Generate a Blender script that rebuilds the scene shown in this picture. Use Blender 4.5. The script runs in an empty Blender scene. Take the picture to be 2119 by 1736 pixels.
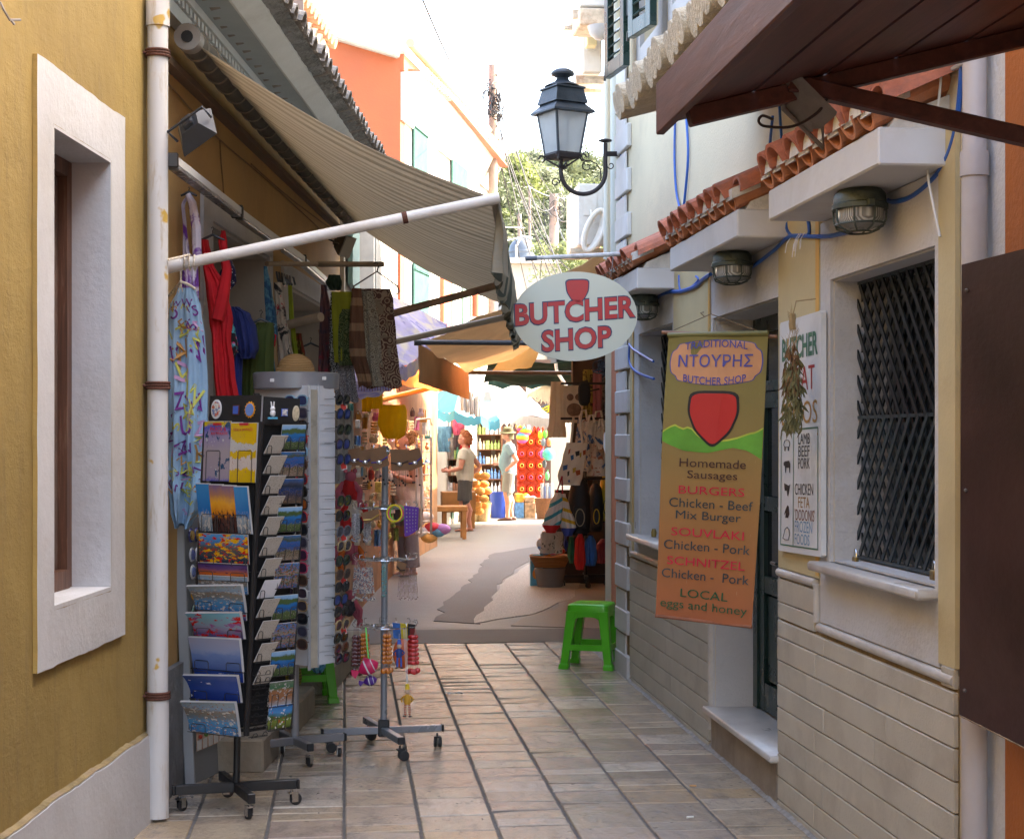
import bpy,bmesh,math,random
from mathutils import Vector,Matrix,noise
R_=random.Random(7)
SC=bpy.context.scene
COL=SC.collection
# ---------------------------------------------------------------- camera, sky, sun, exposure
FPX=3390.4;TH=math.atan(347.5/FPX);EYE=1.55
_S,_C=math.sin(TH),math.cos(TH)
cam=bpy.data.cameras.new('camera');camo=bpy.data.objects.new('camera',cam);COL.objects.link(camo)
cam.sensor_width=36.0;cam.lens=36.0*FPX/2119.0
camo.location=(0,0,EYE);camo.rotation_euler=(math.pi/2,0,-TH)
cam.shift_y=(907.7-868.0)/2119.0
cam.clip_start=.1;cam.clip_end=900
SC.camera=camo
world=bpy.data.worlds.new('World');SC.world=world;world.use_nodes=True
SUN_EL,SUN_AZ=math.radians(46),math.radians(84) # azimuth clockwise from +Y
wn=world.node_tree.nodes;wl=world.node_tree.links;wn.clear()
sky=wn.new('ShaderNodeTexSky');sky.sky_type='NISHITA';sky.sun_disc=False
sky.sun_elevation=SUN_EL;sky.sun_rotation=SUN_AZ
sky.air_density=1.0;sky.dust_density=5.0;sky.ozone_density=1.2
bg=wn.new('ShaderNodeBackground');bg.inputs['Strength'].default_value=.15
wo=wn.new('ShaderNodeOutputWorld')
wl.new(sky.outputs[0],bg.inputs[0]);wl.new(bg.outputs[0],wo.inputs[0])
sun=bpy.data.lights.new('sun','SUN');suno=bpy.data.objects.new('sun',sun);COL.objects.link(suno)
sun.energy=2.0;sun.angle=math.radians(.53);sun.color=(1,.93,.82)
sd=Vector((math.sin(SUN_AZ)*math.cos(SUN_EL),math.cos(SUN_AZ)*math.cos(SUN_EL),math.sin(SUN_EL)))
suno.rotation_euler=sd.to_track_quat('Z','Y').to_euler();suno.location=(5,5,20)
SC.view_settings.view_transform='Standard';SC.view_settings.look='None'
SC.view_settings.exposure=3.6;SC.view_settings.gamma=1;SC.view_settings.use_curve_mapping=False
SC.view_settings.use_white_balance=True;SC.view_settings.white_balance_temperature=7100
SC.render.engine='CYCLES'
SC.cycles.use_denoising=True;SC.cycles.max_bounces=10;SC.cycles.diffuse_bounces=6
SC.cycles.transparent_max_bounces=12;SC.cycles.sample_clamp_indirect=8
# ---------------------------------------------------------------- measuring: photo directions meeting real planes
def ray(x,y):
 a=(x-1059.5)/FPX;b=(907.7-y)/FPX
 X=_S+a*_C;Y=_C-a*_S
 return X/Y,b/Y
def W(x,y,Y): # point at street distance Y
 dx,dz=ray(x,y);return Vector((dx*Y,Y,EYE+dz*Y))
def G(x,y,z=0.0): # point at height z
 dx,dz=ray(x,y);Y=(z-EYE)/dz;return Vector((dx*Y,Y,z))
def RW(x,y,X=1.84): # point on a plane X = const
 dx,dz=ray(x,y);Y=X/dx;return Vector((X,Y,EYE+dz*Y))
def k(ox,oy,cx,cy,s=2.48):return((ox+cx/s)/1.1798,(oy+cy/s)/1.1798)
def PX(Y):return Y/FPX # metres per picture unit at distance Y
class Frame: # a wall line: s runs along Y, o outwards, z up
 def __init__(f,x0,y0,slope,side):
  f.x0,f.y0,f.m,f.side=x0,y0,slope,side
  L=math.hypot(1,slope);f.n=(side*1/L,-side*slope/L);f.u=(slope/L,1/L)
 def p(f,Y,o,z):return Vector((f.x0+f.m*(Y-f.y0)+o*f.n[0],Y+o*f.n[1],z))
 def hit(f,x,y,o=0.0):
  dx,dz=ray(x,y);x0=f.x0+o*f.n[0];y0=f.y0+o*f.n[1]
  Y=(x0-f.m*y0)/(dx-f.m);return Vector((dx*Y,Y,EYE+dz*Y))
LW=Frame(-.795,6.84,.1285,1) # left shop wall, faces right
RWF=Frame(1.84,0,0,-1) # butcher wall, faces left
# ---------------------------------------------------------------- mesh building
class B:
 def __init__(s):s.v=[];s.f=[];s.mi=[];s.m=0;s.uv={}
 def add(s,vs,fs):
  n=len(s.v);s.v+=[Vector(v)for v in vs]
  for f in fs:s.f.append(tuple(i+n for i in f));s.mi.append(s.m)
  return n
 def hexa(s,P): # 8 points: bottom 4 then top 4, same turn
  s.add(P,[(3,2,1,0),(4,5,6,7),(0,1,5,4),(1,2,6,5),(2,3,7,6),(3,0,4,7)])
 def box(s,a,b):
  (x0,y0,z0),(x1,y1,z1)=a,b
  s.hexa([(x0,y0,z0),(x1,y0,z0),(x1,y1,z0),(x0,y1,z0),(x0,y0,z1),(x1,y0,z1),(x1,y1,z1),(x0,y1,z1)])
 def slab(s,fr,Y0,Y1,o0,o1,z0,z1):
  s.hexa([fr.p(Y0,o0,z0),fr.p(Y1,o0,z0),fr.p(Y1,o1,z0),fr.p(Y0,o1,z0),fr.p(Y0,o0,z1),fr.p(Y1,o0,z1),fr.p(Y1,o1,z1),fr.p(Y0,o1,z1)])
 def obox(s,c,ax,ay,az,c0=0.0): # centre and three half axis vectors, optional chamfer share of the shortest
  c,ax,ay,az=map(Vector,(c,ax,ay,az))
  if c0<=0:
   s.hexa([c-ax-ay-az,c+ax-ay-az,c+ax+ay-az,c-ax+ay-az,c-ax-ay+az,c+ax-ay+az,c+ax+ay+az,c-ax+ay+az]);return
  A=[ax,ay,az];L=[max(a.length,1e-6)for a in A];U=[A[i]/L[i]for i in range(3)]
  h=min(c0,.45*min(L));idx={};vs=[]
  for sx in(-1,1):
   for sy in(-1,1):
    for sz in(-1,1):
     sg=(sx,sy,sz)
     for kx in range(3):
      p=c.copy()
      for i in range(3):p+=U[i]*sg[i]*(L[i]if i==kx else L[i]-h)
      idx[(sx,sy,sz,kx)]=len(vs);vs.append(p)
  fs=[]
  for kx in range(3):
   i,j=[q for q in range(3)if q!=kx]
   for sg in(-1,1):
    q=[]
    for a_,b_ in((-1,-1),(1,-1),(1,1),(-1,1)):
     t=[0,0,0];t[kx]=sg;t[i]=a_;t[j]=b_;q.append(idx[(*t,kx)])
    fs.append(tuple(q))
  for kx in range(3):
   i,j=[q for q in range(3)if q!=kx]
   for a_ in(-1,1):
    for b_ in(-1,1):
     t=[0,0,0];t[i]=a_;t[j]=b_;t1=t[:];t1[kx]=-1;t2=t[:];t2[kx]=1
     fs.append((idx[(*t1,i)],idx[(*t2,i)],idx[(*t2,j)],idx[(*t1,j)]))
  for sx in(-1,1):
   for sy in(-1,1):
    for sz in(-1,1):fs.append(tuple(idx[(sx,sy,sz,q)]for q in range(3)))
  s.add(vs,fs)
 def cbox(s,a,b,c=.004):
  a,b=Vector(a),Vector(b);h=(b-a)/2
  s.obox((a+b)/2,(h.x,0,0),(0,h.y,0),(0,0,h.z),c)
 def beam(s,a,b,w,h,up=(0,0,1),c=0.0):
  a,b=Vector(a),Vector(b);d=b-a;t=d.normalized();up=Vector(up)
  r=t.cross(up);r=r.normalized()if r.length>1e-5 else Vector((1,0,0));u2=r.cross(t)
  s.obox((a+b)/2,r*w/2,d/2,u2*h/2,c)
 def tube(s,pts,r,n=8,cap=True,closed=False):
  pts=[Vector(p)for p in pts];N=len(pts)
  rr=r if isinstance(r,(list,tuple))else[r]*N
  base=len(s.v);up=None
  for i,p in enumerate(pts):
   t=(pts[(i+1)%N if closed else min(i+1,N-1)]-pts[(i-1)%N if closed else max(i-1,0)])
   t=t.normalized()if t.length>1e-9 else Vector((0,0,1))
   if up is None:up=t.orthogonal().normalized()
   up=(up-t*up.dot(t));up=up.normalized()if up.length>1e-6 else t.orthogonal().normalized()
   w=t.cross(up)
   for j in range(n):
    a=2*math.pi*j/n;s.v.append(p+up*math.cos(a)*rr[i]+w*math.sin(a)*rr[i])
  for i in range(N if closed else N-1):
   for j in range(n):
    a0=base+i*n;b0=base+((i+1)%N)*n
    s.f.append((a0+j,a0+(j+1)%n,b0+(j+1)%n,b0+j));s.mi.append(s.m)
  if cap and not closed:
   s.f.append(tuple(base+j for j in range(n-1,-1,-1)));s.mi.append(s.m)
   s.f.append(tuple(base+(N-1)*n+j for j in range(n)));s.mi.append(s.m)
 def loft(s,rings,cap=True,closed=True):
  base=len(s.v);n=len(rings[0])
  for r in rings:s.v+=[Vector(p)for p in r]
  for i in range(len(rings)-1):
   for j in range(n if closed else n-1):
    s.f.append((base+i*n+j,base+i*n+(j+1)%n,base+(i+1)*n+(j+1)%n,base+(i+1)*n+j));s.mi.append(s.m)
  if cap and closed:
   s.f.append(tuple(base+j for j in range(n-1,-1,-1)));s.mi.append(s.m)
   s.f.append(tuple(base+(len(rings)-1)*n+j for j in range(n)));s.mi.append(s.m)
 def lathe(s,c,prof,n=16,axis='z',sx=1.0,sy=1.0):
  c=Vector(c);rings=[]
  for r,h in prof:
   q=[]
   for j in range(n):
    a=2*math.pi*j/n;x,y=r*math.cos(a)*sx,r*math.sin(a)*sy
    q.append(c+(Vector((x,y,h))if axis=='z' else Vector((x,h,y))if axis=='y' else Vector((h,x,y))))
   rings.append(q)
  s.loft(rings)
 def ball(s,c,r,n=10,m=6,sc=(1,1,1)):
  c=Vector(c);rings=[]
  for i in range(m+1):
   t=math.pi*i/m;z=-math.cos(t)*r;q=max(math.sin(t),.02)*r
   rings.append([c+Vector((q*math.cos(2*math.pi*j/n)*sc[0],q*math.sin(2*math.pi*j/n)*sc[1],z*sc[2]))for j in range(n)])
  s.loft(rings)
 def prism(s,pts,d): # outline of 3-D points, pushed by vector d
  d=Vector(d);n=len(pts);a=[Vector(p)for p in pts]
  s.add(a+[p+d for p in a],[tuple(range(n-1,-1,-1)),tuple(range(n,2*n))]+[(i,(i+1)%n,n+(i+1)%n,n+i)for i in range(n)])
 def grid(s,fn,nu,nv,uv=None):
  base=len(s.v)
  for i in range(nu+1):
   for j in range(nv+1):s.v.append(Vector(fn(i/nu,j/nv)))
  for i in range(nu):
   for j in range(nv):
    a=base+i*(nv+1)+j;s.f.append((a,a+nv+1,a+nv+2,a+1));s.mi.append(s.m)
    if uv is not None:
     s.uv[len(s.f)-1]=[(i/nu,j/nv),((i+1)/nu,j/nv),((i+1)/nu,(j+1)/nv),(i/nu,(j+1)/nv)]
 def sheet(s,fn,nu,nv,t=.002,uv=None): # thin but solid sheet
  base=len(s.v);P=[[Vector(fn(i/nu,j/nv))for j in range(nv+1)]for i in range(nu+1)]
  N=[]
  for i in range(nu+1):
   for j in range(nv+1):
    a=P[min(i+1,nu)][j]-P[max(i-1,0)][j];b=P[i][min(j+1,nv)]-P[i][max(j-1,0)]
    n_=a.cross(b);N.append(n_.normalized()if n_.length>1e-9 else Vector((0,0,1)))
  q=0
  for i in range(nu+1):
   for j in range(nv+1):s.v.append(P[i][j]+N[q]*t/2);q+=1
  q=0
  for i in range(nu+1):
   for j in range(nv+1):s.v.append(P[i][j]-N[q]*t/2);q+=1
  M=(nu+1)*(nv+1)
  for i in range(nu):
   for j in range(nv):
    a=base+i*(nv+1)+j
    s.f.append((a,a+nv+1,a+nv+2,a+1));s.mi.append(s.m)
    if uv is not None:s.uv[len(s.f)-1]=[(i/nu,j/nv),((i+1)/nu,j/nv),((i+1)/nu,(j+1)/nv),(i/nu,(j+1)/nv)]
    s.f.append((a+M+1,a+M+nv+2,a+M+nv+1,a+M));s.mi.append(s.m)
    if uv is not None:s.uv[len(s.f)-1]=[(i/nu,(j+1)/nv),((i+1)/nu,(j+1)/nv),((i+1)/nu,j/nv),(i/nu,j/nv)]
  ed=[(i*(nv+1),(i+1)*(nv+1))for i in range(nu)]+[((i+1)*(nv+1)+nv,i*(nv+1)+nv)for i in range(nu)]
  ed+=[(j+1,j)for j in range(nv)]+[(nu*(nv+1)+j,nu*(nv+1)+j+1)for j in range(nv)]
  for a,b in ed:s.f.append((base+b,base+a,base+a+M,base+b+M));s.mi.append(s.m)
 def mesh(s,name,mats,off,smooth):
  me=bpy.data.meshes.new(name)
  me.from_pydata([tuple(v-off)for v in s.v],[],s.f)
  for m in(mats if isinstance(mats,(list,tuple))else[mats]):me.materials.append(m)
  if any(s.mi):me.polygons.foreach_set('material_index',s.mi)
  if s.uv:
   ul=me.uv_layers.new(name='UVMap')
   for p in me.polygons:
    if p.index in s.uv:
     for q,li in enumerate(p.loop_indices):ul.data[li].uv=s.uv[p.index][q]
  if smooth:me.polygons.foreach_set('use_smooth',[True]*len(me.polygons))
  me.update();return me
 def build(s,name,mats,parent=None,smooth=False,origin=None,angle=None):
  if origin is None:
   xs=[v.x for v in s.v];ys=[v.y for v in s.v];zs=[v.z for v in s.v]
   origin=Vector(((min(xs)+max(xs))/2,(min(ys)+max(ys))/2,min(zs)))
  origin=Vector(origin)
  me=s.mesh(name,mats,origin,smooth)
  if smooth:
   try:me.set_sharp_from_angle(angle=math.radians(angle or 40))
   except Exception:pass
  o=bpy.data.objects.new(name,me);COL.objects.link(o);o['_w']=tuple(origin)
  if parent is not None:
   o.parent=parent;o.location=origin-Vector(parent['_w'])
  else:o.location=origin
  return o
ALL=[]
def tag(o,label=None,cat=None,group=None,kind=None):
 if label:o['label']=label
 if cat:o['category']=cat
 if group:o['group']=group
 if kind:o['kind']=kind
 return o
def thing(name,label,cat,loc,group=None):
 o=bpy.data.objects.new(name,None);COL.objects.link(o);o.location=loc;o['_w']=tuple(loc);o.empty_display_size=.1
 return tag(o,label,cat,group)
def part_at(name,parent,loc):
 o=bpy.data.objects.new(name,None);COL.objects.link(o);o['_w']=tuple(loc);o.parent=parent;o.location=Vector(loc)-Vector(parent['_w']);return o
def kids(o):return[c for c in KIDS.get(o.name,[])]
def dup(o,parent=None,loc=None,rz=None,label=None,ovr=None,ch=None):
 c=o.copy();COL.objects.link(c)
 if parent is not None:c.parent=parent
 if loc is not None:c.location=loc
 if rz is not None:c.rotation_euler=(0,0,rz)
 if label:c['label']=label
 for q in list(o.children):dup(q,c)
 return c
def place(me,name,parent,loc,rot=None,scale=None): # share mesh data between alike pieces
 o=bpy.data.objects.new(name,me);COL.objects.link(o);o['_w']=tuple(loc)
 o.location=Vector(loc)-(Vector(parent['_w'])if parent is not None else Vector())
 if parent is not None:o.parent=parent
 if rot:o.rotation_euler=rot
 if scale:o.scale=scale
 return o
# ---------------------------------------------------------------- materials
def lin(h):
 h=h.lstrip('#');r=[]
 for i in(0,2,4):
  v=int(h[i:i+2],16)/255;r.append(v/12.92 if v<=.04045 else((v+.055)/1.055)**2.4)
 return r
def col(c):return tuple(lin(c)if isinstance(c,str)else c)+(1,)
MC={}
class NT:
 def __init__(s,name):
  s.m=bpy.data.materials.new(name);s.m.use_nodes=True;t=s.m.node_tree;s.t=t;s.n=t.nodes;s.l=t.links
  s.p=s.n['Principled BSDF'];s.out=s.n['Material Output']
 def new(s,ty,**kw):
  o=s.n.new(ty)
  for a,b in kw.items():
   if a.startswith('i_'):o.inputs[a[2:].replace('_',' ')].default_value=b
   else:setattr(o,a,b)
  return o
 def link(s,a,b):s.l.new(a,b)
 def pos(s,mode='pos',scale=(1,1,1),rnd=False):
  if mode=='pos':o=s.new('ShaderNodeNewGeometry').outputs['Position']
  elif mode=='uv':o=s.new('ShaderNodeTexCoord').outputs['UV']
  else:o=s.new('ShaderNodeTexCoord').outputs['Object']
  if rnd:
   oi=s.new('ShaderNodeObjectInfo');ad=s.new('ShaderNodeVectorMath',operation='ADD')
   mu=s.new('ShaderNodeVectorMath',operation='SCALE');s.link(oi.outputs['Random'],mu.inputs['Scale'])
   mu.inputs[0].default_value=(37,17,53);s.link(o,ad.inputs[0]);s.link(mu.outputs[0],ad.inputs[1]);o=ad.outputs[0]
  if scale!=(1,1,1):
   mp=s.new('ShaderNodeMapping');mp.inputs['Scale'].default_value=scale;s.link(o,mp.inputs[0]);o=mp.outputs[0]
  return o
 def noise(s,vec,scale,detail=4,rough=.55,dist=0):
  o=s.new('ShaderNodeTexNoise');o.inputs['Scale'].default_value=scale;o.inputs['Detail'].default_value=detail
  o.inputs['Roughness'].default_value=rough;o.inputs['Distortion'].default_value=dist
  if vec is not None:s.link(vec,o.inputs['Vector'])
  return o.outputs['Fac']
 def ramp(s,fac,stops,interp='LINEAR'):
  o=s.new('ShaderNodeValToRGB');cr=o.color_ramp;cr.interpolation=interp
  while len(cr.elements)<len(stops):cr.elements.new(.5)
  for e,(p,c)in zip(cr.elements,stops):e.position=p;e.color=col(c)
  s.link(fac,o.inputs[0]);return o.outputs[0]
 def mix(s,fac,a,b,blend='MIX'):
  o=s.new('ShaderNodeMix',data_type='RGBA',blend_type=blend)
  for sock,v in((o.inputs[0],fac),(o.inputs[6],a),(o.inputs[7],b)):
   if isinstance(v,(int,float)):sock.default_value=v
   elif isinstance(v,(str,tuple,list)):sock.default_value=col(v)
   else:s.link(v,sock)
  return o.outputs[2]
 def math(s,op,a,b=0.0,clamp=False):
  o=s.new('ShaderNodeMath',operation=op,use_clamp=clamp)
  for i,v in((0,a),(1,b)):
   if isinstance(v,(int,float)):o.inputs[i].default_value=v
   else:s.link(v,o.inputs[i])
  return o.outputs[0]
 def bump(s,h,strength=.3,dist=.01,prev=None):
  o=s.new('ShaderNodeBump');o.inputs['Strength'].default_value=strength;o.inputs['Distance'].default_value=dist
  s.link(h,o.inputs['Height'])
  if prev is not None:s.link(prev,o.inputs['Normal'])
  return o.outputs[0]
 def fin(s,base=None,rough=None,normal=None,metal=None,**kw):
  for nm,v in(('Base Color',base),('Roughness',rough),('Normal',normal),('Metallic',metal)):
   if v is None:continue
   if isinstance(v,(int,float)):s.p.inputs[nm].default_value=v
   elif isinstance(v,(str,tuple,list)):s.p.inputs[nm].default_value=col(v)
   else:s.link(v,s.p.inputs[nm])
  for a,b in kw.items():s.p.inputs[a.replace('_',' ')].default_value=b
  return s.m
def M(name,c,rough=.6,var=.12,vs=6,bump=0.0,bs=60,metal=0.0,coords='pos',rnd=False,hue=None,spec=None,dirt=None,translucent=0.0,bd=.01):
 if name in MC:return MC[name]
 t=NT(name);P=t.pos(coords,rnd=rnd)
 n1=t.noise(P,vs,5,.6);c4=col(c)[:3]
 dark=tuple(v*(1-var)for v in c4);lite=tuple(min(1,v*(1+var))for v in c4)
 base=t.ramp(n1,[(.3,dark),(.7,lite)])
 if dirt:
  n2=t.noise(P,vs*.45,7,.7,.4);base=t.mix(t.ramp(n2,[(.5,(0,0,0)),(.75,(1,1,1))]),base,dirt)
 nm=t.bump(t.noise(P,bs,6,.6),bump,bd)if bump>0 else None
 rr=t.ramp(n1,[(.3,(max(rough-.06,.02),)*3),(.7,(min(rough+.08,1),)*3)])
 m=t.fin(base,rr,nm,metal)
 if spec is not None:t.p.inputs['Specular IOR Level'].default_value=spec
 if translucent>0:
  tr=t.new('ShaderNodeBsdfTranslucent');t.link(base,tr.inputs[0]);mx=t.new('ShaderNodeMixShader');mx.inputs[0].default_value=translucent
  t.link(t.p.outputs[0],mx.inputs[1]);t.link(tr.outputs[0],mx.inputs[2]);t.link(mx.outputs[0],t.out.inputs[0])
 MC[name]=m;return m
def glassy(name,c=(.02,.025,.03),rough=.06):
 if name in MC:return MC[name]
 t=NT(name);m=t.fin(c,rough);t.p.inputs['IOR'].default_value=1.5;MC[name]=m;return m
def text_polys(s,size=1.0,bold=0.0,spacing=1.0):
 cu=bpy.data.curves.new('lettering','FONT');cu.body=s;cu.size=size;cu.offset=bold;cu.resolution_u=3
 cu.align_x='CENTER';cu.align_y='CENTER';cu.space_character=spacing
 o=bpy.data.objects.new('lettering',cu);COL.objects.link(o)
 bpy.context.view_layer.update()
 me=bpy.data.meshes.new_from_object(o);V=[v.co.copy()for v in me.vertices];Fc=[tuple(p.vertices)for p in me.polygons]
 bpy.data.objects.remove(o);bpy.data.curves.remove(cu);bpy.data.meshes.remove(me)
 return V,Fc
def letters(b,s,fn,w=None,h=None,size=1.0,bold=0.0,spacing=1.0,mirror=False,bend=None):
 """put text into builder b; text is scaled to width w and height h (metres) and mapped by fn(x, y) -> 3-D point"""
 V,Fc=text_polys(s,size,bold,spacing)
 if not V:return
 x0=min(v.x for v in V);x1=max(v.x for v in V);y0=min(v.y for v in V);y1=max(v.y for v in V)
 sy=h/(y1-y0)if h else 1;sx=w/(x1-x0)if w else sy
 if not h:sy=sx
 P=[]
 for v in V:
  x=(v.x-(x0+x1)/2)*sx*(-1 if mirror else 1);y=(v.y-(y0+y1)/2)*sy
  if bend:y+=bend*(1-(2*x/w)**2)if w else 0
  P.append(fn(x,y))
 b.add(P,Fc)
# ================================================================ ground: stone paving in the alley, patched concrete road beyond
def paving_mat():
 t=NT('worn_stone_paving');P=t.pos('pos',rnd=True,scale=(1,1,1));oi=t.new('ShaderNodeObjectInfo')
 base=t.ramp(oi.outputs['Random'],[(0,(.27,.215,.16)),(.16,(.40,.32,.22)),(.33,(.35,.29,.23)),(.5,(.48,.395,.28)),(.66,(.34,.265,.215)),(.8,(.54,.48,.40)),(.92,(.46,.33,.19)),(1,(.38,.335,.285))])
 st=t.pos('pos',rnd=True,scale=(4.2,2.4,4))
 n=t.noise(st,1.6,9,.72,.5)
 base=t.mix(t.math('MULTIPLY',t.ramp(n,[(.35,(0,0,0)),(.7,(1,1,1))]),.45),base,(.40,.31,.19))
 n3=t.noise(t.pos('pos',scale=(3.4,1.8,2)),2.1,9,.75,.3);base=t.mix(t.math('MULTIPLY',t.ramp(n3,[(.48,(0,0,0)),(.66,(1,1,1))]),.55),base,(.17,.14,.125));n5=t.noise(t.pos("pos"),.8,5,.6);base=t.mix(t.math('MULTIPLY',t.ramp(n5,[(.45,(0,0,0)),(.62,(1,1,1))]),.35),base,(.24,.185,.15))
 sp=t.noise(P,26,3,.5);base=t.mix(t.ramp(sp,[(.69,(0,0,0)),(.73,(1,1,1))]),base,(.09,.08,.075))
 b1=t.bump(t.noise(st,4,8,.68,.5),.42,.020);b2=t.bump(t.noise(P,90,4,.6),.14,.004,b1)
 r=t.ramp(t.noise(P,3,5,.6),[(.3,(.10,.10,.10)),(.75,(.27,.27,.27))])
 return t.fin(base,r,b2)
PAV=paving_mat()
grout=M('dark_grout',(.13,.12,.11),.85,.3,30,.3,120)
g=B();g.box((-300,-8,-.5),(300,700,-.036));gr=g.build('ground',M('dusty_ground',(.23,.2,.16),.9,.2,.3))
tag(gr,kind='structure')
g=B();g.box((-2.6,2.5,-.034),(1.95,12.40,-.006));pv=g.build('pavement',grout);tag(pv,kind='structure')
SP=.3033;rp=random.Random(3)
for ci in range(-7,7):
 x0=ci*SP;x1=x0+SP
 if ci==6:x1=1.852
 Y=5.35+rp.random()*.15
 while Y<12.36:
  L=rp.choice([.11,.15,.19,.24,.28,.33])if Y>7.5 else rp.choice([.12,.16,.2,.25,.3,.34])
  Y1=min(Y+L,12.385)
  lwx=LW.x0+LW.m*((Y+Y1)/2-LW.y0)
  if 12.385-Y1<.07:Y1=12.385
  if x1>lwx-.12 and x1>-1.25:
   b=B();g1=.006;g2=.0042+rp.random()*.0015;n=3
   tz=[rp.uniform(-.0035,.0035)for _ in range(4)];cx=(x0+x1)/2;cy=(Y+Y1)/2
   yy=[Y+g2+rp.uniform(-.003,.003),Y1-g2+rp.uniform(-.003,.003)]
   tz[3]+=rp.uniform(-.004,.004);P4=[(x0+g1,yy[0]),(x1-g1,yy[0]+rp.uniform(-.004,.004)),(x1-g1,yy[1]),(x0+g1,yy[1]+rp.uniform(-.004,.004))]
   ins=.0045
   vs=[(x,y,-.03)for x,y in P4]+[(x,y,tz[i]-.004)for i,(x,y)in enumerate(P4)]+[(x+(ins if x<cx else-ins),y+(ins if y<cy else-ins),tz[i])for i,(x,y)in enumerate(P4)]
   fs=[(0,1,5,4),(1,2,6,5),(2,3,7,6),(3,0,4,7),(4,5,9,8),(5,6,10,9),(6,7,11,10),(7,4,8,11),(8,9,10,11)]
   b.add(vs,fs);b.build('paving_stone',PAV,pv)
  Y=Y1
# cement fillet along the right wall and rough strip under left shop wall
b=B()
def fil(i,j):
 Y=4.0+i*8;x=1.80+.04*j;return(x+.006*noise.noise(Vector((Y*9,j,0))),Y,.001+.028*j**1.3+.008*noise.noise(Vector((Y*14,j*2,1))))
b.grid(fil,160,3);b.build('cement_fillet',M('grey_cement',(.30,.28,.255),.85,.3,25,.6,70),pv,smooth=True)
# road
def road_mat():
 t=NT('worn_concrete_road');P=t.pos('pos')
 n=t.noise(P,.9,8,.65,.5);base=t.ramp(n,[(.3,(.15,.135,.115)),(.55,(.205,.185,.16)),(.75,(.25,.23,.20))])
 v=t.noise(P,70,3,.6);base=t.mix(t.math('MULTIPLY',t.ramp(v,[(.45,(0,0,0)),(.7,(1,1,1))]),.4),base,(.2,.18,.16))
 b1=t.bump(t.noise(P,55,5,.7),.5,.012);b2=t.bump(t.noise(P,3.5,5,.6,.8),.35,.03,b1)
 return t.fin(base,t.ramp(n,[(.3,(.42,)*3),(.7,(.62,)*3)]),b2)
b=B();b.box((-8,12.402,-.034),(14,60,-.002));rd=b.build('road',road_mat());tag(rd,kind='structure')
asph=M('dark_asphalt_patch',(.105,.094,.087),.6,.2,5,.5,120)
conc=M('smooth_concrete_patch',(.25,.205,.155),.55,.14,3,.35,60)
peb=M('pebbly_concrete_patch',(.36,.335,.30),.42,.5,60,.9,60,bd=.02)
def patch(name,pts,mat,z,jit=.05):
 out=[]
 n=len(pts)
 for i in range(n):
  a,c=Vector(pts[i]),Vector(pts[(i+1)%n]);m_=max(1,int((c-a).length/.3))
  for q in range(m_):
   p=a.lerp(c,q/m_);e=Vector((noise.noise(p*2.3),noise.noise(p*2.3+Vector((9,0,0))),0))*jit*1.6+Vector((noise.noise(p*9),noise.noise(p*9+Vector((5,0,0))),0))*jit*.15
   out.append(Vector((p.x+e.x,p.y+e.y,z)))
 b=B();nn=len(out);b.add(out+[v-Vector((0,0,.02))for v in out],[tuple(range(nn))]+[(i,nn+i,nn+(i+1)%nn,(i+1)%nn)for i in range(nn)])
 return b.build(name,mat,rd)
def gp(*c):return[tuple(G(x,y))for x,y in c]
patch('asphalt_patch',[(-1.6,12.41,0),(2.6,12.41,0),(2.6,13.3,0),(1.3,13.25,0),(-1.6,13.5,0)],asph,.002,.03)
patch('asphalt_patch',gp((900,1285),(985,1290),(1010,1250),(1030,1210),(1085,1165),(1160,1130),(1120,1128),(1010,1148),(975,1200),(920,1245)),asph,.003,.05)
patch('pebble_patch',gp((975,1290),(1100,1272),(1180,1240),(1210,1190),(1225,1140),(1200,1122),(1120,1150),(1040,1205),(1010,1250)),peb,.005,.04)
patch('concrete_patch',gp((1060,1295),(1270,1300),(1270,1225),(1195,1215),(1150,1262),(1090,1275)),conc,.004,.04)
# cigarette ends and a scrap of foil lying on the stones
cb=M('cigarette_paper',(.8,.78,.72),.8,.05);ct=M('cigarette_filter',(.55,.3,.12),.8,.1)
for i,(p,a,lb)in enumerate([(G(1421,1695),.2,'white cigarette end lying on the stone nearest the bottom of the photo'),(G(1427,1629),-.2,'cigarette end with brown filter lying on a dark grout line')]):
 d=Vector((math.cos(a),math.sin(a),0))*.03
 th=thing('cigarette_end',lb,'cigarette end',p+Vector((0,0,.004)),'cigarette ends dropped on the paving')
 b=B();b.tube([p+Vector((0,0,.009)),p+d+Vector((0,0,.009))],.0042,7);b.build('paper',cb if i==0 else ct,th)
p=G(1108,1698/1.0-3*0)if False else G(*k(800,1348,765,862));b=B()
b.sheet(lambda i,j:p+Vector(((i-.5)*.11,(j-.5)*.035,.012+.012*noise.noise(Vector((i*6,j*3,0))))),12,4,.001)
tag(b.build('foil_scrap',M('clear_plastic_scrap',(.6,.6,.58),.2,.2)),'crumpled clear plastic scrap lying on the paving between two joints','litter')
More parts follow.
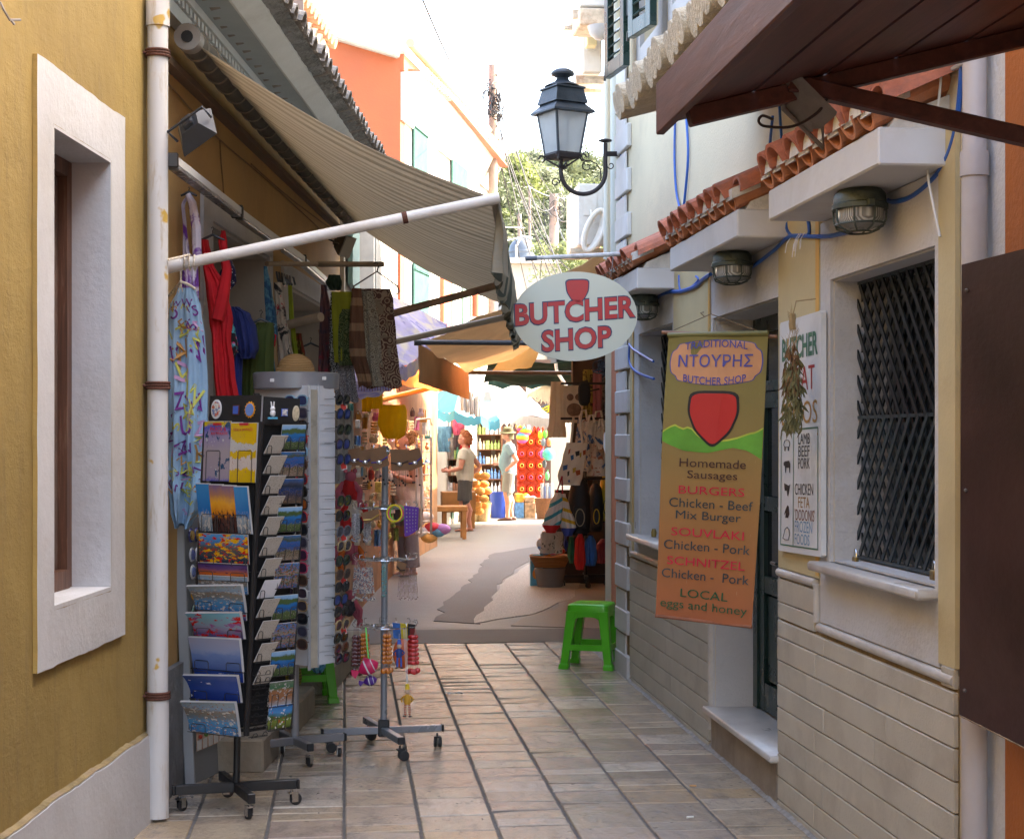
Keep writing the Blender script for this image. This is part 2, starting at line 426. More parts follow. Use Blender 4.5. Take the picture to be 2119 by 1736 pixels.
# ================================================================ butcher's building on the right
white_plaster=M('rough_white_plaster',(.54,.53,.525),.85,.06,3,.55,45,dirt=(.43,.39,.34),bd=.014)
smooth_white=M('smooth_white_render',(.57,.56,.55),.7,.05,4,.12,30,dirt=(.47,.44,.40))
cream=M('cream_render',(.64,.545,.375),.85,.06,1.6,.25,70,dirt=(.49,.42,.30))
yellow=M('pale_yellow_paint',(.52,.43,.24),.75,.08,3,.2,60,dirt=(.43,.34,.19))
stone=M('beige_stone_cladding',(.50,.455,.37),.62,.10,3,.35,90,dirt=(.34,.29,.225),rnd=True)
marble=M('grey_marble',(.50,.475,.44),.32,.18,6,.12,40,dirt=(.36,.32,.28))
groove=M('rusty_groove_mortar',(.25,.17,.08),.9,.3,20)
dgreen=M('dark_green_gloss_paint',(.012,.032,.026),.28,.2,5,.1,50)
latt=M('blue_black_lattice_paint',(.022,.034,.04),.38,.3,12,.15,90)
latt2=M('black_lattice_paint',(.008,.01,.011),.4,.3,12)
terra=M('terracotta_tile',(.42,.13,.07),.7,.28,14,.4,60,dirt=(.24,.11,.08),rnd=True)
terra2=M('orange_channel_tile',(.50,.19,.09),.7,.25,14,.4,60,dirt=(.3,.17,.12),rnd=True)
mortar=M('white_mortar',(.60,.57,.52),.9,.15,20,.6,60)
bluecab=M('blue_cable',(.015,.10,.42),.4,.15,20)
BB=thing('butcher_shop_building','cream butcher shop building with stone-clad base and tiled canopies on the right','building',(1.84,7.5,0))
def R_slab(name,Y0,Y1,o0,o1,z0,z1,mat,parent=BB,**kw):
 b=B();b.slab(RWF,Y0,Y1,o0,o1,z0,z1);return b.build(name,mat,parent,**kw)
def wall_holes(b,fr,Y0,Y1,z0,z1,o0,o1,holes):
 ys=sorted({Y0,Y1,*[h[0]for h in holes],*[h[1]for h in holes]});zs=sorted({z0,z1,*[h[2]for h in holes],*[h[3]for h in holes]})
 for i in range(len(ys)-1):
  for j in range(len(zs)-1):
   cy,cz=(ys[i]+ys[i+1])/2,(zs[j]+zs[j+1])/2
   if any(h[0]<cy<h[1]and h[2]<cz<h[3]for h in holes):continue
   b.slab(fr,ys[i],ys[i+1],o0,o1,zs[j],zs[j+1])
NW=(4.93,6.03,1.085,2.15);DR=(6.78,8.02,.0,2.15);FW=(9.02,10.08,.93,2.2)
b=B();wall_holes(b,RWF,4.745,10.85,-.03,6.4,-.3,0,[NW,DR,FW,(8.2,8.95,3.95,5.6),(9.35,9.95,3.95,5.6)])
b.slab(RWF,4.745,10.85,-3.5,-2.2,-.03,6.4);b.slab(RWF,10.60,10.85,-2.2,-.3,-.03,6.4);b.slab(RWF,4.745,4.9,-2.2,-.3,-.03,6.4);b.slab(RWF,4.9,10.6,-2.2,-.3,6.2,6.4)
b.build('wall',cream,BB)
# white surrounds of openings (proud of the wall)
b=B();wall_holes(b,RWF,4.895,6.16,.845,2.376,.001,.014,[NW]);b.build('window_surround',white_plaster,BB)
b=B();wall_holes(b,RWF,6.765,8.06,.0,2.376,.001,.012,[DR]);b.build('door_surround',white_plaster,BB)
b=B();wall_holes(b,RWF,8.98,10.24,.80,2.376,.001,.013,[FW]);b.build('window_surround',white_plaster,BB)
# reveals: linings of the holes
for(y0,y1,z0,z1),dep,nm in((NW,.30,'window_reveal'),(DR,.34,'door_reveal'),(FW,.30,'window_reveal')):
 b=B();e=.008
 b.slab(RWF,y1-e,y1-.0005,-dep,-.0015,z0,z1);b.slab(RWF,y0+.0005,y0+e,-dep,-.0015,z0,z1);b.slab(RWF,y0+e,y1-e,-dep,-.0015,z1-e,z1-.0005)
 if z0>.1:b.slab(RWF,y0+e,y1-e,-dep,-.0015,z0+.0005,z0+e)
 b.build(nm,white_plaster,BB)
# pilasters
for y0,y1,z0 in((4.75,4.89,.86),(6.165,6.76,1.01),(8.065,8.975,.80),(10.245,10.36,.80)):
 R_slab('pilaster',y0,y1,.002,.018,z0,2.52,yellow)
b=B()
for y,w in((6.21,.045),(8.10,.035),(10.27,.03)):b.slab(RWF,y-w,y-.001,.018,.0195,1.02,2.42)
b.build('pilaster_edge',M('ochre_edge_paint',(.62,.36,.09),.7,.15,8),BB)
# stone cladding, one block at a time
rs=random.Random(5);zg=[-.03,.032,.13,.228,.325,.423,.52,.62,.718,.79]
R_slab('cladding_bed',4.76,6.765,.0005,.006,-.02,.80,groove);R_slab('cladding_bed',8.07,10.60,.0005,.006,-.02,.80,groove)
def course(y0,y1,z0,z1,cuts):
 ys=[y0]+[c for c in cuts if y0+.1<c<y1-.1]+[y1]
 for a,c in zip(ys,ys[1:]):
  o=.021+rs.uniform(-.0012,.0012);g=.0022;b=B()
  b.obox(RWF.p((a+c)/2,o/2+.002,(z0+z1)/2),(0,(c-a)/2-.0006,0),(-(o/2-.002),0,0),(0,0,(z1-z0)/2-g),.003);b.build('stone_block',stone,BB)
for i in range(len(zg)-1):
 course(4.755,6.765,zg[i],zg[i+1],[5.15+(i*.37)%.5,6.0+(i*.23)%.35]);course(8.085,10.36,zg[i],zg[i+1],[8.9+(i*.37)%.6])
for z0,z1 in((.795,.865),(.865,.965)):course(6.235,6.765,z0,z1,[]);
course(4.755,4.86,.795,.86,[])
b=B()
def mold(b,pts,r=.02):
 b.tube(pts,r,10)
mm=M('marble_bead',(.52,.49,.45),.35,.15,8,.1,40,dirt=(.40,.36,.31))
for pts in([(4.76,.822),(6.175,.822)],[(6.20,.84),(6.20,.985)],[(6.22,.988),(6.765,.988)],[(8.07,.822),(10.3,.822)],[(10.33,.80),(10.33,1.0)]):
 b=B();P=[RWF.p(y,.012,z)for y,z in pts]
 d=(P[1]-P[0]).normalized();up=Vector((-1,0,0))
 b.tube(P,.018,12);b.build('stone_molding',mm,BB,smooth=True)
b=B();b.tube([RWF.p(8.045,.01,.10),RWF.p(8.045,.01,.80)],.022,8);b.build('door_trim',mm,BB,smooth=True)
# quoins at the far corner
for i in range(28):
 z=.0+i*.143
 wide=i%2==0
 b=B();y0=10.40 if wide else 10.52;h=.148 if wide else .130
 b.obox(RWF.p((y0+10.875)/2,.016,z+h/2),(0,(10.875-y0)/2,0),(-.017 if wide else-.008,0,0),(0,0,h/2),.006)
 b.build('quoin',smooth_white,BB)
# sills and step
def sill(y0,y1,z,o=.085,t=.035):
 b=B();b.obox(RWF.p((y0+y1)/2,(o-.12)/2,z-t/2),(0,(y1-y0)/2,0),((o+.12)/2,0,0),(0,0,t/2),.008);b.build('sill',marble,BB,smooth=True,angle=50)
sill(4.90,6.10,1.085);sill(8.99,10.15,.955)
b=B();b.slab(RWF,6.782,8.018,-.34,.02,-.02,.185);b.build('step_riser',M('stained_marble_riser',(.33,.27,.21),.7,.2,6,.3,50,dirt=(.20,.16,.12)),BB)
b=B();b.obox(RWF.p(7.40,-.14,.2),(0,.655,0),(.20,0,0),(0,0,.016),.007);b.build('doorstep',marble,BB,smooth=True,angle=50)
# windows behind lattice
pane=M('dim_grey_pane',(.06,.065,.07),.15,.5,3)
def lattice(y0,y1,z0,z1,rec,zmid):
 win=part_at('window',BB,RWF.p((y0+y1)/2,-rec-.1,z0))
 b=B();b.slab(RWF,y0+.012,y1-.012,-rec-.17,-rec-.16,z0+.01,z1-.01);b.build('pane',M('room_shade_black',(.010,.011,.012),.5,.3,4,spec=.2),win)  # near-black pane colour carries the darkness of the room behind
 b=B()
 for ya,yb,za,zb in((y0+.01,y0+.06,z0+.01,z1-.01),(y1-.06,y1-.01,z0+.01,z1-.01),(y0+.06,y1-.06,z0+.01,z0+.07),(y0+.06,y1-.06,z1-.07,z1-.01),((y0+y1)/2-.025,(y0+y1)/2+.025,z0+.07,z1-.07)):
  b.slab(RWF,ya,yb,-rec-.15,-rec-.11,za,zb)
 b.build('window_frame',M('grey_white_window_paint',(.13,.135,.14),.6),win)
 lp=part_at('lattice_gate',BB,RWF.p((y0+y1)/2,-rec,z0))
 for(za,zb,first)in((zmid,z1-.02,1),(z0+.03,zmid,-1)):
  hgt=zb-za
  for layer,sgn in((0,first),(1,-first)):
   o=-rec+.010-.016*layer;m_=latt2 if(za==zmid)else latt
   x=y0-hgt
   while x<y1+hgt:
    # bar: Y = x + sgn*(z-za) scaled; clip
    yA,yB=(x,x+hgt*.9)if sgn>0 else(x+hgt*.9,x)
    t0,t1=0.0,1.0;d=yB-yA
    lo,hi=y0+.005,y1+.012
    for lim,s_ in((lo,1),(hi,-1)):
     fa=(yA-lim)*s_;fb=(yB-lim)*s_
     if fa<0 and fb<0:t0=2;break
     if fa<0:t0=max(t0,fa/(fa-fb))
     elif fb<0:t1=min(t1,fa/(fa-fb))
    if t0<t1-.05:
     a=RWF.p(yA+d*t0,o,za+hgt*t0);c=RWF.p(yA+d*t1,o,za+hgt*t1)
     bb=B();bb.beam(a,c,.006,.021,up=(Vector((c-a)).cross(Vector((1,0,0)))).normalized());bb.build('slat',m_,lp)
    x+=.086
 b=B()
 for z in(zmid,z0+.02,z1-.015):b.slab(RWF,y0+.01,y1-.01,-rec-.012,-rec+.012,z-.006,z+.006)
 b.build('gate_rail',latt,lp)
 return lp
lp=lattice(4.93,6.03,1.085,2.15,.10,1.63)
lattice(9.02,10.08,.93,2.2,.14,1.60)
brass=M('aged_brass',(.30,.20,.07),.35,.2,30,metal=.8)
steel=M('shiny_steel',(.6,.6,.6),.2,.1,10,metal=1)
for(x,y),lb in(((1770,1163),'brass padlock hanging at the bottom left corner of the near lattice gate'),((1932,1192),'brass padlock on the marble sill at the bottom right of the near lattice gate')):
 p=RW(x,y,1.90);th=thing('padlock',lb,'padlock',p-Vector((0,0,.03)),'brass padlocks on the lattice gate')
 b=B();b.obox(p,(.008,0,0),(0,.019,0),(0,0,.02),.004);b.build('body',brass,th)
 b=B();b.tube([p+Vector((0,.012*math.cos(a),.02+.03*math.sin(a)))for a in[i*math.pi/8 for i in range(9)]],.0028,6);b.build('shackle',steel,th,smooth=True)
# small items on the far sill
for i,(cx,cy,c,lb)in enumerate(((1895,1570,(.12,.06,.02),'small brown glass jar on the far window sill'),(1975,1590,(.25,.18,.05),'small brass pot at the end of the far window sill'))):
 p=RW(*k(800,650,cx,cy),1.86);p.z=.957;b=B();b.lathe(p,[(.0,0),(.03,0),(.034,.03),(.034,.07),(.024,.085),(.024,.1),(0,.1)]if i==0 else[(0,0),(.015,0),(.017,.03),(.01,.05),(0,.05)],12)
 tag(b.build('sill_jar',M('sill_jar_%d'%i,c,.2),smooth=True),lb,'jar')
# door
door=part_at('door',BB,RWF.p(7.3,-.24,.2))
b=B();zf=2.14
for ya,yb,za,zb in((6.79,6.86,.22,zf),(7.93,8.01,.22,zf),(6.86,7.93,2.07,zf),(6.86,7.93,1.78,1.83)):b.slab(RWF,ya,yb,-.255,-.19,za,zb)
b.build('door_frame',dgreen,door)
b=B()
for ya,yb in((6.865,7.385),(7.395,7.925)):
 for y_,yy in((ya,ya+.09),(yb-.09,yb)):b.slab(RWF,y_,yy,-.24,-.20,.225,1.775)
 for za,zb in((.225,.36),(.80,.88),(1.20,1.27),(1.70,1.775)):b.slab(RWF,ya+.09,yb-.09,-.24,-.202,za,zb)
 b.slab(RWF,ya+.105,yb-.105,-.235,-.215,.375,.785)
b.build('door_leaf',dgreen,door)
b=B()
for ya,yb in((6.955,7.295),(7.485,7.835)):
 b.slab(RWF,ya,yb,-.225,-.22,.88,1.20);b.slab(RWF,ya,yb,-.225,-.22,1.27,1.70)
b.slab(RWF,6.87,7.92,-.225,-.22,1.83,2.07)
b.build('door_glass',glassy('door_glass',(.012,.014,.014),.08),door)
b=B();b.tube([RWF.p(7.42,-.195,.97),RWF.p(7.42,-.15,.97),RWF.p(7.5,-.15,.97)],.009,8);b.slab(RWF,7.405,7.435,-.2,-.193,.9,1.04);b.build('handle',steel,door,smooth=True)
b=B();P=[RWF.p(7.04+.16*math.cos(a),-.215,1.50+.16*math.sin(a))for a in[i*math.pi/24 for i in range(48)]];b.tube(P,.012,6,closed=True);b.build('round_sticker_ring',M('bright_green_print',(.03,.4,.08),.4),door)
# canopies with tiles -------------------------------------------------
def ring_tile(L=.27,r0=.082,r1=.068,t=.013,up=1,n=7):
 b=B();rows=[]
 for(x,r)in((0,r0),(L,r1)):
  out=[Vector((x,r*math.cos(a),up*r*math.sin(a)))for a in[math.pi*i/n for i in range(n+1)]]
  inn=[Vector((x,(r-t)*math.cos(a),up*(r-t)*math.sin(a)))for a in[math.pi*(n-i)/n for i in range(n+1)]]
  rows.append(out+inn)
 b.loft(rows);return b.mesh('roof_tile',terra if up>0 else terra2,Vector(),False)
TU=ring_tile();TD=ring_tile(up=-1,r0=.074,r1=.08)
def canopy(Y0,Y1,ntile,lamp=None):
 th=part_at('canopy',BB,RWF.p((Y0+Y1)/2,0,2.38))
 b=B();b.obox(RWF.p((Y0+Y1)/2,.115,2.438),(0,(Y1-Y0)/2,0),(.1135,0,0),(0,0,.058),.006)
 b.build('canopy_slab',smooth_white,th)
 # wedge between slab and wall
 b=B();P=[RWF.p(Y0+.01,.19,2.497),RWF.p(Y0+.01,.001,2.497),RWF.p(Y0+.01,.001,2.60),RWF.p(Y0+.01,.17,2.53)]
 b.prism(P,(0,Y1-Y0-.02,0));b.build('mortar_bed',mortar,th)
 pitch=(Y1-Y0-.08)/ntile;rt=random.Random(int(Y0*10));sl=math.radians(26)
 for i in range(ntile):
  y=Y0+.04+pitch*(i+.5)
  o=place(TU,'roof_tile',th,RWF.p(y+rt.uniform(-.005,.005),.272+rt.uniform(-.012,.01),2.545+rt.uniform(-.004,.004)),(0,-sl+rt.uniform(-.03,.03),rt.uniform(-.03,.03)),(1,pitch/.17,pitch/.17))
  b=B();c=RWF.p(y,.262,2.546) # mortar plug
  q=[c+Vector((0,.058*math.cos(a)*pitch/.17,.058*math.sin(a)*pitch/.17))for a in[math.pi*j/6 for j in range(7)]];b.prism(q,(.1,0,.045));b.build('mortar_plug',mortar,th)
 for i in range(ntile+1):
  y=Y0+.04+pitch*i
  if i==0:y+=.02
  if i==ntile:y-=.02
  place(TD,'roof_tile',th,RWF.p(y,.262+rt.uniform(-.012,.01),2.556),(0,-sl,rt.uniform(-.03,.03)),(1,pitch/.185,pitch/.185))
 b=B()
 for i in range(ntile+1):
  y=Y0+.04+pitch*i;c=RWF.p(y,.254,2.543);s_=pitch/.17
  b.prism([c+Vector((0,-.05*s_,.036)),c+Vector((0,-.056*s_,-.008)),c+Vector((0,.056*s_,-.008)),c+Vector((0,.05*s_,.036))],(.12,0,.05))
 b.build('mortar_joint',mortar,th)
 for ye in(Y0-.0,): # big rake tiles
  b=B();rings=[]
  for x,z,r in((-.235,2.555,.085),(0,2.66,.08)):
   rings.append([Vector((1.84+x,ye+r*math.cos(a),z+r*.9*math.sin(a)))for a in[math.pi*j/8 for j in range(9)]]+[Vector((1.84+x,ye+(r-.014)*math.cos(a),z+(r-.014)*.9*math.sin(a)))for a in[math.pi*(8-j)/8 for j in range(9)]])
  b.loft(rings);b.build('rake_tile',terra,th)
 return th
canopy(4.83,6.12,7);canopy(6.62,8.02,8);canopy(8.95,10.05,7)
# string course of cream painted tiles higher up
scp=part_at('tile_string_course',BB,RWF.p(7.7,0,3.68))
cream_rough=M('cream_limewashed_tile',(.60,.53,.40),.9,.12,12,.9,50,dirt=(.46,.40,.30),bd=.02,rnd=True)
bt=B();n=8
rows=[]
for(x,r)in((0,.064),(.66,.066)):
 rows.append([Vector((x,r*math.cos(a),r*1.0*math.sin(a)))for a in[2*math.pi*i/10 for i in range(10)]])
bt.loft(rows);TS=bt.mesh('roof_tile',cream_rough,Vector(),True)
for p_ in TS.polygons:
 if len(p_.vertices)>4:p_.use_smooth=False
for i in range(20):
 y=7.16-i*.138;j1=math.sin(i*2.1)*.012
 place(TS,'roof_tile',scp,RWF.p(y,.64+j1,3.02+j1*.5),(0,math.radians(-15),j1*1.5))
b=B();b.prism([RWF.p(7.2,.58,3.06),RWF.p(7.2,.001,3.22),RWF.p(7.2,.001,3.26),RWF.p(7.2,.58,3.10)],(0,-2.75,0));b.build('tile_bed',cream_rough,scp)
# upper windows and louvred shutters
for i,(y0,y1)in enumerate(((8.2,8.95),(9.35,9.95))):
 b=B();wall_holes(b,RWF,y0-.12,y1+.12,3.82,5.72,.001,.03,[(y0,y1,3.95,5.6)]);b.build('upper_window_surround',M('grey_white_surround',(.42,.40,.39),.8,.05,4,.2,50),BB)
 b=B();b.slab(RWF,y0,y1,-.2,-.19,3.95,5.6);b.build('upper_pane',glassy('dark_pane'),BB)
def shutter(y0,y1,z0,z1,o,ang):
 sh=part_at('shutter',BB,RWF.p(y0,o,z0));th=math.radians(ang)
 d=Vector((-math.sin(th),math.cos(th),0));nrm=Vector((-math.cos(th),-math.sin(th),0));w=y1-y0;c0=RWF.p(y0,o,z0)
 b=B();T=.022
 for a_,b_,za,zb in((0,.07,0,z1-z0),(w-.07,w,0,z1-z0),(.07,w-.07,0,.09),(.07,w-.07,z1-z0-.09,z1-z0)):
  b.obox(c0+d*(a_+b_)/2+Vector((0,0,(za+zb)/2)),d*(b_-a_)/2,nrm*T,(0,0,(zb-za)/2),.003)
 b.build('shutter_frame',dgreen,sh)
 z=.13
 while z<z1-z0-.12:
  b=B();b.obox(c0+d*w/2+Vector((0,0,z)),d*(w/2-.07),nrm*.02+Vector((0,0,-.02)),(nrm*.003+Vector((0,0,.003))),0);b.build('louvre',dgreen,sh);z+=.065
 b=B();b.obox(c0-d*.03+Vector((0,0,.35)),d*.07,nrm*.006,(0,0,.05),0);b.obox(c0-d*.03+Vector((0,0,1.2)),d*.07,nrm*.006,(0,0,.05),0);b.tube([c0+d*(w+.0)+Vector((0,0,.05)),c0+d*(w+.05)+Vector((0,0,.05)),c0+d*(w+.06)+Vector((0,0,0))],.008,6);b.build('hinge',latt2,sh)
shutter(10.02,10.42,3.86,5.5,.10,8);shutter(9.03,9.36,3.86,5.5,.12,12)
# caged bulkhead lamps under the canopies -> things
lampg=M('green_grey_cage_metal',(.07,.085,.07),.5,.25,30,.2,80,metal=.4)
def rib_glass():
 t=NT('ribbed_lamp_glass');P=t.pos('pos');wv=t.new('ShaderNodeTexWave');wv.wave_type='BANDS';wv.bands_direction='Y';wv.inputs['Scale'].default_value=45;t.link(P,wv.inputs[0])
 return t.fin(t.ramp(wv.outputs['Fac'],[(.2,(.20,.19,.165)),(.8,(.48,.47,.43))]),.12,t.bump(wv.outputs['Fac'],.6,.004))
ribg=rib_glass()
def bulkhead(c,r,label):
 th=thing('bulkhead_lamp',label,'lamp',c-Vector((0,0,.12)),'caged bulkhead lamps under the tiled canopies')
 b=B();b.lathe(c+Vector((0,0,-.045)),[(r*.8,.045),(r*.95,.03),(r*.98,0),(r*1.04,-.005),(r*1.04,-.02),(r*.9,-.022)],24,sy=1.25);b.build('housing',lampg,th,smooth=True)
 b=B();b.lathe(c+Vector((0,0,-.066)),[(r*.88,0),(r*.88,-.03),(r*.8,-.05),(r*.5,-.062),(0,-.066)],28,sy=1.25);b.build('glass',ribg,th,smooth=True)
 b=B()
 for i in range(8):
  a=2*math.pi*i/8+.2;ca,sa=math.cos(a),math.sin(a)*1.25
  b.tube([c+Vector((ca*r*.99,sa*r*.99,-.06)),c+Vector((ca*r*.97,sa*r*.97,-.10)),c+Vector((ca*r*.85,sa*r*.85,-.125)),c+Vector((ca*r*.45,sa*r*.45,-.14))],.0035,5)
 b.tube([c+Vector((r*.45*math.cos(a),r*.45*1.25*math.sin(a),-.14))for a in[i*math.pi/10 for i in range(20)]],.0035,5,closed=True)
 b.tube([c+Vector((r*.9*math.cos(a),r*.9*1.25*math.sin(a),-.115))for a in[i*math.pi/10 for i in range(20)]],.0035,5,closed=True)
 b.build('cage',lampg,th,smooth=True)
 b=B();
 for s_ in(-1,1):b=B();b.obox(c+Vector((0,s_*r*1.32,-.055)),(.012,0,0),(0,.014,0),(0,0,.012),.003);b.build('bracket_ear',lampg,th)
bulkhead(Vector((1.715,5.33,2.379)),.088,'largest caged lamp under the nearest tiled canopy')
bulkhead(Vector((1.72,7.16,2.379)),.088,'caged lamp above the door under the middle tiled canopy')
bulkhead(Vector((1.725,9.35,2.379)),.085,'farthest caged lamp beside the right edge of the oval sign')
# blue cables
def cable(pts,r,label,mat=bluecab,name='blue_cable',grp='blue cables on the butcher wall',jit=0):
 pts=[Vector(p)for p in pts];out=[]
 n=len(pts)
 for i in range(n-1):
  p0,p1,p2,p3=pts[max(i-1,0)],pts[i],pts[i+1],pts[min(i+2,n-1)]
  for q in range(6):
   t=q/6;out.append(.5*((2*p1)+(-p0+p2)*t+(2*p0-5*p1+4*p2-p3)*t*t+(-p0+3*p1-3*p2+p3)*t**3))
 out.append(pts[-1]);b=B();b.tube(out,r,6);o=b.build(name,mat,smooth=True)
 return tag(o,label,'cable',grp)if label else o
cable([RW(x,y,1.825)for x,y in((1991,95),(1988,180),(1975,280),(1950,345),(1915,385),(1880,410),(1850,418),(1838,415))],.0085,'thick blue cable curving down beside the grey pipe to the nearest lamp')
cable([RW(x,y,1.815)for x,y in((1790,462),(1760,478),(1720,488),(1685,490),(1650,488),(1630,492),(1605,515),(1580,535),(1560,550),(1545,560))],.0085,'blue cable sagging between the nearest and the middle caged lamp')
cable([RW(x,y,1.815)for x,y in((1470,568),(1455,578),(1440,592),(1410,603),(1380,605),(1355,620),(1335,645),(1318,655))],.011,'blue cable bundle drooping between the middle and the farthest lamp')
cable([RW(x,y,1.828)for x,y in((1397,245),(1396,330),(1400,400),(1410,440),(1412,445),(1418,400),(1424,320),(1420,242))],.007,'blue cable hanging as a narrow loop on the cream wall left of the canopy')
cable([RW(x,y,1.828)for x,y in((1599,240),(1594,290),(1592,330),(1594,380))],.006,'left one of two short blue cables dropping behind the nearest tile row')
cable([RW(x,y,1.828)for x,y in((1612,180),(1614,240),(1618,300),(1620,350))],.006,'right one of two short blue cables dropping behind the nearest tile row')
cable([RW(x,y,1.83)for x,y in((1285.5,0),(1286,100),(1285,250),(1287,400),(1287,525))],.008,'long vertical blue cable down the far corner of the butcher building')
cable([RW(x,y,1.82)for x,y in((1302,712),(1310,722),(1330,735),(1352,748))],.008,'upper blue cable running from the corner to the far lattice window')
cable([RW(x,y,1.82)for x,y in((1303,715),(1303,750),(1315,768),(1335,778),(1353,784))],.008,'lower sagging blue cable beside the far lattice window')
cable([RW(x,y,1.82)for x,y in((1627,455),(1629,475),(1638,488))]+[RW(x,y,1.815)for x,y in((1650,490),(1672,486),(1674,470),(1672,458))],.007,'short blue cable loop between the two canopies')
cable([RW(x,y,1.82)for x,y in((1405,570),(1408,600),(1425,598),(1445,580),(1440,572))],.006,'short blue cable tied under the middle canopy by the nail')
cable([RW(x,y,1.79)for x,y in((1948,150),(1940,230),(1922,300),(1920,360),(1930,420),(1945,490))],.004,'thin white cord dangling in front of the nearest canopy',M('old_white_cord',(.62,.6,.55),.8),'dangling_cord','cords on the butcher wall')
cable([RW(x,y,1.815)for x,y in((1900,195),(1935,165),(1995,130))],.007,'grey conduit slanting up to the pipe above the nearest tile row',M('grey_conduit',(.45,.45,.47),.5),'conduit','cords on the butcher wall')
tw=M('plastic_tie',(.75,.75,.78),.5)
b=B();rt=random.Random(4);c=RW(1650,490,1.80)
for i in range(9):
 a=c+Vector((0,rt.uniform(-.12,.12),rt.uniform(-.01,.01)));b.tube([a,a+Vector((-.01,rt.uniform(-.03,.03),-.02)),a+Vector((-.015,rt.uniform(-.04,.04),-.05-rt.random()*.04))],.0018,4)
tag(b.build('cable_ties',tw),'white string ties knotted round the blue cables between two canopies','string')
# downpipes at the near end, orange building, wooden canopy ---------------------------------
greypipe=M('pinkish_grey_pipe',(.45,.405,.39),.5,.08,4,.1,40,dirt=(.40,.35,.33))
b=B();pc=(1.795,4.53)
b.tube([(pc[0],pc[1],-.05),(pc[0],pc[1],2.30)],.036,16);b.tube([(pc[0],pc[1],2.30),(pc[0],pc[1],2.37)],.041,16);b.tube([(pc[0],pc[1],2.37),(pc[0],pc[1],5)],.034,16)
pp=b.build('grey_downpipe',greypipe,smooth=True);tag(pp,'pinkish grey drainpipe where cream and orange buildings meet','drainpipe')
orange=M('orange_render',(.36,.105,.02),.85,.08,3,.5,50,dirt=(.36,.11,.02))
OB=thing('orange_near_building','orange building at the right edge with a white painted edge','building',(1.9,2,0))
b=B();b.box((1.84,-6,-.03),(3.4,4.42,6.2));b.build('wall',orange,OB)
b=B();b.box((1.842,4.422,-.03),(2.1,4.74,6.2));b.build('white_edge',white_plaster,OB)
wood=NT('red_brown_varnished_wood');P=wood.pos('obj',rnd=True,scale=(8,.8,8));n_=wood.noise(P,3,8,.65,.5)
WOOD=wood.fin(wood.ramp(n_,[(.3,(.045,.014,.011)),(.55,(.085,.026,.019)),(.75,(.13,.048,.034))]),.5,wood.bump(n_,.25,.006))
WC=thing('wooden_canopy','red-brown wooden plank canopy jutting out overhead at top right','canopy',(1.84,3.6,2.5))
def wz(X):return 2.331+(X-.78)*.253
Yf=4.0;Yn=2.6
x=.80;i=0
while x<1.84:
 x1=min(x+.175,1.84);b=B();b.hexa([(x+.004,Yn,wz(x)),(x1-.004,Yn,wz(x1)),(x1-.004,Yf+.03,wz(x1)),(x+.004,Yf+.03,wz(x)),(x+.001,Yn,wz(x)+.02),(x1-.001,Yn,wz(x1)+.02),(x1-.001,Yf+.03,wz(x1)+.02),(x+.001,Yf+.03,wz(x)+.02)])
 b.build('plank',WOOD,WC);x=x1;i+=1
b=B();b.beam((.785,Yn,wz(.785)+.04),(.785,Yf+.03,wz(.785)+.04),.022,.13,c=.003);b.build('fascia',WOOD,WC)
b=B();b.beam((.82,3.86,wz(.82)-.022),(1.84,3.86,wz(1.84)-.022),.045,.045,c=.004);b.build('rafter',WOOD,WC)
b=B();b.beam((1.06,3.84,wz(1.06)+.0),(1.84,3.84,2.245),.04,.042,c=.004);b.build('brace',WOOD,WC)
# floodlight under canopy
def floodlight(c,ax,ay,az,label,mats,w=.1,h=.07,d=.05):
 ax,ay,az=[Vector(v).normalized()for v in(ax,ay,az)];c=Vector(c)
 th=thing('floodlight',label,'floodlight',c-Vector((0,0,h)),'floodlights')
 b=B();r0=[c+ax*sx*w*.55+az*sz*h*.5-ay*d for sx,sz in((-1,-1),(1,-1),(1,1),(-1,1))];r1=[c+ax*sx*w+az*sz*h+ay*d*.3 for sx,sz in((-1,-1),(1,-1),(1,1),(-1,1))];r2=[c+ax*sx*w*1.06+az*sz*h*1.08+ay*d*.6 for sx,sz in((-1,-1),(1,-1),(1,1),(-1,1))]
 b.loft([r0,r1,r2]);b.obox(c-ay*d*1.2,ax*w*.3,ay*d*.35,az*h*.35,.004);b.build('housing',mats[0],th)
 b=B();b.obox(c+ay*d*.62,ax*w*.96,ay*.003,az*h*.95);b.build('glass',mats[1],th)
 b=B();b.tube([c+ax*w*1.1,c+ax*w*1.12-ay*d*1.6,c-ax*w*1.12-ay*d*1.6,c-ax*w*1.1],.006,6);b.build('bracket',mats[0],th)
 return th
fgrey=M('weathered_grey_metal',(.16,.145,.13),.55,.2,20,.2,80);fgl=glassy('floodlight_glass',(.25,.23,.2),.1)
fc=W(1660,215,3.85)
floodlight(fc,(.75,.1,-.66),(-.2,-.5,.84),(.6,-.8,-.1),'grey floodlight hanging under the wooden canopy brace',(fgrey,fgl),.062,.045,.04)
cable([W(x,y,3.82)for x,y in((1600,248),(1578,240),(1570,252),(1585,262),(1640,262),(1690,235),(1712,205))],.0035,'thin dark wire looping round the floodlight under the wooden canopy',M('dark_wire',(.03,.02,.018),.5),'lamp_wire','wires')
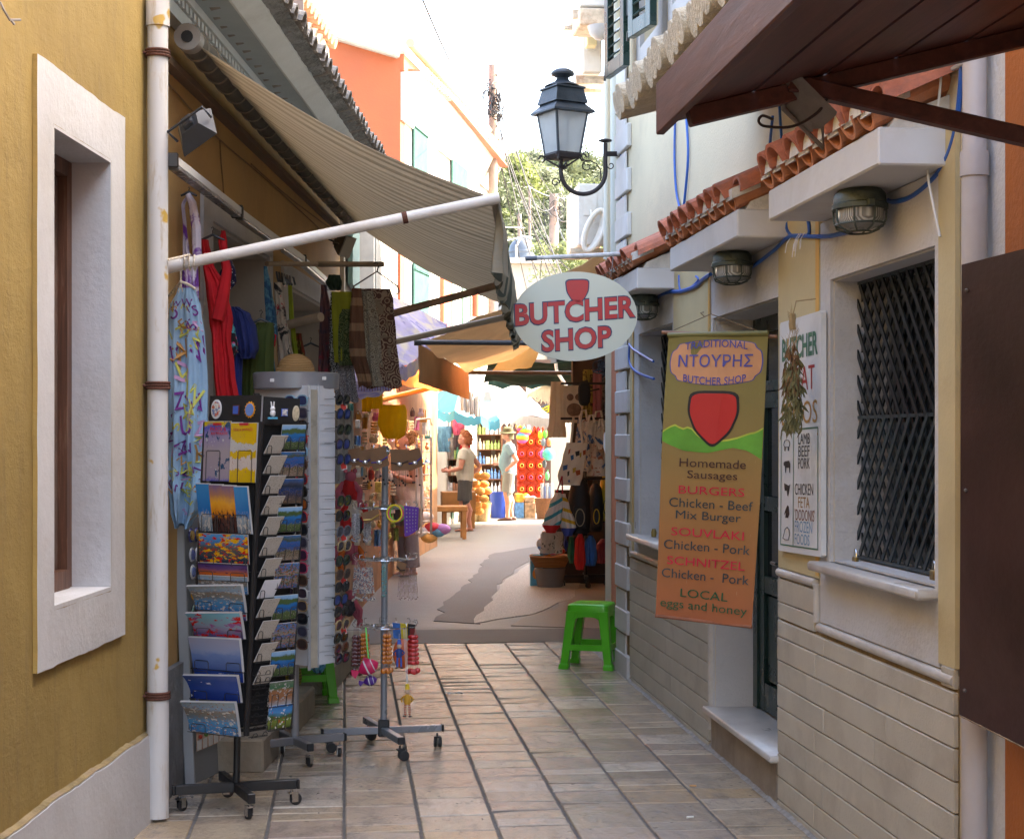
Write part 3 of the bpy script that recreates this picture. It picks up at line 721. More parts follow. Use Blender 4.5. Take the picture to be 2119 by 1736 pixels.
# brown board hanging at right edge
BD=[W(1990,548,4.35),W(2119+40,505,4.05),W(2119+40,1565,4.05),W(1985,1478,4.35)]
bdn=(BD[1]-BD[0]).cross(BD[3]-BD[0]).normalized();bdn=bdn if bdn.y>0 else-bdn
b=B();b.prism(BD,bdn*.02);brd=b.build('brown_board',M('dark_maroon_board',(.034,.013,.013),.4,.35,3,.15,40,dirt=(.06,.03,.026)))
tag(brd,'dark maroon wooden board hanging at the right edge in front of the pipe','board')
for q in(.15,.85):pq=BD[1].lerp(BD[2],q)+bdn*.03;b=B();b.beam(pq,(1.86,pq.y+.12,pq.z),.03,.03);b.build('wall_bracket',fgrey,brd)
wr=M('bare_worn_wood',(.22,.15,.09),.8,.5,40)
for a_,c_ in((3,2),):b=B();b.tube([BD[3].lerp(BD[2],t)+Vector((0,-.0,.004*noise.noise(Vector((t*30,0,0)))-.002))for t in[i/30 for i in range(31)]],[.0015+.0045*abs(noise.noise(Vector((i*.7,3,0))))for i in range(31)],5);b.build('worn_edge',wr,brd)
for q in(.06,.5,.94):b=B();b.ball(BD[0].lerp(BD[1],.08).lerp(BD[3].lerp(BD[2],.08),q)-bdn*.004,.006,8,5);b.build('screw',M('dull_screw',(.10,.08,.07),.5),brd)
# terracotta pipe at the far corner, pale pipes above
b=B();q=G(1272.5,1350);b.tube([(q.x,q.y,.02),(q.x,q.y,2.75)],.026,14);b.tube([(q.x,q.y,.80),(q.x,q.y,.83)],.029,14)
tag(b.build('terracotta_downpipe',M('terracotta_paint',(.50,.20,.12),.6,.1,5,.1,40),smooth=True),'terracotta painted drainpipe behind the green stool','drainpipe')
b=B();q2=W(1273,500,11.5);b.tube([(q2.x,q2.y,2.5),(q2.x,q2.y,6)],.034,14);tag(b.build('pale_downpipe',M('pale_green_grey_paint',(.52,.53,.48),.6,.06,4),smooth=True),'wide pale grey drainpipe rising at the far corner of the butcher building','drainpipe')
b=B();q3=W(1254.5,400,12.2);b.tube([(q3.x,q3.y,2.9),(q3.x,q3.y,3.9),(q3.x+.02,q3.y,6.5)],.021,12);tag(b.build('white_downpipe',M('cream_white_pipe',(.62,.60,.53),.5,.06,4),smooth=True),'thin cream drainpipe left of the wider pale one','drainpipe')
# ================================================================ ochre building, shop building and awning on the left
def ochre_mat():
 t=NT('ochre_render');P=t.pos('pos');n1=t.noise(P,1.1,6,.6,.3);base=t.ramp(n1,[(.3,(.235,.155,.040)),(.55,(.29,.195,.050)),(.75,(.335,.23,.064))])
 st=t.noise(t.pos('pos',scale=(5,5,.7)),2.2,6,.65,.6);base=t.mix(t.math('MULTIPLY',t.ramp(st,[(.52,(0,0,0)),(.72,(1,1,1))]),.45),base,(.17,.115,.045))
 sp=t.noise(P,7,8,.75);base=t.mix(t.math('MULTIPLY',t.ramp(sp,[(.58,(0,0,0)),(.7,(1,1,1))]),.25),base,(.42,.32,.14));hr=t.noise(t.pos('pos',scale=(1,1,4)),14,5,.7)
 return t.fin(base,.85,t.bump(t.noise(P,3.5,3,.5),.25,.05,t.bump(t.noise(P,60,6,.65),.25,.012,t.bump(hr,.12,.02))))
ochre=ochre_mat()
ochre_d=M('ochre_render_of_shop',(.44,.27,.10),.85,.10,2.2,.3,60,dirt=(.34,.20,.075),bd=.014)
ledge_o=M('light_ochre_edge',(.42,.27,.07),.85,.1,6,.4,50)
YB=thing('ochre_building','ochre building at the left edge with one white-framed window and white plinth','building',LW.p(5.6,0,0))
WIN=(5.51,6.215,.985,2.585)
b=B();wall_holes(b,LW,3.0,6.86,-.03,4.2,-.3,0,[WIN]);b.slab(LW,-6,3.0,-.3,0,-.03,4.2);b.slab(LW,-6,6.86,-3.0,-2.8,-.03,4.2);b.slab(LW,6.6,6.86,-2.8,-.3,-.03,4.2);b.slab(LW,-6,6.86,-3,.12,4.2,4.3)
b.build('wall',ochre,YB)
lwp=M('brushed_white_paint',(.52,.515,.51),.8,.07,3,.3,28,dirt=(.44,.42,.39),bd=.012)
# surround with wobbly edges
def wob(fr,Y0,Y1,z0,z1,inner,o0,o1,mat,parent,name,amp=.006,edge=None):
 """plaster frame with uneven outline"""
 def edgepts(y0,y1,za,zb,n=26,a=amp,sd=0):
  pts=[]
  for(p,q)in(((y0,za),(y1,za)),((y1,za),(y1,zb)),((y1,zb),(y0,zb)),((y0,zb),(y0,za))):
   for i in range(n):
    t=i/n;y=p[0]+(q[0]-p[0])*t;z=p[1]+(q[1]-p[1])*t
    w_=noise.noise(Vector((y*7+sd,z*7,0)))*a+noise.noise(Vector((y*30,z*30,sd)))*a*.4;pts.append((y+w_*(1 if q[0]==p[0]else 0),z+w_*(1 if q[1]==p[1]else 0)))
  return pts
 O=edgepts(Y0,Y1,z0,z1);I=edgepts(*inner,a=amp*.6,sd=5);n=len(O)
 b=B();vs=[fr.p(y,o1,z)for y,z in O]+[fr.p(y,o1,z)for y,z in I]+[fr.p(y,o0,z)for y,z in O]
 fs=[(i,(i+1)%n,n+(i+1)%n,n+i)for i in range(n)];b.add(vs,fs);s_=[(i,2*n+i,2*n+(i+1)%n,(i+1)%n)for i in range(n)]
 b.m=1 if edge else 0;b.f+=s_;b.mi+=[b.m]*len(s_)
 return b.build(name,[mat,edge]if edge else mat,parent)
wob(LW,5.345,6.405,.80,2.775,WIN,.0005,.016,lwp,YB,'window_surround',edge=ledge_o)
dep=.15
for nm,(y0,y1,z0,z1)in(('window_reveal',(WIN[1]-.012,WIN[1]-.001,WIN[2],WIN[3])),('window_reveal',(WIN[0]+.001,WIN[0]+.012,WIN[2],WIN[3])),('window_head',(WIN[0]+.012,WIN[1]-.012,WIN[3]-.012,WIN[3]-.001)),('window_sill',(WIN[0]+.012,WIN[1]-.012,WIN[2]+.001,WIN[2]+.016))):
 b=B();b.slab(LW,y0,y1,-dep,.0155,z0,z1);b.build(nm,lwp,YB)
woodw=NT('dark_weathered_wood');P=woodw.pos('pos',scale=(18,18,1.2));n_=woodw.noise(P,3,8,.65,.4)
WDW=woodw.fin(woodw.ramp(n_,[(.3,(.055,.025,.014)),(.55,(.13,.055,.028)),(.8,(.27,.17,.11))]),.5,woodw.bump(n_,.3,.006))
wd2=M('grey_brown_shutter_wood',(.13,.085,.065),.6,.25,6,.3,40)
wi=part_at('window',YB,LW.p(5.9,-dep,1.0))
b=B();y0,y1,z0,z1=WIN
b.slab(LW,y0+.013,y0+.07,-.22,-dep+.02,z0+.017,z1-.013);b.slab(LW,y1-.07,y1-.013,-.22,-dep+.02,z0+.017,z1-.013);b.slab(LW,y0+.07,y1-.07,-.22,-dep+.02,z1-.07,z1-.013);b.slab(LW,y0+.07,y1-.07,-.22,-dep+.03,z0+.017,z0+.085)
b.build('frame',WDW,wi)
b=B()
for a_,c_ in((y0+.072,(y0+y1)/2-.003),((y0+y1)/2+.003,y1-.072)):
 b.slab(LW,a_,a_+.05,-.20,-.165,z0+.087,z1-.073);b.slab(LW,c_-.05,c_,-.20,-.165,z0+.087,z1-.073);b.slab(LW,a_+.05,c_-.05,-.20,-.165,z0+.087,z0+.2);b.slab(LW,a_+.05,c_-.05,-.20,-.165,z1-.15,z1-.073);b.slab(LW,a_+.05,c_-.05,-.195,-.18,z0+.2,z1-.15)
b.build('shutter_panel',wd2,wi)
# plinth with broken top edge
b=B()
def pl(i,j):
 Y=-2+i*8.85;top=.362+.012*noise.noise(Vector((Y*3,0,0)))+.006*noise.noise(Vector((Y*16,3,0)))-.02*max(0,(Y-6.3))
 if j==0:return LW.p(Y,.032+.004*noise.noise(Vector((Y*5,1,1))),-.03)
 if j<.5:return LW.p(Y,.030+.004*noise.noise(Vector((Y*5,j*4,1))),top*.55)
 if j<.9:return LW.p(Y,.028,top-.004)
 return LW.p(Y,.0008,top)
b.grid(pl,220,4);b.add([LW.p(6.85,.032,-.03),LW.p(6.85,.03,.35),LW.p(6.85,-.1,.35),LW.p(6.85,-.1,-.03)],[(0,1,2,3)])
b.build('plinth',lwp,YB)
b=B()
def lg(i,j):
 Y=-2+i*8.82;top=.362+.012*noise.noise(Vector((Y*3,0,0)))+.006*noise.noise(Vector((Y*16,3,0)))-.02*max(0,(Y-6.3))
 return LW.p(Y,.0012+.024*(1-j),top+.0015+.007*j+.004*noise.noise(Vector((Y*22,j,5))))
b.grid(lg,200,1);b.build('plinth_ledge',M('worn_yellow_ledge',(.26,.19,.085),.85,.4,9,.5,40,dirt=(.28,.2,.13)),YB)
# wire stub at top left
b=B();q=LW.hit(28,40,.03);b.tube([LW.hit(0,5,.02),LW.hit(8,22,.03),LW.hit(20,42,.04),LW.hit(42,42,.05)],.004,5);b.tube([LW.hit(22,42,.04),LW.hit(30,52,.05)],.004,5)
tag(b.build('wire_stub',M('grey_old_cable',(.25,.22,.2),.7)),'frayed grey cable stub sticking out of the ochre wall top left','cable')
# downpipe
pipe_w=NT('rusty_white_pipe_paint');P=pipe_w.pos('pos',scale=(14,14,2.2));n1=pipe_w.noise(P,2.2,7,.65,.5);P2=pipe_w.pos('pos');n2=pipe_w.noise(P2,9,3,.5)
base=pipe_w.mix(pipe_w.ramp(n1,[(.56,(0,0,0)),(.72,(1,1,1))]),(.58,.565,.54),(.44,.36,.25));base=pipe_w.mix(pipe_w.ramp(n2,[(.66,(0,0,0)),(.70,(1,1,1))]),base,(.52,.33,.07))
PW=pipe_w.fin(base,.45,pipe_w.bump(n1,.1,.004))
rust=M('rusty_iron',(.10,.035,.02),.8,.35,30,.4,90)
px_,py_=-.752,6.76
DP=thing('white_downpipe','white drainpipe with rusty clamps at the corner of the ochre building','drainpipe',(px_,py_,0))
b=B();b.tube([(px_,py_,.015),(px_,py_,.50)],.0445,20);b.tube([(px_,py_,.50),(px_,py_,3.27)],.0415,20);b.build('pipe',PW,DP,smooth=True)
b=B();b.tube([(px_,py_,3.22),(px_,py_,3.33),(px_+.02,py_+.01,3.37),(px_+.055,py_+.03,3.405)],.048,18);b.tube([(px_+.045,py_+.02,3.395),(px_+.26,py_+.15,3.55)],.043,18);b.build('elbow',PW,DP,smooth=True)
for z in(3.11,1.765,.51):
 b=B();b.tube([(px_+.0465*math.cos(a),py_+.0465*math.sin(a),z)for a in[i*math.pi/12 for i in range(24)]],.006,6,closed=True);b.tube([(px_+.0465*math.cos(a),py_+.0465*math.sin(a),z+.011)for a in[i*math.pi/12 for i in range(24)]],.006,6,closed=True);b.tube([(px_+.0465*math.cos(a),py_+.0465*math.sin(a),z-.011)for a in[i*math.pi/12 for i in range(24)]],.006,6,closed=True)
 b.tube([(px_-.04,py_-.02,z),(px_-.095,py_-.03,z)],.006,6);b.build('clamp',rust,DP)
# shop building -----------------------------------------------------------------
S0=6.87
SB=thing('souvenir_shop_building','ochre shop building behind the striped awning with white dentil cornice','building',LW.p(10,0,0))
H1=(8.15,9.75,.15,2.62);H2=(10.45,12.3,.15,2.52)
b=B();wall_holes(b,LW,S0,13.0,-.03,3.42,-.35,-.03,[H1,H2]);b.slab(LW,S0,13.0,-2.5,-2.3,-.03,3.42);b.slab(LW,12.8,13.0,-2.3,-.35,-.03,3.42);b.slab(LW,6.95,7.15,-2.3,-.35,-.03,3.42);b.slab(LW,S0,13.0,-2.5,.0,3.42,3.5)
b.build('wall',ochre_d,SB)
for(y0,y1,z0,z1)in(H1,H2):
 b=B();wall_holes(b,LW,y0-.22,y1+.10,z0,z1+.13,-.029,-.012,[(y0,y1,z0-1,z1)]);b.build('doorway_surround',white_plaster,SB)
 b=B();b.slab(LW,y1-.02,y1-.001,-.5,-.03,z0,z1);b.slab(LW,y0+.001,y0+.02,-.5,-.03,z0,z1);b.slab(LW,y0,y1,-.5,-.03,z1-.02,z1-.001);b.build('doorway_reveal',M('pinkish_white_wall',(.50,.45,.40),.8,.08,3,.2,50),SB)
 b=B();b.slab(LW,y0+.02,y1-.02,-.52,-.5,z0,z1-.02);b.build('interior_shade_panel',M('dim_interior_shade',(.16,.13,.11),.8,.4,2),SB)  # flat panel whose dull colour stands in for the dim shop interior
b=B();b.slab(LW,S0,8.0,-.029,.0,-.03,.55);b.build('grey_base',M('peeling_grey_base',(.16,.17,.19),.85,.3,5,.6,30,dirt=(.36,.36,.37),bd=.03),SB)
# cornice
blu=M('pale_blue_white_cornice',(.56,.60,.60),.8,.08,3,.3,50,dirt=(.42,.44,.43))
blug=M('blue_grey_soffit',(.30,.35,.37),.8,.1,3,.2,50)
mort_g=M('dirty_grey_mortar',(.17,.175,.17),.95,.35,10,.9,40,dirt=(.30,.31,.31),bd=.03)
b=B();Yc0,Yc1=6.9,13.05
b.slab(LW,Yc0,Yc1,-.02,.035,3.36,3.42);b.slab(LW,Yc0,Yc1,-.02,.06,3.46,3.50);b.build('cornice_band',blu,SB)
nd=78
mden=B();mden.obox((0,0,0),(.03,0,0),(0,.022,0),(0,0,.018));md=mden.mesh('dentil',blu,Vector(),False)
for i in range(nd):
 Y=Yc0+.03+i*(Yc1-Yc0-.05)/nd;place(md,'dentil',SB,LW.p(Y,.018,3.44),(0,0,-math.atan(LW.m)))
b=B();b.prism([LW.p(Yc0,.06,3.50),LW.p(Yc0,.21,3.515),LW.p(Yc0,.21,3.56),LW.p(Yc0,-.02,3.56),LW.p(Yc0,-.02,3.50)],LW.p(Yc1,0,0)-LW.p(Yc0,0,0));b.build('soffit',blug,SB)
b=B();b.prism([LW.p(Yc0,.2105,3.50),LW.p(Yc0,.225,3.495),LW.p(Yc0,.325,3.545),LW.p(Yc0,.325,3.60),LW.p(Yc0,.2105,3.60)],LW.p(Yc1,0,0)-LW.p(Yc0,0,0));b.build('cornice_fascia',blu,SB)
b=B();b.grid(lambda i,j:LW.p(Yc0+i*(Yc1-Yc0),.326+.075*j+.006*noise.noise(Vector((i*60,j*3,0))),3.552+.02*j+.012*noise.noise(Vector((i*80,j*5,2)))),180,5);b.build('mortar_fringe',mort_g,SB)
gt=M('weathered_grey_tile',(.20,.175,.15),.9,.3,14,.6,50,dirt=(.31,.29,.26),rnd=True)
bt=B();rows=[]
for(x,r)in((0,.062),(.34,.058)):
 rows.append([Vector((-x,r*math.cos(a),r*math.sin(a)))for a in[math.pi*i/7 for i in range(8)]]+[Vector((-x,(r-.013)*math.cos(a),(r-.013)*math.sin(a)))for a in[math.pi*(7-i)/7 for i in range(8)]])
bt.loft(rows);GT=bt.mesh('roof_tile',gt,Vector(),False)
rt=random.Random(9)
for i in range(38):
 Y=Yc0+.1+i*.163;az=-math.atan(LW.m)
 place(GT,'roof_tile',SB,LW.p(Y,.425+rt.uniform(-.012,.012),3.575+rt.uniform(-.006,.006)),(rt.uniform(-.04,.04),math.radians(14),az+rt.uniform(-.04,.04)))
 o=place(GT,'roof_tile',SB,LW.p(Y+.08,.405+rt.uniform(-.012,.012),3.635),(math.pi,math.radians(-14),az))
b=B();b.prism([LW.p(Yc0,.30,3.61),LW.p(Yc0,-2.5,4.15),LW.p(Yc0,-2.5,3.9),LW.p(Yc0,.30,3.602)],LW.p(Yc1,0,0)-LW.p(Yc0,0,0));b.build('roof',gt,SB)
# raised stone step along the shop front
stc=M('rough_step_stone',(.30,.26,.20),.8,.2,5,.6,40,dirt=(.22,.19,.15),rnd=True)
ST=thing('stone_step','long raised stone step along the souvenir shop front','step',LW.p(10,.4,0))
ys=[7.72,8.5,9.36,10.0,10.75,11.4,12.0]
for a_,c_ in zip(ys,ys[1:]):
 if a_==9.36:continue
 b=B();oo=.31+rt.uniform(-.004,.004)
 c0=LW.p((a_+c_)/2,(oo-.03)/2,.075);L=(LW.p(c_,0,0)-LW.p(a_,0,0))/2
 b.obox(c0,L*.996,Vector((LW.n[0],LW.n[1],0))*(oo+.03)/2,(0,0,.082),.012);b.build('step_block',stc,ST)
# -------------------------------------------------------------- awning
def striped(name,c1,c2,freq,axis,tr=.25,wrink=.5):
 t=NT(name);P=t.pos('uv');sx=t.new('ShaderNodeSeparateXYZ');t.link(P,sx.inputs[0]);u=sx.outputs[axis]
 w1=t.math('SINE',t.math('MULTIPLY',u,freq*6.2832));w2=t.math('SINE',t.math('MULTIPLY',u,freq*6.2832*3.1))
 f=t.math('ADD',t.math('MULTIPLY',w1,.32),t.math('ADD',t.math('MULTIPLY',w2,.18),.5))
 ns=t.noise(t.pos('pos'),5,5,.6)
 base=t.mix(t.ramp(f,[(.30,(0,0,0)),(.62,(1,1,1))]),c1,c2);base=t.mix(t.math('MULTIPLY',ns,.30),base,(.16,.14,.12))
 mp=t.new('ShaderNodeMapping');mp.inputs['Scale'].default_value=(70 if axis==0 else 5,5 if axis==0 else 70,1);t.link(P,mp.inputs[0])
 nb=t.noise(mp.outputs[0],1,4,.6)
 t.fin(base,.85,t.bump(nb,wrink,.02))
 tr_=t.new('ShaderNodeBsdfTranslucent');t.link(base,tr_.inputs[0]);mx=t.new('ShaderNodeMixShader');mx.inputs[0].default_value=tr
 t.link(t.p.outputs[0],mx.inputs[1]);t.link(tr_.outputs[0],mx.inputs[2]);t.link(mx.outputs[0],t.out.inputs[0]);return t.m
AWM=striped('striped_awning_canvas',(.42,.37,.29),(.60,.53,.43),42,0,.6)
VAL=striped('green_striped_valance',(.075,.10,.09),(.40,.38,.31),16,0,.2)
AW=thing('striped_awning','big grey-brown striped shop awning stretched over the alley on white arms','awning',LW.p(10,0,3.25))
Ra=LW.hit(361,85,.08);Ra=LW.p(7.20,.09,3.27);Rb=LW.p(12.95,.09,3.24)
Fa=W(1024,412,6.92);Fb=W(1068,640,12.75)
whitep=M('worn_white_metal',(.62,.60,.57),.4,.08,6,.1,40,dirt=(.45,.38,.30))
def fab(i,j): # i along, j from roller (0) to front (1)
 p=(Ra.lerp(Rb,i)).lerp(Fa.lerp(Fb,i),j)
 s=-.06*math.sin(math.pi*j)*(1+.5*math.sin(math.pi*i))-.02*math.sin(math.pi*i)*j
 w=.014*math.sin(math.pi*j)*noise.noise(Vector((i*16,j*1.2,0)))+.012*j*math.sin(i*40)*.3+.006*noise.noise(Vector((i*45,j*2,4)))
 return p+Vector((0,0,s+w))
b=B();b.sheet(fab,90,26,.003,uv=1);b.build('awning_fabric',AWM,AW,smooth=True)
b=B();d=(Rb-Ra).normalized();b.tube([Ra-d*.05,Rb+d*.03],.056,18);
n_=15
b.build('roller',M('rolled_canvas',(.13,.12,.10),.85,.2,10,.2,40),AW,smooth=True)
for i in range(26):
 b=B();c=Ra.lerp(Rb,(i+.5)/26);r=.059
 up=Vector((0,0,1));sd_=d.cross(up);b.tube([c+sd_*r*math.cos(a)+up*r*math.sin(a)-d*.02*math.cos(a-1)for a in[q*math.pi/8 for q in range(16)]],.0045,4,closed=True);b.build('roller_seam',M('beige_seam',(.30,.27,.22),.8),AW)
b=B();b.tube([Ra-d*.07,Ra+d*.01],.058,18);b.build('roller_end_cap',M('grey_beige_cap',(.27,.25,.22),.5),AW,smooth=True)
b=B();b.tube([Ra-d*.075,Ra-d*.0705],.026,12);b.build('roller_socket_shade',M('hollow_shade_black',(.01,.01,.01),.6),AW)  # flat black disc paints in the dark hollow of the roller end
b=B();b.slab(LW,7.05,13.0,-.03,.02,3.155,3.19);b.build('wall_rail',M('brown_rail',(.16,.10,.06),.7),AW)
Pa=LW.hit(352,552,.05);b=B();b.tube([Pa,Fa+(Fa-Pa).normalized()*.02],.0235,14);b.tube([Pa-(Fa-Pa).normalized()*.03,Pa+(Fa-Pa).normalized()*.05],.027,14);b.build('arm',whitep,AW,smooth=True)
t_=Pa.lerp(Fa,.72);b=B();b.tube([t_-(Fa-Pa).normalized()*.01,t_+(Fa-Pa).normalized()*.012],.0255,14);b.build('arm_clamp',rust,AW)
b=B();b.tube([W(660,690,10.6),Fa.lerp(Fb,.62)],.024,12);b.build('arm',M('rusty_painted_pipe',(.34,.22,.15),.6,.3,8,.2,40,dirt=(.2,.1,.06)),AW,smooth=True)
b=B();b.tube([W(715,730,13.0),W(1052,655,12.7)],.025,12);b.build('arm',whitep,AW,smooth=True)
b=B();b.tube([Fa,Fb],.02,10);b.build('front_bar',M('dull_front_bar',(.3,.28,.24),.6),AW,smooth=True)
def val(i,j):
 p=Fa.lerp(Fb,i)+Vector((.012,0,-.012));dr=.30*j
 wv=.022*math.sin(i*150+math.sin(i*31))*min(1,j*2.2)+.014*noise.noise(Vector((i*24,j*2,7)))
 bx=.018*math.sin(j*2.6)+.035*(1 if i<.02 else 0)*j
 return p+Vector((wv+bx-.02*j,.012*math.sin(i*150+1)*j,-dr-.016*math.sin(i*190)*j))
b=B();b.sheet(val,420,7,.002,uv=1);b.build('valance',VAL,AW,smooth=True)
# rope on the near arm and blue caftan hanger comes later
rope=M('twisted_rope',(.55,.48,.38),.9,.35,80)
b=B();c=Pa.lerp(Fa,.06)
for q in range(3):b.tube([c+Vector((.02*q-.02,0,0))+Vector((0,.032*math.cos(a),.032*math.sin(a)))for a in[w*math.pi/8 for w in range(16)]],.004,5,closed=True)
b.tube([LW.hit(348,538,.1),c+Vector((0,-.02,.03))],.005,5);tag(b.build('rope',rope),'frayed rope knotted round the near awning arm by the drainpipe','rope')
# strip lights along the shop wall
tubm=M('white_lamp_housing',(.60,.60,.60),.35,.06,5);shm=M('shiny_reflector',(.45,.45,.46),.12,.1,10,metal=.9)
def strip(a,c,label,shiny):
 a,c=Vector(a),Vector(c);th=thing('strip_light',label,'strip light',(a+c)/2-Vector((0,0,.03)),'strip lights fixed along the shop wall')
 b=B();b.beam(a,c,.05,.045,c=.008);b.build('housing',tubm,th)
 n_=(c-a).normalized();b=B();b.beam(a+n_*.03+Vector((.004,0,-.028)),c-n_*.03+Vector((.004,0,-.028)),.044,.012,c=.003);b.build('tube_cover',shm if shiny else M('grey_lens',(.16,.16,.17),.25),th)
 for q in(a,c):
  b=B();b.obox(q,(.03,0,0),(0,.012,0),(0,0,.03),.005);b.build('end_cap',M('dark_cap',(.04,.035,.03),.5),th)
pts=[LW.hit(354,332,.10),LW.hit(490,437,.10),LW.hit(545,478,.10),LW.hit(624,537,.10),LW.hit(685,585,.10)]
strip(pts[0],pts[1],'nearest strip light on the shop wall, starting behind the white drainpipe',False)
strip(pts[1]+Vector((0,.05,0)),pts[3],'middle strip light on the shop wall, crossing behind the white awning arm',True)
strip(pts[3]+Vector((0,.05,0)),pts[4]+Vector((.0,.3,0)),'farthest strip light on the shop wall with a shiny reflector',True)
fblk=M('dark_blue_grey_plastic',(.035,.04,.05),.45,.2,10)
floodlight(LW.hit(402,268,.20),(.5,-.3,.3),(.55,.75,-.5),(-.2,.3,.8),'dark floodlight on the ochre shop wall below the awning roller',(fblk,M('dark_flood_glass',(.02,.022,.026),.5)),.085,.055,.04)
floodlight(LW.hit(712,508,.15),(.35,.9,.0),(.75,-.3,-.35),(.3,.15,.8),'grey floodlight hanging at the far end of the shop wall',(fgrey,fgl),.10,.075,.05)
# thin cables on the shop wall
thin=M('brown_wall_wire',(.22,.13,.06),.8)
rs2=random.Random(12)
for i,(pts_,lb)in enumerate(((((345,170),(450,285),(560,380),(690,500)),'upper thin wire pinned along the ochre shop wall'),(((455,290),(457,330),(463,400),(465,440)),'short vertical wire running down the ochre wall beside the first strip light'),(((520,340),(600,410),(680,470)),'lower thin wire along the far part of the ochre shop wall'))):
 cable([LW.hit(x,y,-.02)for x,y in pts_],.004,lb,thin,'wall_wire','thin wires on the shop wall')
# horizontal wooden pole holding scarves, bracket pole
polem=M('bare_wood_pole',(.36,.27,.19),.7,.2,8,.1,40)
b=B();b.tube([LW.hit(653,546,.02),W(650,546,10.6),W(795,546.5,10.4)],.020,12)
SP1=LW.hit(655,546,.0)
b=B();b.tube([W(652,547,9.9),W(795,547,9.9)],.0165,12);tag(b.build('wooden_pole',polem,smooth=True),'wooden pole sticking out over the scarves from the shop wall','pole')
b=B();b.tube([W(552,546,9.4),W(655,547,9.8)],.0145,12);tag(b.build('wooden_pole',polem,smooth=True),'thinner wooden pole along the wall above the hanging dresses','pole')
b=B();b.tube([W(598,672,9.2),W(664,656,9.0)],.026,12);tag(b.build('wooden_pole',polem,smooth=True),'short thick wooden pole between dresses and scarves','pole')
# ================================================================ buildings, poles, hill behind
white_lit=M('white_house_paint',(.40,.38,.34),.95,.06,2,.2,40,dirt=(.30,.27,.22),spec=0)
org=M('orange_house_paint',(.33,.085,.034),.85,.10,1.2,.25,30,dirt=(.34,.12,.06))
teal=M('teal_shutter_paint',(.055,.115,.10),.95,.12,4,.1,30,spec=0)
redtrim=M('red_pilaster_paint',(.50,.10,.05),.8,.1,4)
FA=Frame(.885,26,.277,1);FB=Frame(.0,13.15,.066,1)
# white facade running from the shop to the orange house
WHB=thing('white_house','plain white rendered house between the souvenir shop and the orange house','building',FB.p(19,0,0))
b=B();b.hexa([FB.p(13.15,-4,-.03),FB.p(25.9,-4,-.03),FB.p(25.9,0,-.03),FB.p(13.15,0,-.03),FB.p(13.15,-4,3.9),FB.p(25.9,-4,5.5),FB.p(25.9,0,5.5),FB.p(13.15,0,3.9)]);b.build('wall',white_lit,WHB)
b=B();b.slab(FB,13.3,14.3,.02,.06,2.8,3.85);b.build('shutter',M('pale_teal_shutter',(.16,.27,.24),.7,.1,6),WHB)
b=B();b.slab(FB,15.5,15.7,.02,.06,2.5,4.1);b.build('window_frame',M('pale_frame',(.55,.52,.46),.7),WHB)
OH=thing('orange_house','orange gabled house with white street front, teal shutters and a long gutter','building',FA.p(29,0,0))
dG=Vector((-1,.277,0)).normalized()
c0=FA.p(26,0,0)
ztop=7.80
b=B();pg=[c0,c0+dG*9,c0+dG*9+Vector((0,0,10.8)),c0+dG*3.1+Vector((0,0,8.72)),c0+dG*1.4+Vector((0,0,8.05)),c0+Vector((0,0,ztop-.2))]
b.prism(pg,Vector((.277,1,0)).normalized()*.3);b.build('gable_wall',org,OH)
cop=[c0+dG*(-.02)+Vector((0,0,ztop-.2)),c0+dG*1.4+Vector((0,0,8.06)),c0+dG*3.1+Vector((0,0,8.73)),c0+dG*9+Vector((0,0,10.82))]
b=B()
for a_,c_ in zip(cop,cop[1:]):b.beam(a_+Vector((.0,.05,.05)),c_+Vector((.0,.05,.05)),.5,.2,c=.03)
b.build('coping',M('weathered_white_coping',(.36,.35,.33),.9,.15,3,.5,20,dirt=(.36,.34,.31)),OH)
hA=[]
b=B();wall_holes(b,FA,26.31,33.4,-.03,7.38,-5,0,hA);b.build('wall',white_lit,OH)
b=B();b.slab(FA,26.0,33.45,.001,.06,7.38,7.64);b.build('orange_band',org,OH)
b=B();b.prism([FA.p(26.02,.09,6.78),FA.p(26.02,.04,6.6),FA.p(26.02,.002,6.6),FA.p(26.02,.002,7.36),FA.p(26.02,.34,7.36),FA.p(26.02,.32,7.22)],FA.p(33.5,0,0)-FA.p(26.02,0,0));b.build('cornice',M('white_cornice',(.5,.48,.45),.8),OH)
ml=B();ml.obox((0,0,0),(.05,0,0),(0,.05,0),(0,0,.06));mm_=ml.mesh('dentil',MC['white_cornice'],Vector(),False)
for i in range(44):place(mm_,'dentil',OH,FA.p(26.15+i*.166,.36,7.37),(0,0,-math.atan(FA.m)))
b=B();P=[FA.p(25.95,.17,7.80),FA.p(33.4,.17,7.66)];b.tube(P,.075,10);b.build('gutter',M('cream_gutter',(.36,.28,.18),.6,.15,3),OH,smooth=True)
b=B();b.prism([FA.p(26.3,.42,7.42),FA.p(26.3,-3,7.9),FA.p(26.3,-3,7.6),FA.p(26.3,.42,7.38)],FA.p(33.4,0,-.3)-FA.p(26.3,0,0));b.build('roof',terra,OH)
b=B();q=FA.p(33.3,.2,7.6);b.tube([q,q+Vector((0,0,-.25)),FA.p(33.35,.12,6.6),FA.p(33.35,.12,0)],.07,10);b.build('gutter_downpipe',M('orange_pipe',(.62,.17,.04),.6),OH,smooth=True)
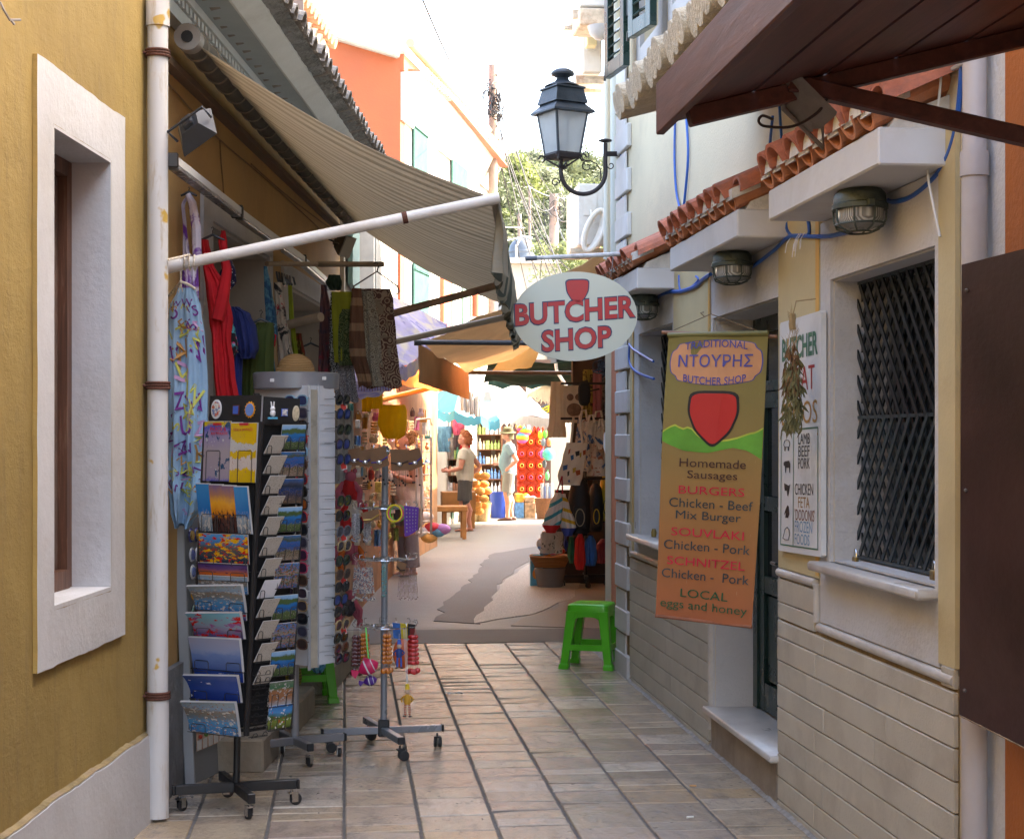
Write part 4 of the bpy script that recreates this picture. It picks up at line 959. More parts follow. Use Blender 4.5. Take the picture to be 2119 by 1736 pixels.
def tshut(fr,x0,x1,yt,yb,name='shutter',par=OH,off=.05,m_=None):
 p=fr.hit(x0,yt,off);q=fr.hit(x1,yt,off);zt=p.z;zb=fr.hit(x0,yb,off).z
 wn_=part_at('window',par,fr.p((p.y+q.y)/2,0,zb))
 b=B();b.slab(fr,p.y,q.y,off-.03,off,zb,zt);b.build('shutter',m_ or teal,wn_)
 b=B();b.slab(fr,p.y+.05,q.y-.05,off,off+.008,zt-(zt-zb)*.12,zt-.06);b.slab(fr,p.y,q.y,off,off+.02,zt-(zt-zb)*.15,zt-(zt-zb)*.135);b.build('shutter_rail',m_ or teal,wn_)
 b=B();L=(q.y-p.y);b.slab(fr,q.y,q.y+L*.9,-.02,.012,zb,zt);b.build('window_panel',M('pale_window_reveal',(.66,.62,.55),.8),wn_)
 return zt,zb
tshut(FA,858,886,232,440);tshut(FA,937,969,296,470);tshut(FA,858,889,542,650)
b=B();
for x0_,x1_ in((919,935),):p=FA.hit(x0_,580,.08);q=FA.hit(x1_,580,.08);b.slab(FA,p.y,q.y,.001,.08,2.0,5.0)
b.build('red_pilaster',redtrim,OH)
for x0_,x1_,m_ in((936,940,'s'),(958,975,'d')):
 p=FA.hit(x0_,580,.03);q=FA.hit(x1_,580,.03);b=B();b.slab(FA,p.y,q.y,.001,.035,.1,4.8);b.build('green_door',M('grey_green_door',(.13,.22,.17),.6),OH)
p=FA.hit(978,580,.1);q=FA.hit(987,580,.1);b=B();b.tube([FA.p((p.y+q.y)/2,.12,3.9),FA.p((p.y+q.y)/2,.12,6)],.07,10);b.build('red_downpipe',redtrim,OH,smooth=True)
# air conditioner and small window on the white house seen under the pole
b=B();q=FB.hit(762,545,.1);b.slab(FB,q.y,q.y+1.6,.001,.15,q.z-.35,q.z+.35);b.build('window_box',M('pale_frame',(.55,.52,.46),.7),WHB)
b=B()
for i in range(5):b.slab(FB,q.y+.2+i*.27,q.y+.36+i*.27,.151,.16,q.z-.3,q.z+.3)
b.build('window_pane',M('dim_grey_pane2',(.2,.2,.18),.4),WHB)
# neighbour eave and brown post above the shop roof
NE=thing('neighbour_roof','tiled eave with cream soffit of the next house above the souvenir shop','roof',W(640,60,16))
e0=W(600,-10,13.6);e1=W(681,97,15.2);e2=W(640,97,15.2)
b=B();b.prism([W(590,-20,13.6),W(655,45,14.6),W(681,103,15.3),W(672,110,15.2),W(628,100,14.6),W(590,70,13.6)],(0,.4,.02));b.build('soffit',M('cream_soffit',(.55,.50,.40),.8),NE)
for i in range(11):
 t=i/10;p=W(608,-18,13.4).lerp(W(682,92,15.4),t);b=B();b.tube([p+Vector((-.5,.1,.16)),p+Vector((.06,-.02,0))],.052,8);b.build('roof_tile',terra2,NE)
b=B();p=W(615,30,13.0);b.box((p.x-.05,p.y-.05,3.9),(p.x+.05,p.y+.05,6));tag(b.build('brown_post',M('grey_brown_post',(.17,.12,.10),.8,.1,4)),'grey-brown square post standing on the shop roof against the sky','post')
# ---- right side beyond the corner
RF=Frame(2.50,15.5,.165,-1)
RS=thing('side_shop_building','pale building beyond the butcher corner that carries the air conditioners','building',RF.p(15,0,0))
b=B();b.box((2.03,10.86,-.03),(5,12.4,6.4));b.build('sun_block_wall',cream,RS)  # hidden block added to stop sun falling through the corner gap
b=B();wall_holes(b,RF,12.4,17,-.03,6.4,-3,0,[]);wall_holes(b,RF,17.001,30,-.03,3.5,-3,0,[]);b.build('wall',M('side_cream_wall',(.50,.44,.34),.85,.1,2,.2,30),RS)  # one even cream; farther stretch kept low to let sun reach the left stalls
wac=M('white_appliance_enamel',(.62,.62,.60),.4,.05,5,dirt=(.5,.46,.4));
rsty=M('rust_streaked_white',(.52,.44,.34),.7,.3,14,.2,40,dirt=(.33,.15,.07))
def acunit(x0,x1,yt,yb,Y,label):
 a=W(x0,yt,Y);c=W(x1,yb,Y);th=thing('air_conditioner',label,'air conditioner',((a.x+c.x)/2,Y+.4,c.z),'air conditioners on the pale wall')
 b=B();b.cbox((a.x,Y,c.z),(c.x,Y+.8,a.z),.012);b.build('casing',wac,th)
 h=a.z-c.z;w=c.x-a.x
 b=B();b.cbox((a.x+w*.22,Y-.012,a.z-h*.52),(a.x+w*.72,Y-.001,a.z-h*.14),.005);b.build('service_cover',wac,th)
 for yy_,zz_ in((.1,.04),(.7,.04),(.05,.09)):b=B();b.beam((a.x-.06,Y+yy_,c.z-zz_),(c.x+.1,Y+yy_,c.z-zz_),.05,.04);b.build('bracket',rsty,th)
 return a,c
a,c=acunit(1196,1250,380,508,15.4,'white air conditioner with coiled white hose, lowest on the wall')
b=B();q=W(1228,478,15.3)
for i in range(3):b.tube([q+Vector(((.085+.012*i)*math.cos(t)*.9+.04*math.sin(t),-.03*i,(.17+.008*i)*math.sin(t)+.05*math.cos(t)))for t in[w*math.pi/12 for w in range(24)]],.022,8,closed=True)
b.tube([W(1222,435,15.36),W(1225,450,15.3),W(1232,462,15.28)],.008,6);tag(b.build('coiled_hose',M('white_hose',(.66,.64,.60),.6),smooth=True),'coil of white insulated hose tied on the lowest air conditioner','hose')
acunit(1206,1246,58,150,16.5,'middle air conditioner with rusty bracket below the stained one')
acunit(1200,1256,-20,14,15.6,'topmost air conditioner cut off by the upper edge of the photo')
b=B();q=W(1226,36,15.6);b.cbox((q.x-.14,15.5,q.z-.1),(q.x+.16,16.0,q.z+.06),.01);tag(b.build('rusty_unit_base',rsty),'rust stained steel stand under the topmost air conditioner','bracket')
b=B();q=W(1243,60,14.5);b.lathe(q,[(0,-.10),(.05,-.095),(.10,-.05),(.12,.02),(.11,.02),(0,-.07)],18);tag(b.build('grey_dish',M('grey_dish_plastic',(.42,.43,.45),.5),smooth=True),'small grey round dish between the air conditioners and the pipes','dish')  # plain plastic dish without any lamp in it
b=B();q=W(1222,85,16.4);b.cbox((q.x-.05,16.3,q.z-.07),(q.x+.05,16.45,q.z+.07),.005);tag(b.build('meter_box',M('pale_yellow_box',(.62,.56,.34),.6)),'small pale yellow box on the middle air conditioner','box')
# ---- utility poles and wires
polew=M('weathered_pole_wood',(.22,.165,.135),.85,.2,6,.5,30,dirt=(.42,.24,.17))
blkw=M('black_cable',(.02,.02,.022),.6)
def upole(x,ytop,Y,r,label,z0=0,lean=0):
 p=W(x,ytop,Y);th=thing('utility_pole',label,'utility pole',(p.x+lean,Y,0),'wooden utility poles')
 b=B();b.tube([(p.x+lean,Y,z0),(p.x+lean*.5,Y,p.z/2),(p.x,Y,p.z)],[r*1.25,r*1.1,r],12);b.build('pole',polew,th,smooth=True);return p,th
rp_=random.Random(31)
def tangle(c,th,R,n,name='cable_tangle'):
 b=B()
 for i in range(n):
  p=c+Vector((rp_.uniform(-R,R)*.5,rp_.uniform(-.1,.1),rp_.uniform(-R,R)));r=rp_.uniform(.25,.8)*R;t0=rp_.random()*6;sw=rp_.uniform(2,6);ax=rp_.uniform(.3,1)
  b.tube([p+Vector((r*ax*math.cos(t0+sw*j/10),.05*math.sin(j),r*math.sin(t0+sw*j/10)))for j in range(11)],.012,4)
 return b.build(name,blkw,th)
P1,T1=upole(1020,135,32.55,.085,'tall weathered utility pole tangled with black cables behind the awning')
for y in(200,218,205):tangle(W(1019,y,32.4),T1,.26,9)
b=B()
for y in(195,235):b.cbox(W(1008,y+4,32.4),W(1014,y-6,32.35),.01);b.cbox(W(1028,y+18,32.4),W(1037,y,32.35),.01)
b.build('insulator',blkw,T1)
P2,T2=upole(1146,402,46,.13,'shorter utility pole between the water tank and the lowest air conditioner');
for y in(425,440):tangle(W(1146,y,45.9),T2,.42,8)
upole(1075,443,48,.06,'thin pole just left of the shorter utility pole');upole(1096,388,60,.05,'thin pale pole standing in front of the hillside trees');
def wire(pts,r,label,m_=blkw,sag=0):return cable(pts,r,label,m_,'overhead_wire','overhead wires')
def w3(a,c,sag,r,label,m_=blkw):
 a,c=Vector(a),Vector(c);return wire([a.lerp(c,t)-Vector((0,0,sag*4*t*(1-t)))for t in[i/6 for i in range(7)]],r,label,m_)
w3(W(868,-15,12),W(1000,205,32.5),.25,.008,'single overhead wire crossing the sky to the tall pole')
w3(W(1035,200,32.5),W(1250,760,20),.3,.012,'upper wire of the bundle fanning down right of the tall pole')
tg=[(1026,240,1150,600,34,.1),(1030,250,1180,560,30,.5),(1033,225,1145,450,46,.3),(1024,270,1140,500,46,.2),(1028,260,1200,640,28,.4),(1032,255,1125,620,30,.2),(1022,300,1110,560,40,.1),(1036,235,1148,425,46,.8),(1040,215,1165,430,46,.2),(1030,300,1090,600,40,.1)]
dirs='steepest one,second,third,fourth,fifth,sixth,seventh,eighth,ninth,tenth'.split(',')
for i,(x0,y0_,x1,y1_,Y1,sg)in enumerate(tg):w3(W(x0,y0_,32.5),W(x1,y1_,Y1),sg,.010,'dark wire fanning down from the tall utility pole, '+('first','second','third','fourth','fifth','sixth','seventh','eighth','ninth','tenth')[sorted(q[2]-q[3]*.2 for q in tg).index(x1-y1_*.2)]+' counted from the pole')
w3(W(1150,425,46),W(1230,380,16),.8,.010,'wire sagging from the shorter pole to the pale wall')
w3(W(1148,430,46),W(1190,445,16),.2,.008,'wire from the shorter pole to the lowest air conditioner')
w3(W(1040,470,45),W(1085,472,47.9),.0,.012,'pale wire running level to the thin pole',M('pale_wire',(.6,.58,.5),.6));w3(W(1042,500,45),W(1080,490,47.9),.0,.012,'lower pale wire running level to the thin pole',MC['pale_wire'])
w3(W(1093,385,60),W(1210,400,60),.3,.014,'pale wire stretched in front of the hillside trees',MC['pale_wire'])
# ---- small concrete building with tank
CB=thing('concrete_building','stained pale concrete house below the water tank at the end of the street','building',(W(1150,700,44).x,46,0))
a=W(1048,545,44);c=W(1330,545,44);b=B();b.box((a.x,44,-.03),(c.x+6,52,a.z));b.build('wall',M('stained_concrete_wall',(.30,.275,.24),.9,.15,.8,.3,10,dirt=(.34,.31,.27)),CB)
b=B();b.box((a.x-.15,43.85,a.z+.002),(c.x+6.1,52.1,a.z+.14));b.build('roof_edge',M('pale_concrete_edge',(.55,.52,.47),.9),CB)
tq=W(1080,541,45.5);b=B();b.lathe((tq.x,tq.y,a.z+.14),[(.0,0),(.36,0),(.36,.42),(.34,.50),(.27,.62),(.15,.70),(.08,.72),(.08,.77),(0,.77)],24);b.lathe((tq.x,tq.y,a.z+.14),[(.37,.12),(.38,.14),(.38,.17),(.37,.19)],24);b.lathe((tq.x,tq.y,a.z+.14),[(.37,.30),(.38,.32),(.38,.35),(.37,.37)],24)
tag(b.build('water_tank',M('dark_blue_grey_plastic_tank',(.06,.08,.11),.4,.1,3),smooth=True),'dark blue-grey domed water tank on the roof of the concrete house','water tank')
b=B();q=Vector((tq.x-.2,tq.y-.4,a.z+.6));b.tube([q+Vector((0,0,-.45)),q,q+Vector((.15,0,.28)),q+Vector((.45,0,.22))],.03,6);tag(b.build('tank_hose',M('white_hose',(.66,.64,.60),.6),smooth=True),'white hose looped over the water tank','hose')
# far houses closing the street
FH=thing('far_house','cream house far down the street behind the red air mattress','building',(6,41,0))
b=B();b.box((2.0,40,-.03),(14,43.9,4.3));b.build('wall',M('far_cream_wall',(.38,.33,.25),.85,.06,2),FH)
b=B()
for x in(1150,1168):p=W(x,850,39.95);b.box((p.x-.2,39.94,2.2),(p.x+.2,39.999,3.6))
b.build('window',M('far_dark_window',(.05,.05,.05),.3),FH)
# hill
b=B()
def hl(i,j):
 X=-40+i*130;Y=62+j*110;z=24.5*(1-math.exp(-j*2.6))*(.72+.28*math.sin(i*3.2+.6))*min(1,j*6+.02)
 return(X,Y,z+1.3*noise.noise(Vector((X*.08,Y*.08,0)))-.2)
b.grid(hl,60,50);tag(b.build('hill',M('dry_green_hillside',(.06,.075,.03),.95,.35,.4,.5,3),smooth=True),kind='structure')
leafm=[]
for i,(c_,tr_)in enumerate((((.13,.155,.085),.35),((.095,.12,.065),.3),((.17,.21,.06),.4))):
 t=NT('olive_foliage_%s'%('grey','dark','bright')[i]);P=t.pos('pos',scale=(1,1,1));n_=t.noise(P,.9,3,.6);n2=t.noise(P,6,2,.5)
 base=t.ramp(n_,[(.3,tuple(v*.6 for v in c_)),(.7,tuple(v*1.35 for v in c_))]);base=t.mix(t.math('MULTIPLY',n2,.5),base,(.13,.14,.085))
 t.fin(base,.7);tt=t.new('ShaderNodeBsdfTranslucent');t.link(base,tt.inputs[0]);mx=t.new('ShaderNodeMixShader');mx.inputs[0].default_value=tr_
 t.link(t.p.outputs[0],mx.inputs[1]);t.link(tt.outputs[0],mx.inputs[2]);t.link(mx.outputs[0],t.out.inputs[0]);leafm.append(t.m)
bark=M('olive_bark',(.13,.10,.075),.9,.3,6,.6,20)
def crown_mesh(seed,R,H_,nl,mat,ls=.16):
 r=random.Random(seed);b=B();cl=[]
 for i in range(26):
  a=r.random()*6.283;rr=R*math.sqrt(r.random())*.78;z=H_*(.30+.62*r.random()*(1-(rr/R)**2*.6));cl.append((Vector((rr*math.cos(a),rr*math.sin(a),z)),R*r.uniform(.16,.36)))
 for i in range(nl):
  c,q=r.choice(cl);d=Vector((r.gauss(0,1),r.gauss(0,1),r.gauss(0,.8))).normalized();p=c+d*q*(r.random()**.4);s=ls*r.uniform(.6,1.4)
  u=Vector((r.gauss(0,1),r.gauss(0,1),r.gauss(0,1))).normalized();v=u.orthogonal().normalized()
  b.add([p-u*s*.9,p-v*s*.35,p+u*s*.9,p+v*s*.35],[(0,1,2,3)])
 return b.mesh('crown',mat,Vector(),False)
CM=[crown_mesh(1,2.6,5.2,4200,leafm[0]),crown_mesh(2,2.9,5.6,4200,leafm[1]),crown_mesh(3,2.4,4.6,3800,leafm[2]),crown_mesh(4,2.8,4.8,4200,leafm[0])]
tb=B();tb.tube([(0,0,-1),(0.1,0,1.2),(0,.1,2.6)],[.22,.17,.1],8)
for a in(0,2,4.1):tb.tube([(0.05,0,1.3),(.8*math.cos(a),.8*math.sin(a),2.6),(1.4*math.cos(a),1.4*math.sin(a),3.6)],[.1,.07,.03],6)
TM=tb.mesh('trunk',bark,Vector(),False)
def hz(X,Y):
 i=(X+40)/130;j=(Y-62)/110
 return 24.5*(1-math.exp(-j*2.6))*(.72+.28*math.sin(i*3.2+.6))*min(1,j*6+.02)+1.3*noise.noise(Vector((X*.08,Y*.08,0)))-.2
tr_s=random.Random(6)
ORD='first second third fourth fifth sixth seventh eighth ninth tenth eleventh twelfth'.split();ROWN='highest second third fourth fifth sixth lowest'.split()
desc={1:'grey-green olive tree on the hillside',2:'dark green olive tree on the hillside',3:'bright green tree on the hillside',0:'grey-green olive tree on the hillside'}
spots=[]
for row,(yy,Y)in enumerate(((352,120),(372,113),(395,106),(420,99),(450,92),(485,86),(520,80))):
 n_=9
 for i in range(n_):spots.append((968+i*37+tr_s.uniform(-12,12),yy+tr_s.uniform(-8,8),Y+tr_s.uniform(-3,3)))
for i,(x,y,Y)in enumerate(spots):
 top=W(x,y,Y);kd=[0,1,2,3,1,0][tr_s.randrange(6)]
 if 1010<x<1110 and 400<y<470:kd=2
 s=tr_s.uniform(.75,1.15);base_z=hz(top.x,Y)-.2
 where='upper' if y<385 else 'middle' if y<460 else 'lower'
 side='left, beside the tall pole' if x<1065 else 'between the poles' if x<1150 else 'right, behind the street lamp bracket'
 colr=('grey-green olive','dark green olive','bright yellow-green','grey-green olive')[kd]
 th=thing('hillside_tree',colr+' tree, '+ORD[i%9]+' from the left in the '+ROWN[i//9]+' row of the hillside','tree',(top.x,Y,base_z),'trees on the hillside')
 rz=tr_s.random()*6.28
 place(CM[kd],'crown',th,(top.x,Y,base_z),(0,0,rz),(s,s,s));place(TM,'trunk',th,(top.x,Y,base_z),(0,0,rz),(s,s,s))
# creeper bush near the poles
bm_=crown_mesh(9,1.2,2.2,2600,leafm[2],.07);p=W(1190,640,40);th=thing('flowering_bush','pale flowering bush on the roof right of the shorter utility pole','bush',p);place(bm_,'foliage',th,p,(0,0,1))
# ================================================================ street lamp, oval sign, banner, plaque
iron=M('dark_blue_grey_iron',(.030,.037,.046),.45,.3,12,.2,60,metal=.3)
iron_b=M('brown_black_iron',(.03,.022,.022),.5,.3,12,.2,60,metal=.3)
YL=10.75
def L(x,y,dy=0):return W(x,y,YL+dy)
LP=thing('street_lamp','old wrought-iron wall lantern with frosted glass on a curled bracket','street lamp',RW(1270,320,1.84))
pu=PX(YL)
cx,cz=L(1166,250).x,0
def zz(y):return L(1166,y).z
ctr=Vector((L(1164,250).x,YL,0))
def sq(hw,y,rot=.42,dx=0,sq_=1.0):
 z=zz(y);return[Vector((ctr.x+dx+hw*1.2*math.cos(rot+math.pi/4+i*math.pi/2),ctr.y+hw*1.2*math.sin(rot+math.pi/4+i*math.pi/2),z))for i in range(4)]
b=B();b.loft([sq(.185,237),sq(.183,233),sq(.135,220),sq(.127,216)]);b.build('eave',iron,LP)
b=B();b.loft([sq(.145,216.5),sq(.120,188),sq(.132,186),sq(.130,183),sq(.105,180)]);b.build('hood',iron,LP)
b=B();b.lathe((ctr.x,ctr.y,zz(180)),[(.12,0),(.085,.02),(.05,.035),(.038,.055),(.05,.065),(.075,.075),(.078,.085),(.07,.10),(.045,.115),(.02,.12),(0,.122)],20);b.build('finial',iron,LP,smooth=True)
lant_t=sq(.140,236);lant_b=sq(.098,319)
frost=NT('frosted_lamp_glass');n_=frost.noise(frost.pos('pos'),14,4);frost.fin(frost.ramp(n_,[(.3,(.55,.56,.56)),(.7,(.70,.71,.71))]),.35)
tr_=frost.new('ShaderNodeBsdfTranslucent');tr_.inputs[0].default_value=(.75,.76,.76,1);mx=frost.new('ShaderNodeMixShader');mx.inputs[0].default_value=.6
tp=frost.new('ShaderNodeBsdfTransparent');mx2=frost.new('ShaderNodeMixShader');mx2.inputs[0].default_value=.3
frost.link(frost.p.outputs[0],mx.inputs[1]);frost.link(tr_.outputs[0],mx.inputs[2]);frost.link(mx.outputs[0],mx2.inputs[1]);frost.link(tp.outputs[0],mx2.inputs[2]);frost.link(mx2.outputs[0],frost.out.inputs[0])
for i in range(4):
 j=(i+1)%4;c_=(lant_t[i]+lant_t[j]+lant_b[i]+lant_b[j])/4;q=[lant_b[i],lant_b[j],lant_t[j],lant_t[i]];q=[p.lerp(c_,.04)for p in q]
 nrm=(q[1]-q[0]).cross(q[3]-q[0]).normalized()
 b=B();b.prism(q,nrm*.003);b.build('glass_pane',frost.m,LP)
for i in range(4):b=B();b.tube([lant_b[i],lant_t[i]],.009,6);b.build('corner_bar',iron,LP)
b=B();b.loft([sq(.104,318),sq(.104,322),sq(.09,329),sq(.07,331)]);b.build('base_tray',iron_b,LP)
b=B();b.lathe((ctr.x,ctr.y,zz(312)),[(0,0),(.018,0),(.028,.04),(.028,.05),(.016,.07),(.022,.09),(.022,.14),(.014,.16),(0,.16)],12);b.build('bulb',M('frosted_bulb',(.25,.25,.25),.3),LP,smooth=True)
jr=B()
for i in range(4):
 p=sq(.098,328)[i];jr.tube([p,Vector((ctr.x,ctr.y,zz(350)))],.006,6);jr.tube([p+Vector(((p.x-ctr.x)*.15*math.cos(t)*1.2+(p.x-ctr.x)*.2,(p.y-ctr.y)*.2,.022*math.sin(t)))for t in[w*.6 for w in range(9)]],.006,5)
jr.lathe((ctr.x,ctr.y,zz(352)),[(.0,0),(.02,.005),(.032,.02),(.02,.03),(.0,.035)],10)
jr.build('stay',iron_b,LP)
def arc(cx_,cy_,r,a0,a1,n=16,r1=None):return[L(cx_+(r+((r1 or r)-r)*i/n)*math.cos(math.radians(a0+(a1-a0)*i/n)),cy_-(r+((r1 or r)-r)*i/n)*math.sin(math.radians(a0+(a1-a0)*i/n)))for i in range(n+1)]
b=B();pts=[L(1160.5,325),L(1160.5,348)]+arc(1207,356,46,180,360,20)+[L(1252.5,340),L(1252.5,297)]
b.tube(pts,.015,10);b.build('bracket_arm',iron_b,LP,smooth=True)
b=B();p=L(1252.5,292);b.lathe(p,[(0,.015),(.02,.013),(.045,.005),(.045,-.003),(.02,-.01),(0,-.012)],16);b.build('bracket_cap',iron_b,LP,smooth=True)
b=B();b.beam(L(1253,319),RW(1284,319,1.836),.03,.032,c=.004);b.obox(RW(1284,319,1.83),(.006,0,0),(0,.03,0),(0,0,.08),.002);b.build('wall_mount',iron_b,LP)
b=B()
def spiral(cx_,cy_,r0,turns,a0,r1=3,n=30,sgn=1):return[L(cx_+(r0+(r1-r0)*i/n)*math.cos(a0+sgn*turns*6.283*i/n),cy_-(r0+(r1-r0)*i/n)*math.sin(a0+sgn*turns*6.283*i/n))for i in range(n+1)]
b.tube([L(1243,375),L(1243,352),L(1235,340),L(1222,333.5)]+spiral(1215,345,12,1.1,1.2,3.5,24,1),.0042,5)
b.tube([L(1216,333)]+spiral(1213,322,11,1.0,-1.4,4,20,-1),.0042,5)
b.tube(spiral(1149,378,9,1.15,-.2,3.5,24,1)[::-1]+[L(1159,372),L(1161,360)],.0042,5)
b.tube(spiral(1264,343,8,1.0,2.8,3,20,1),.0042,5)
b.build('scroll',iron_b,LP,smooth=True)
# ------------------------------------------------------------ oval sign hanging from a pipe
YS=9.12;OC=W(1190,655,YS)
ax_=Vector((_C,-_S,0));ay_=Vector((_S,_C,0));us=PX(YS)
tilt=math.radians(1.2)
def osg(x,y,o=0): # picture-unit offsets from the centre on the sign's face
 return OC+(ax_*(x*math.cos(tilt)-y*math.sin(tilt))+Vector((0,0,x*math.sin(tilt)+y*math.cos(tilt))))*us-ay_*(.009+o)
OS=thing('oval_butcher_sign','oval cream hanging sign reading BUTCHER SHOP in red letters','sign',OC-Vector((0,0,93*us)))
b=B();b.prism([osg(129.5*math.cos(t),93*math.sin(t))for t in[i*math.pi/48 for i in range(96)]],ay_*.018);b.build('board',M('pale_mint_cream_board',(.60,.60,.49),.35,.03,3),OS)
redp=M('sign_red',(.50,.025,.025),.4,.05,8);navy=M('sign_navy',(.025,.035,.10),.4)
def oline(s,x,y,w,h,bold,m_,o,sh=0):
 b=B();letters(b,s,lambda px,py:osg(x+px,y+py+px*.055,o),w,h,1.0,bold,1.0);b.build('lettering',m_,OS)
for s,x,y,w,h in(('BUTCHER',0,13.5-2,250,45),('SHOP',2,-47,144,44)):
 oline(s,x,y,w+5,h+5,.046,navy,.0015);oline(s,x,y,w,h,.026,redp,.003)
# plain red emblem stand-in above the words
b=B();sh_=[(-26,66),(26,66),(24,40),(14,22),(0,12),(-14,22),(-24,40)]
def rounded(p,n=4):
 out=[];m_=len(p)
 for i in range(m_):
  a,c,d=Vector(p[i-1]),Vector(p[i]),Vector(p[(i+1)%m_]);u=c.lerp(a,.3);v=c.lerp(d,.3)
  for q in range(n+1):t=q/n;out.append(u*(1-t)**2+c*2*t*(1-t)+v*t*t)
 return out
for sc_,m_,o in((1.0,navy,.0015),(.9,redp,.003)):
 b=B();pts=rounded([((x)*sc_,(y-40)*sc_+42)for x,y in sh_]);b.prism([osg(p.x+6,p.y+10,o)for p in pts],ay_*.0008);b.build('plain_emblem',m_,OS)
HP=thing('sign_pipe','worn grey pipe across the top that carries the oval sign','pipe',RW(1400,520,1.84))
b=B();pa=W(1087,535.5,YS+.02);pb=W(1420,519,YS+.02);b.tube([pa,pb],.0125,12);b.build('pipe',M('flaking_grey_paint',(.52,.52,.53),.5,.25,18,.2,50,dirt=(.2,.2,.22)),HP,smooth=True)
b=B();b.tube([pa,pa.lerp(pb,.07)],.0145,12);b.build('end_sleeve',M('blue_grey_tape',(.12,.14,.18),.5),HP,smooth=True)
b=B();b.tube([osg(-72,80,-.0),W(1121,535,YS)],.002,5);b.tube([osg(76,80,-.0),W(1270,527,YS)],.002,5);b.build('hanger_wire',steel,OS)
# ------------------------------------------------------------ banner
TLb,TRb,BLb,BRb=W(1384,696,7.0),W(1592,692,6.74),W(1355,1274,6.98),W(1556,1297,6.72)
bn=(TRb-TLb).cross(BLb-TLb).normalized()
if bn.y>0:bn=-bn
def bp(u,v,o=0):
 p=TLb.lerp(TRb,u).lerp(BLb.lerp(BRb,u),v);return p+bn*(.012*math.sin(v*5+u*2)*(1-.3*v)+.005*math.sin(u*7+v*3)+o)
BN=thing('butcher_banner','long brown hanging banner listing sausages, burgers and souvlaki','banner',(BLb+BRb)/2)
t=NT('printed_banner_cloth');P=t.pos('uv');sx=t.new('ShaderNodeSeparateXYZ');t.link(P,sx.inputs[0])
base=t.ramp(sx.outputs[1],[(0,(.19,.16,.04)),(.2,(.24,.195,.06)),(.38,(.28,.19,.06)),(.55,(.34,.18,.055)),(.75,(.37,.145,.045)),(1,(.38,.11,.045))])
n_=t.noise(t.pos('pos'),9,6,.65);base=t.mix(t.math('MULTIPLY',n_,.22),base,(.10,.07,.03));sc2=t.noise(t.pos('pos',scale=(60,60,6)),2,4);base=t.mix(t.ramp(sc2,[(.70,(0,0,0)),(.76,(.5,.5,.5))]),base,(.45,.33,.2))
t.fin(base,.42,t.bump(n_,.15,.01))
b=B();b.sheet(lambda i,j:bp(i,j),14,40,.0015,uv=1);b.build('banner_cloth',t.m,BN,smooth=True,angle=60)
wpole=M('olive_brown_pole',(.22,.10,.05),.5,.3,8)
b=B();b.tube([W(1370,688,7.03),W(1608,697,6.74)],.0085,10);b.build('top_pole',wpole,BN,smooth=True)
b=B();b.tube([bp(-.005,.0)+Vector((0,0,.004)),bp(1.0,.0)+Vector((0,0,.004))],.012,10);b.build('pole_sleeve',M('olive_sleeve',(.15,.14,.04),.5),BN,smooth=True)
b=B();b.tube([bp(0,1),bp(1,1)],.007,8);b.build('bottom_rod',M('worn_brown_rod',(.28,.10,.05),.6,.3,20),BN,smooth=True)
b=B();hk=W(1471,650,6.9);b.tube([W(1384,688,7.02),hk,W(1588,692,6.76)],.0022,5);b.tube([hk,W(1470,572,6.95)],.0028,5);b.tube([hk+Vector((-.03,0,-.01)),hk+Vector((-.045,0,.004)),hk+Vector((-.03,0,.008))],.003,4);b.build('hanging_string',M('brown_string',(.18,.13,.08),.8),BN)
def bshape(pts,m_,o,name='print',n=3):
 ps=rounded(pts,n);b=B();b.add([bp(p.x,p.y,o)for p in ps],[tuple(range(len(ps)))]);return b.build(name,m_,BN)
peach=M('print_peach',(.56,.27,.13),.45);pblue=M('print_blue',(.06,.07,.30),.45);green=M('print_green',(.11,.33,.035),.45,.25,6);lime=M('print_yellow_green',(.45,.50,.06),.45,.2,9)
def badge(s):
 P=[(.03,.5),(.045,.28),(.10,.2),(.12,.1),(.3,.04),(.5,.02),(.7,.04),(.88,.1),(.9,.2),(.955,.28),(.97,.5),(.955,.72),(.9,.8),(.88,.9),(.7,.97),(.5,1.0),(.3,.97),(.12,.9),(.10,.8),(.045,.72)]
 return[((x-.5)*s+.5,((y-.5)*s+.5)*.165+.012)for x,y in P]
bshape(badge(1.0),pblue,.0015);bshape(badge(.975),peach,.003)
hill_p=[(0,.345),(.06,.33),(.12,.32),(.2,.335),(.27,.325),(.36,.36),(.5,.375),(.64,.37),(.75,.36),(.86,.345),(.93,.34),(.995,.325),(.995,.43),(.85,.40),(.7,.392),(.45,.413),(.22,.408),(.05,.385),(.0,.375)]
def bpoly(pts,m_,o,name='print'):
 b=B();top=[p for p in pts[:12]];bot=pts[12:][::-1];N=24
 def at(line,u):
  line=sorted(line)
  for a,c in zip(line,line[1:]):
   if a[0]<=u<=c[0]:return a[1]+(c[1]-a[1])*(u-a[0])/max(c[0]-a[0],1e-6)
  return line[0][1]if u<line[0][0]else line[-1][1]
 b.grid(lambda i,j:bp(i*.995+.002,at(top,i*.995)+(at(bot,i*.995)-at(top,i*.995))*j,o),N,3);return b.build(name,m_,BN)
bpoly([(x,y-.006)for x,y in hill_p[:12]]+[(x,y)for x,y in hill_p[12:]],lime,.0012);bpoly(hill_p,green,.0022)
for s_,m_,o in((1.0,M('print_black',(.012,.012,.015),.45),.0035),(.90,redp,.005)):
 bshape([((x-.5)*s_+.5,(y-.29)*s_+.29)for x,y in[(.26,.195),(.74,.195),(.76,.27),(.68,.34),(.5,.40),(.32,.34),(.24,.27)]],m_,o,'plain_emblem',4)
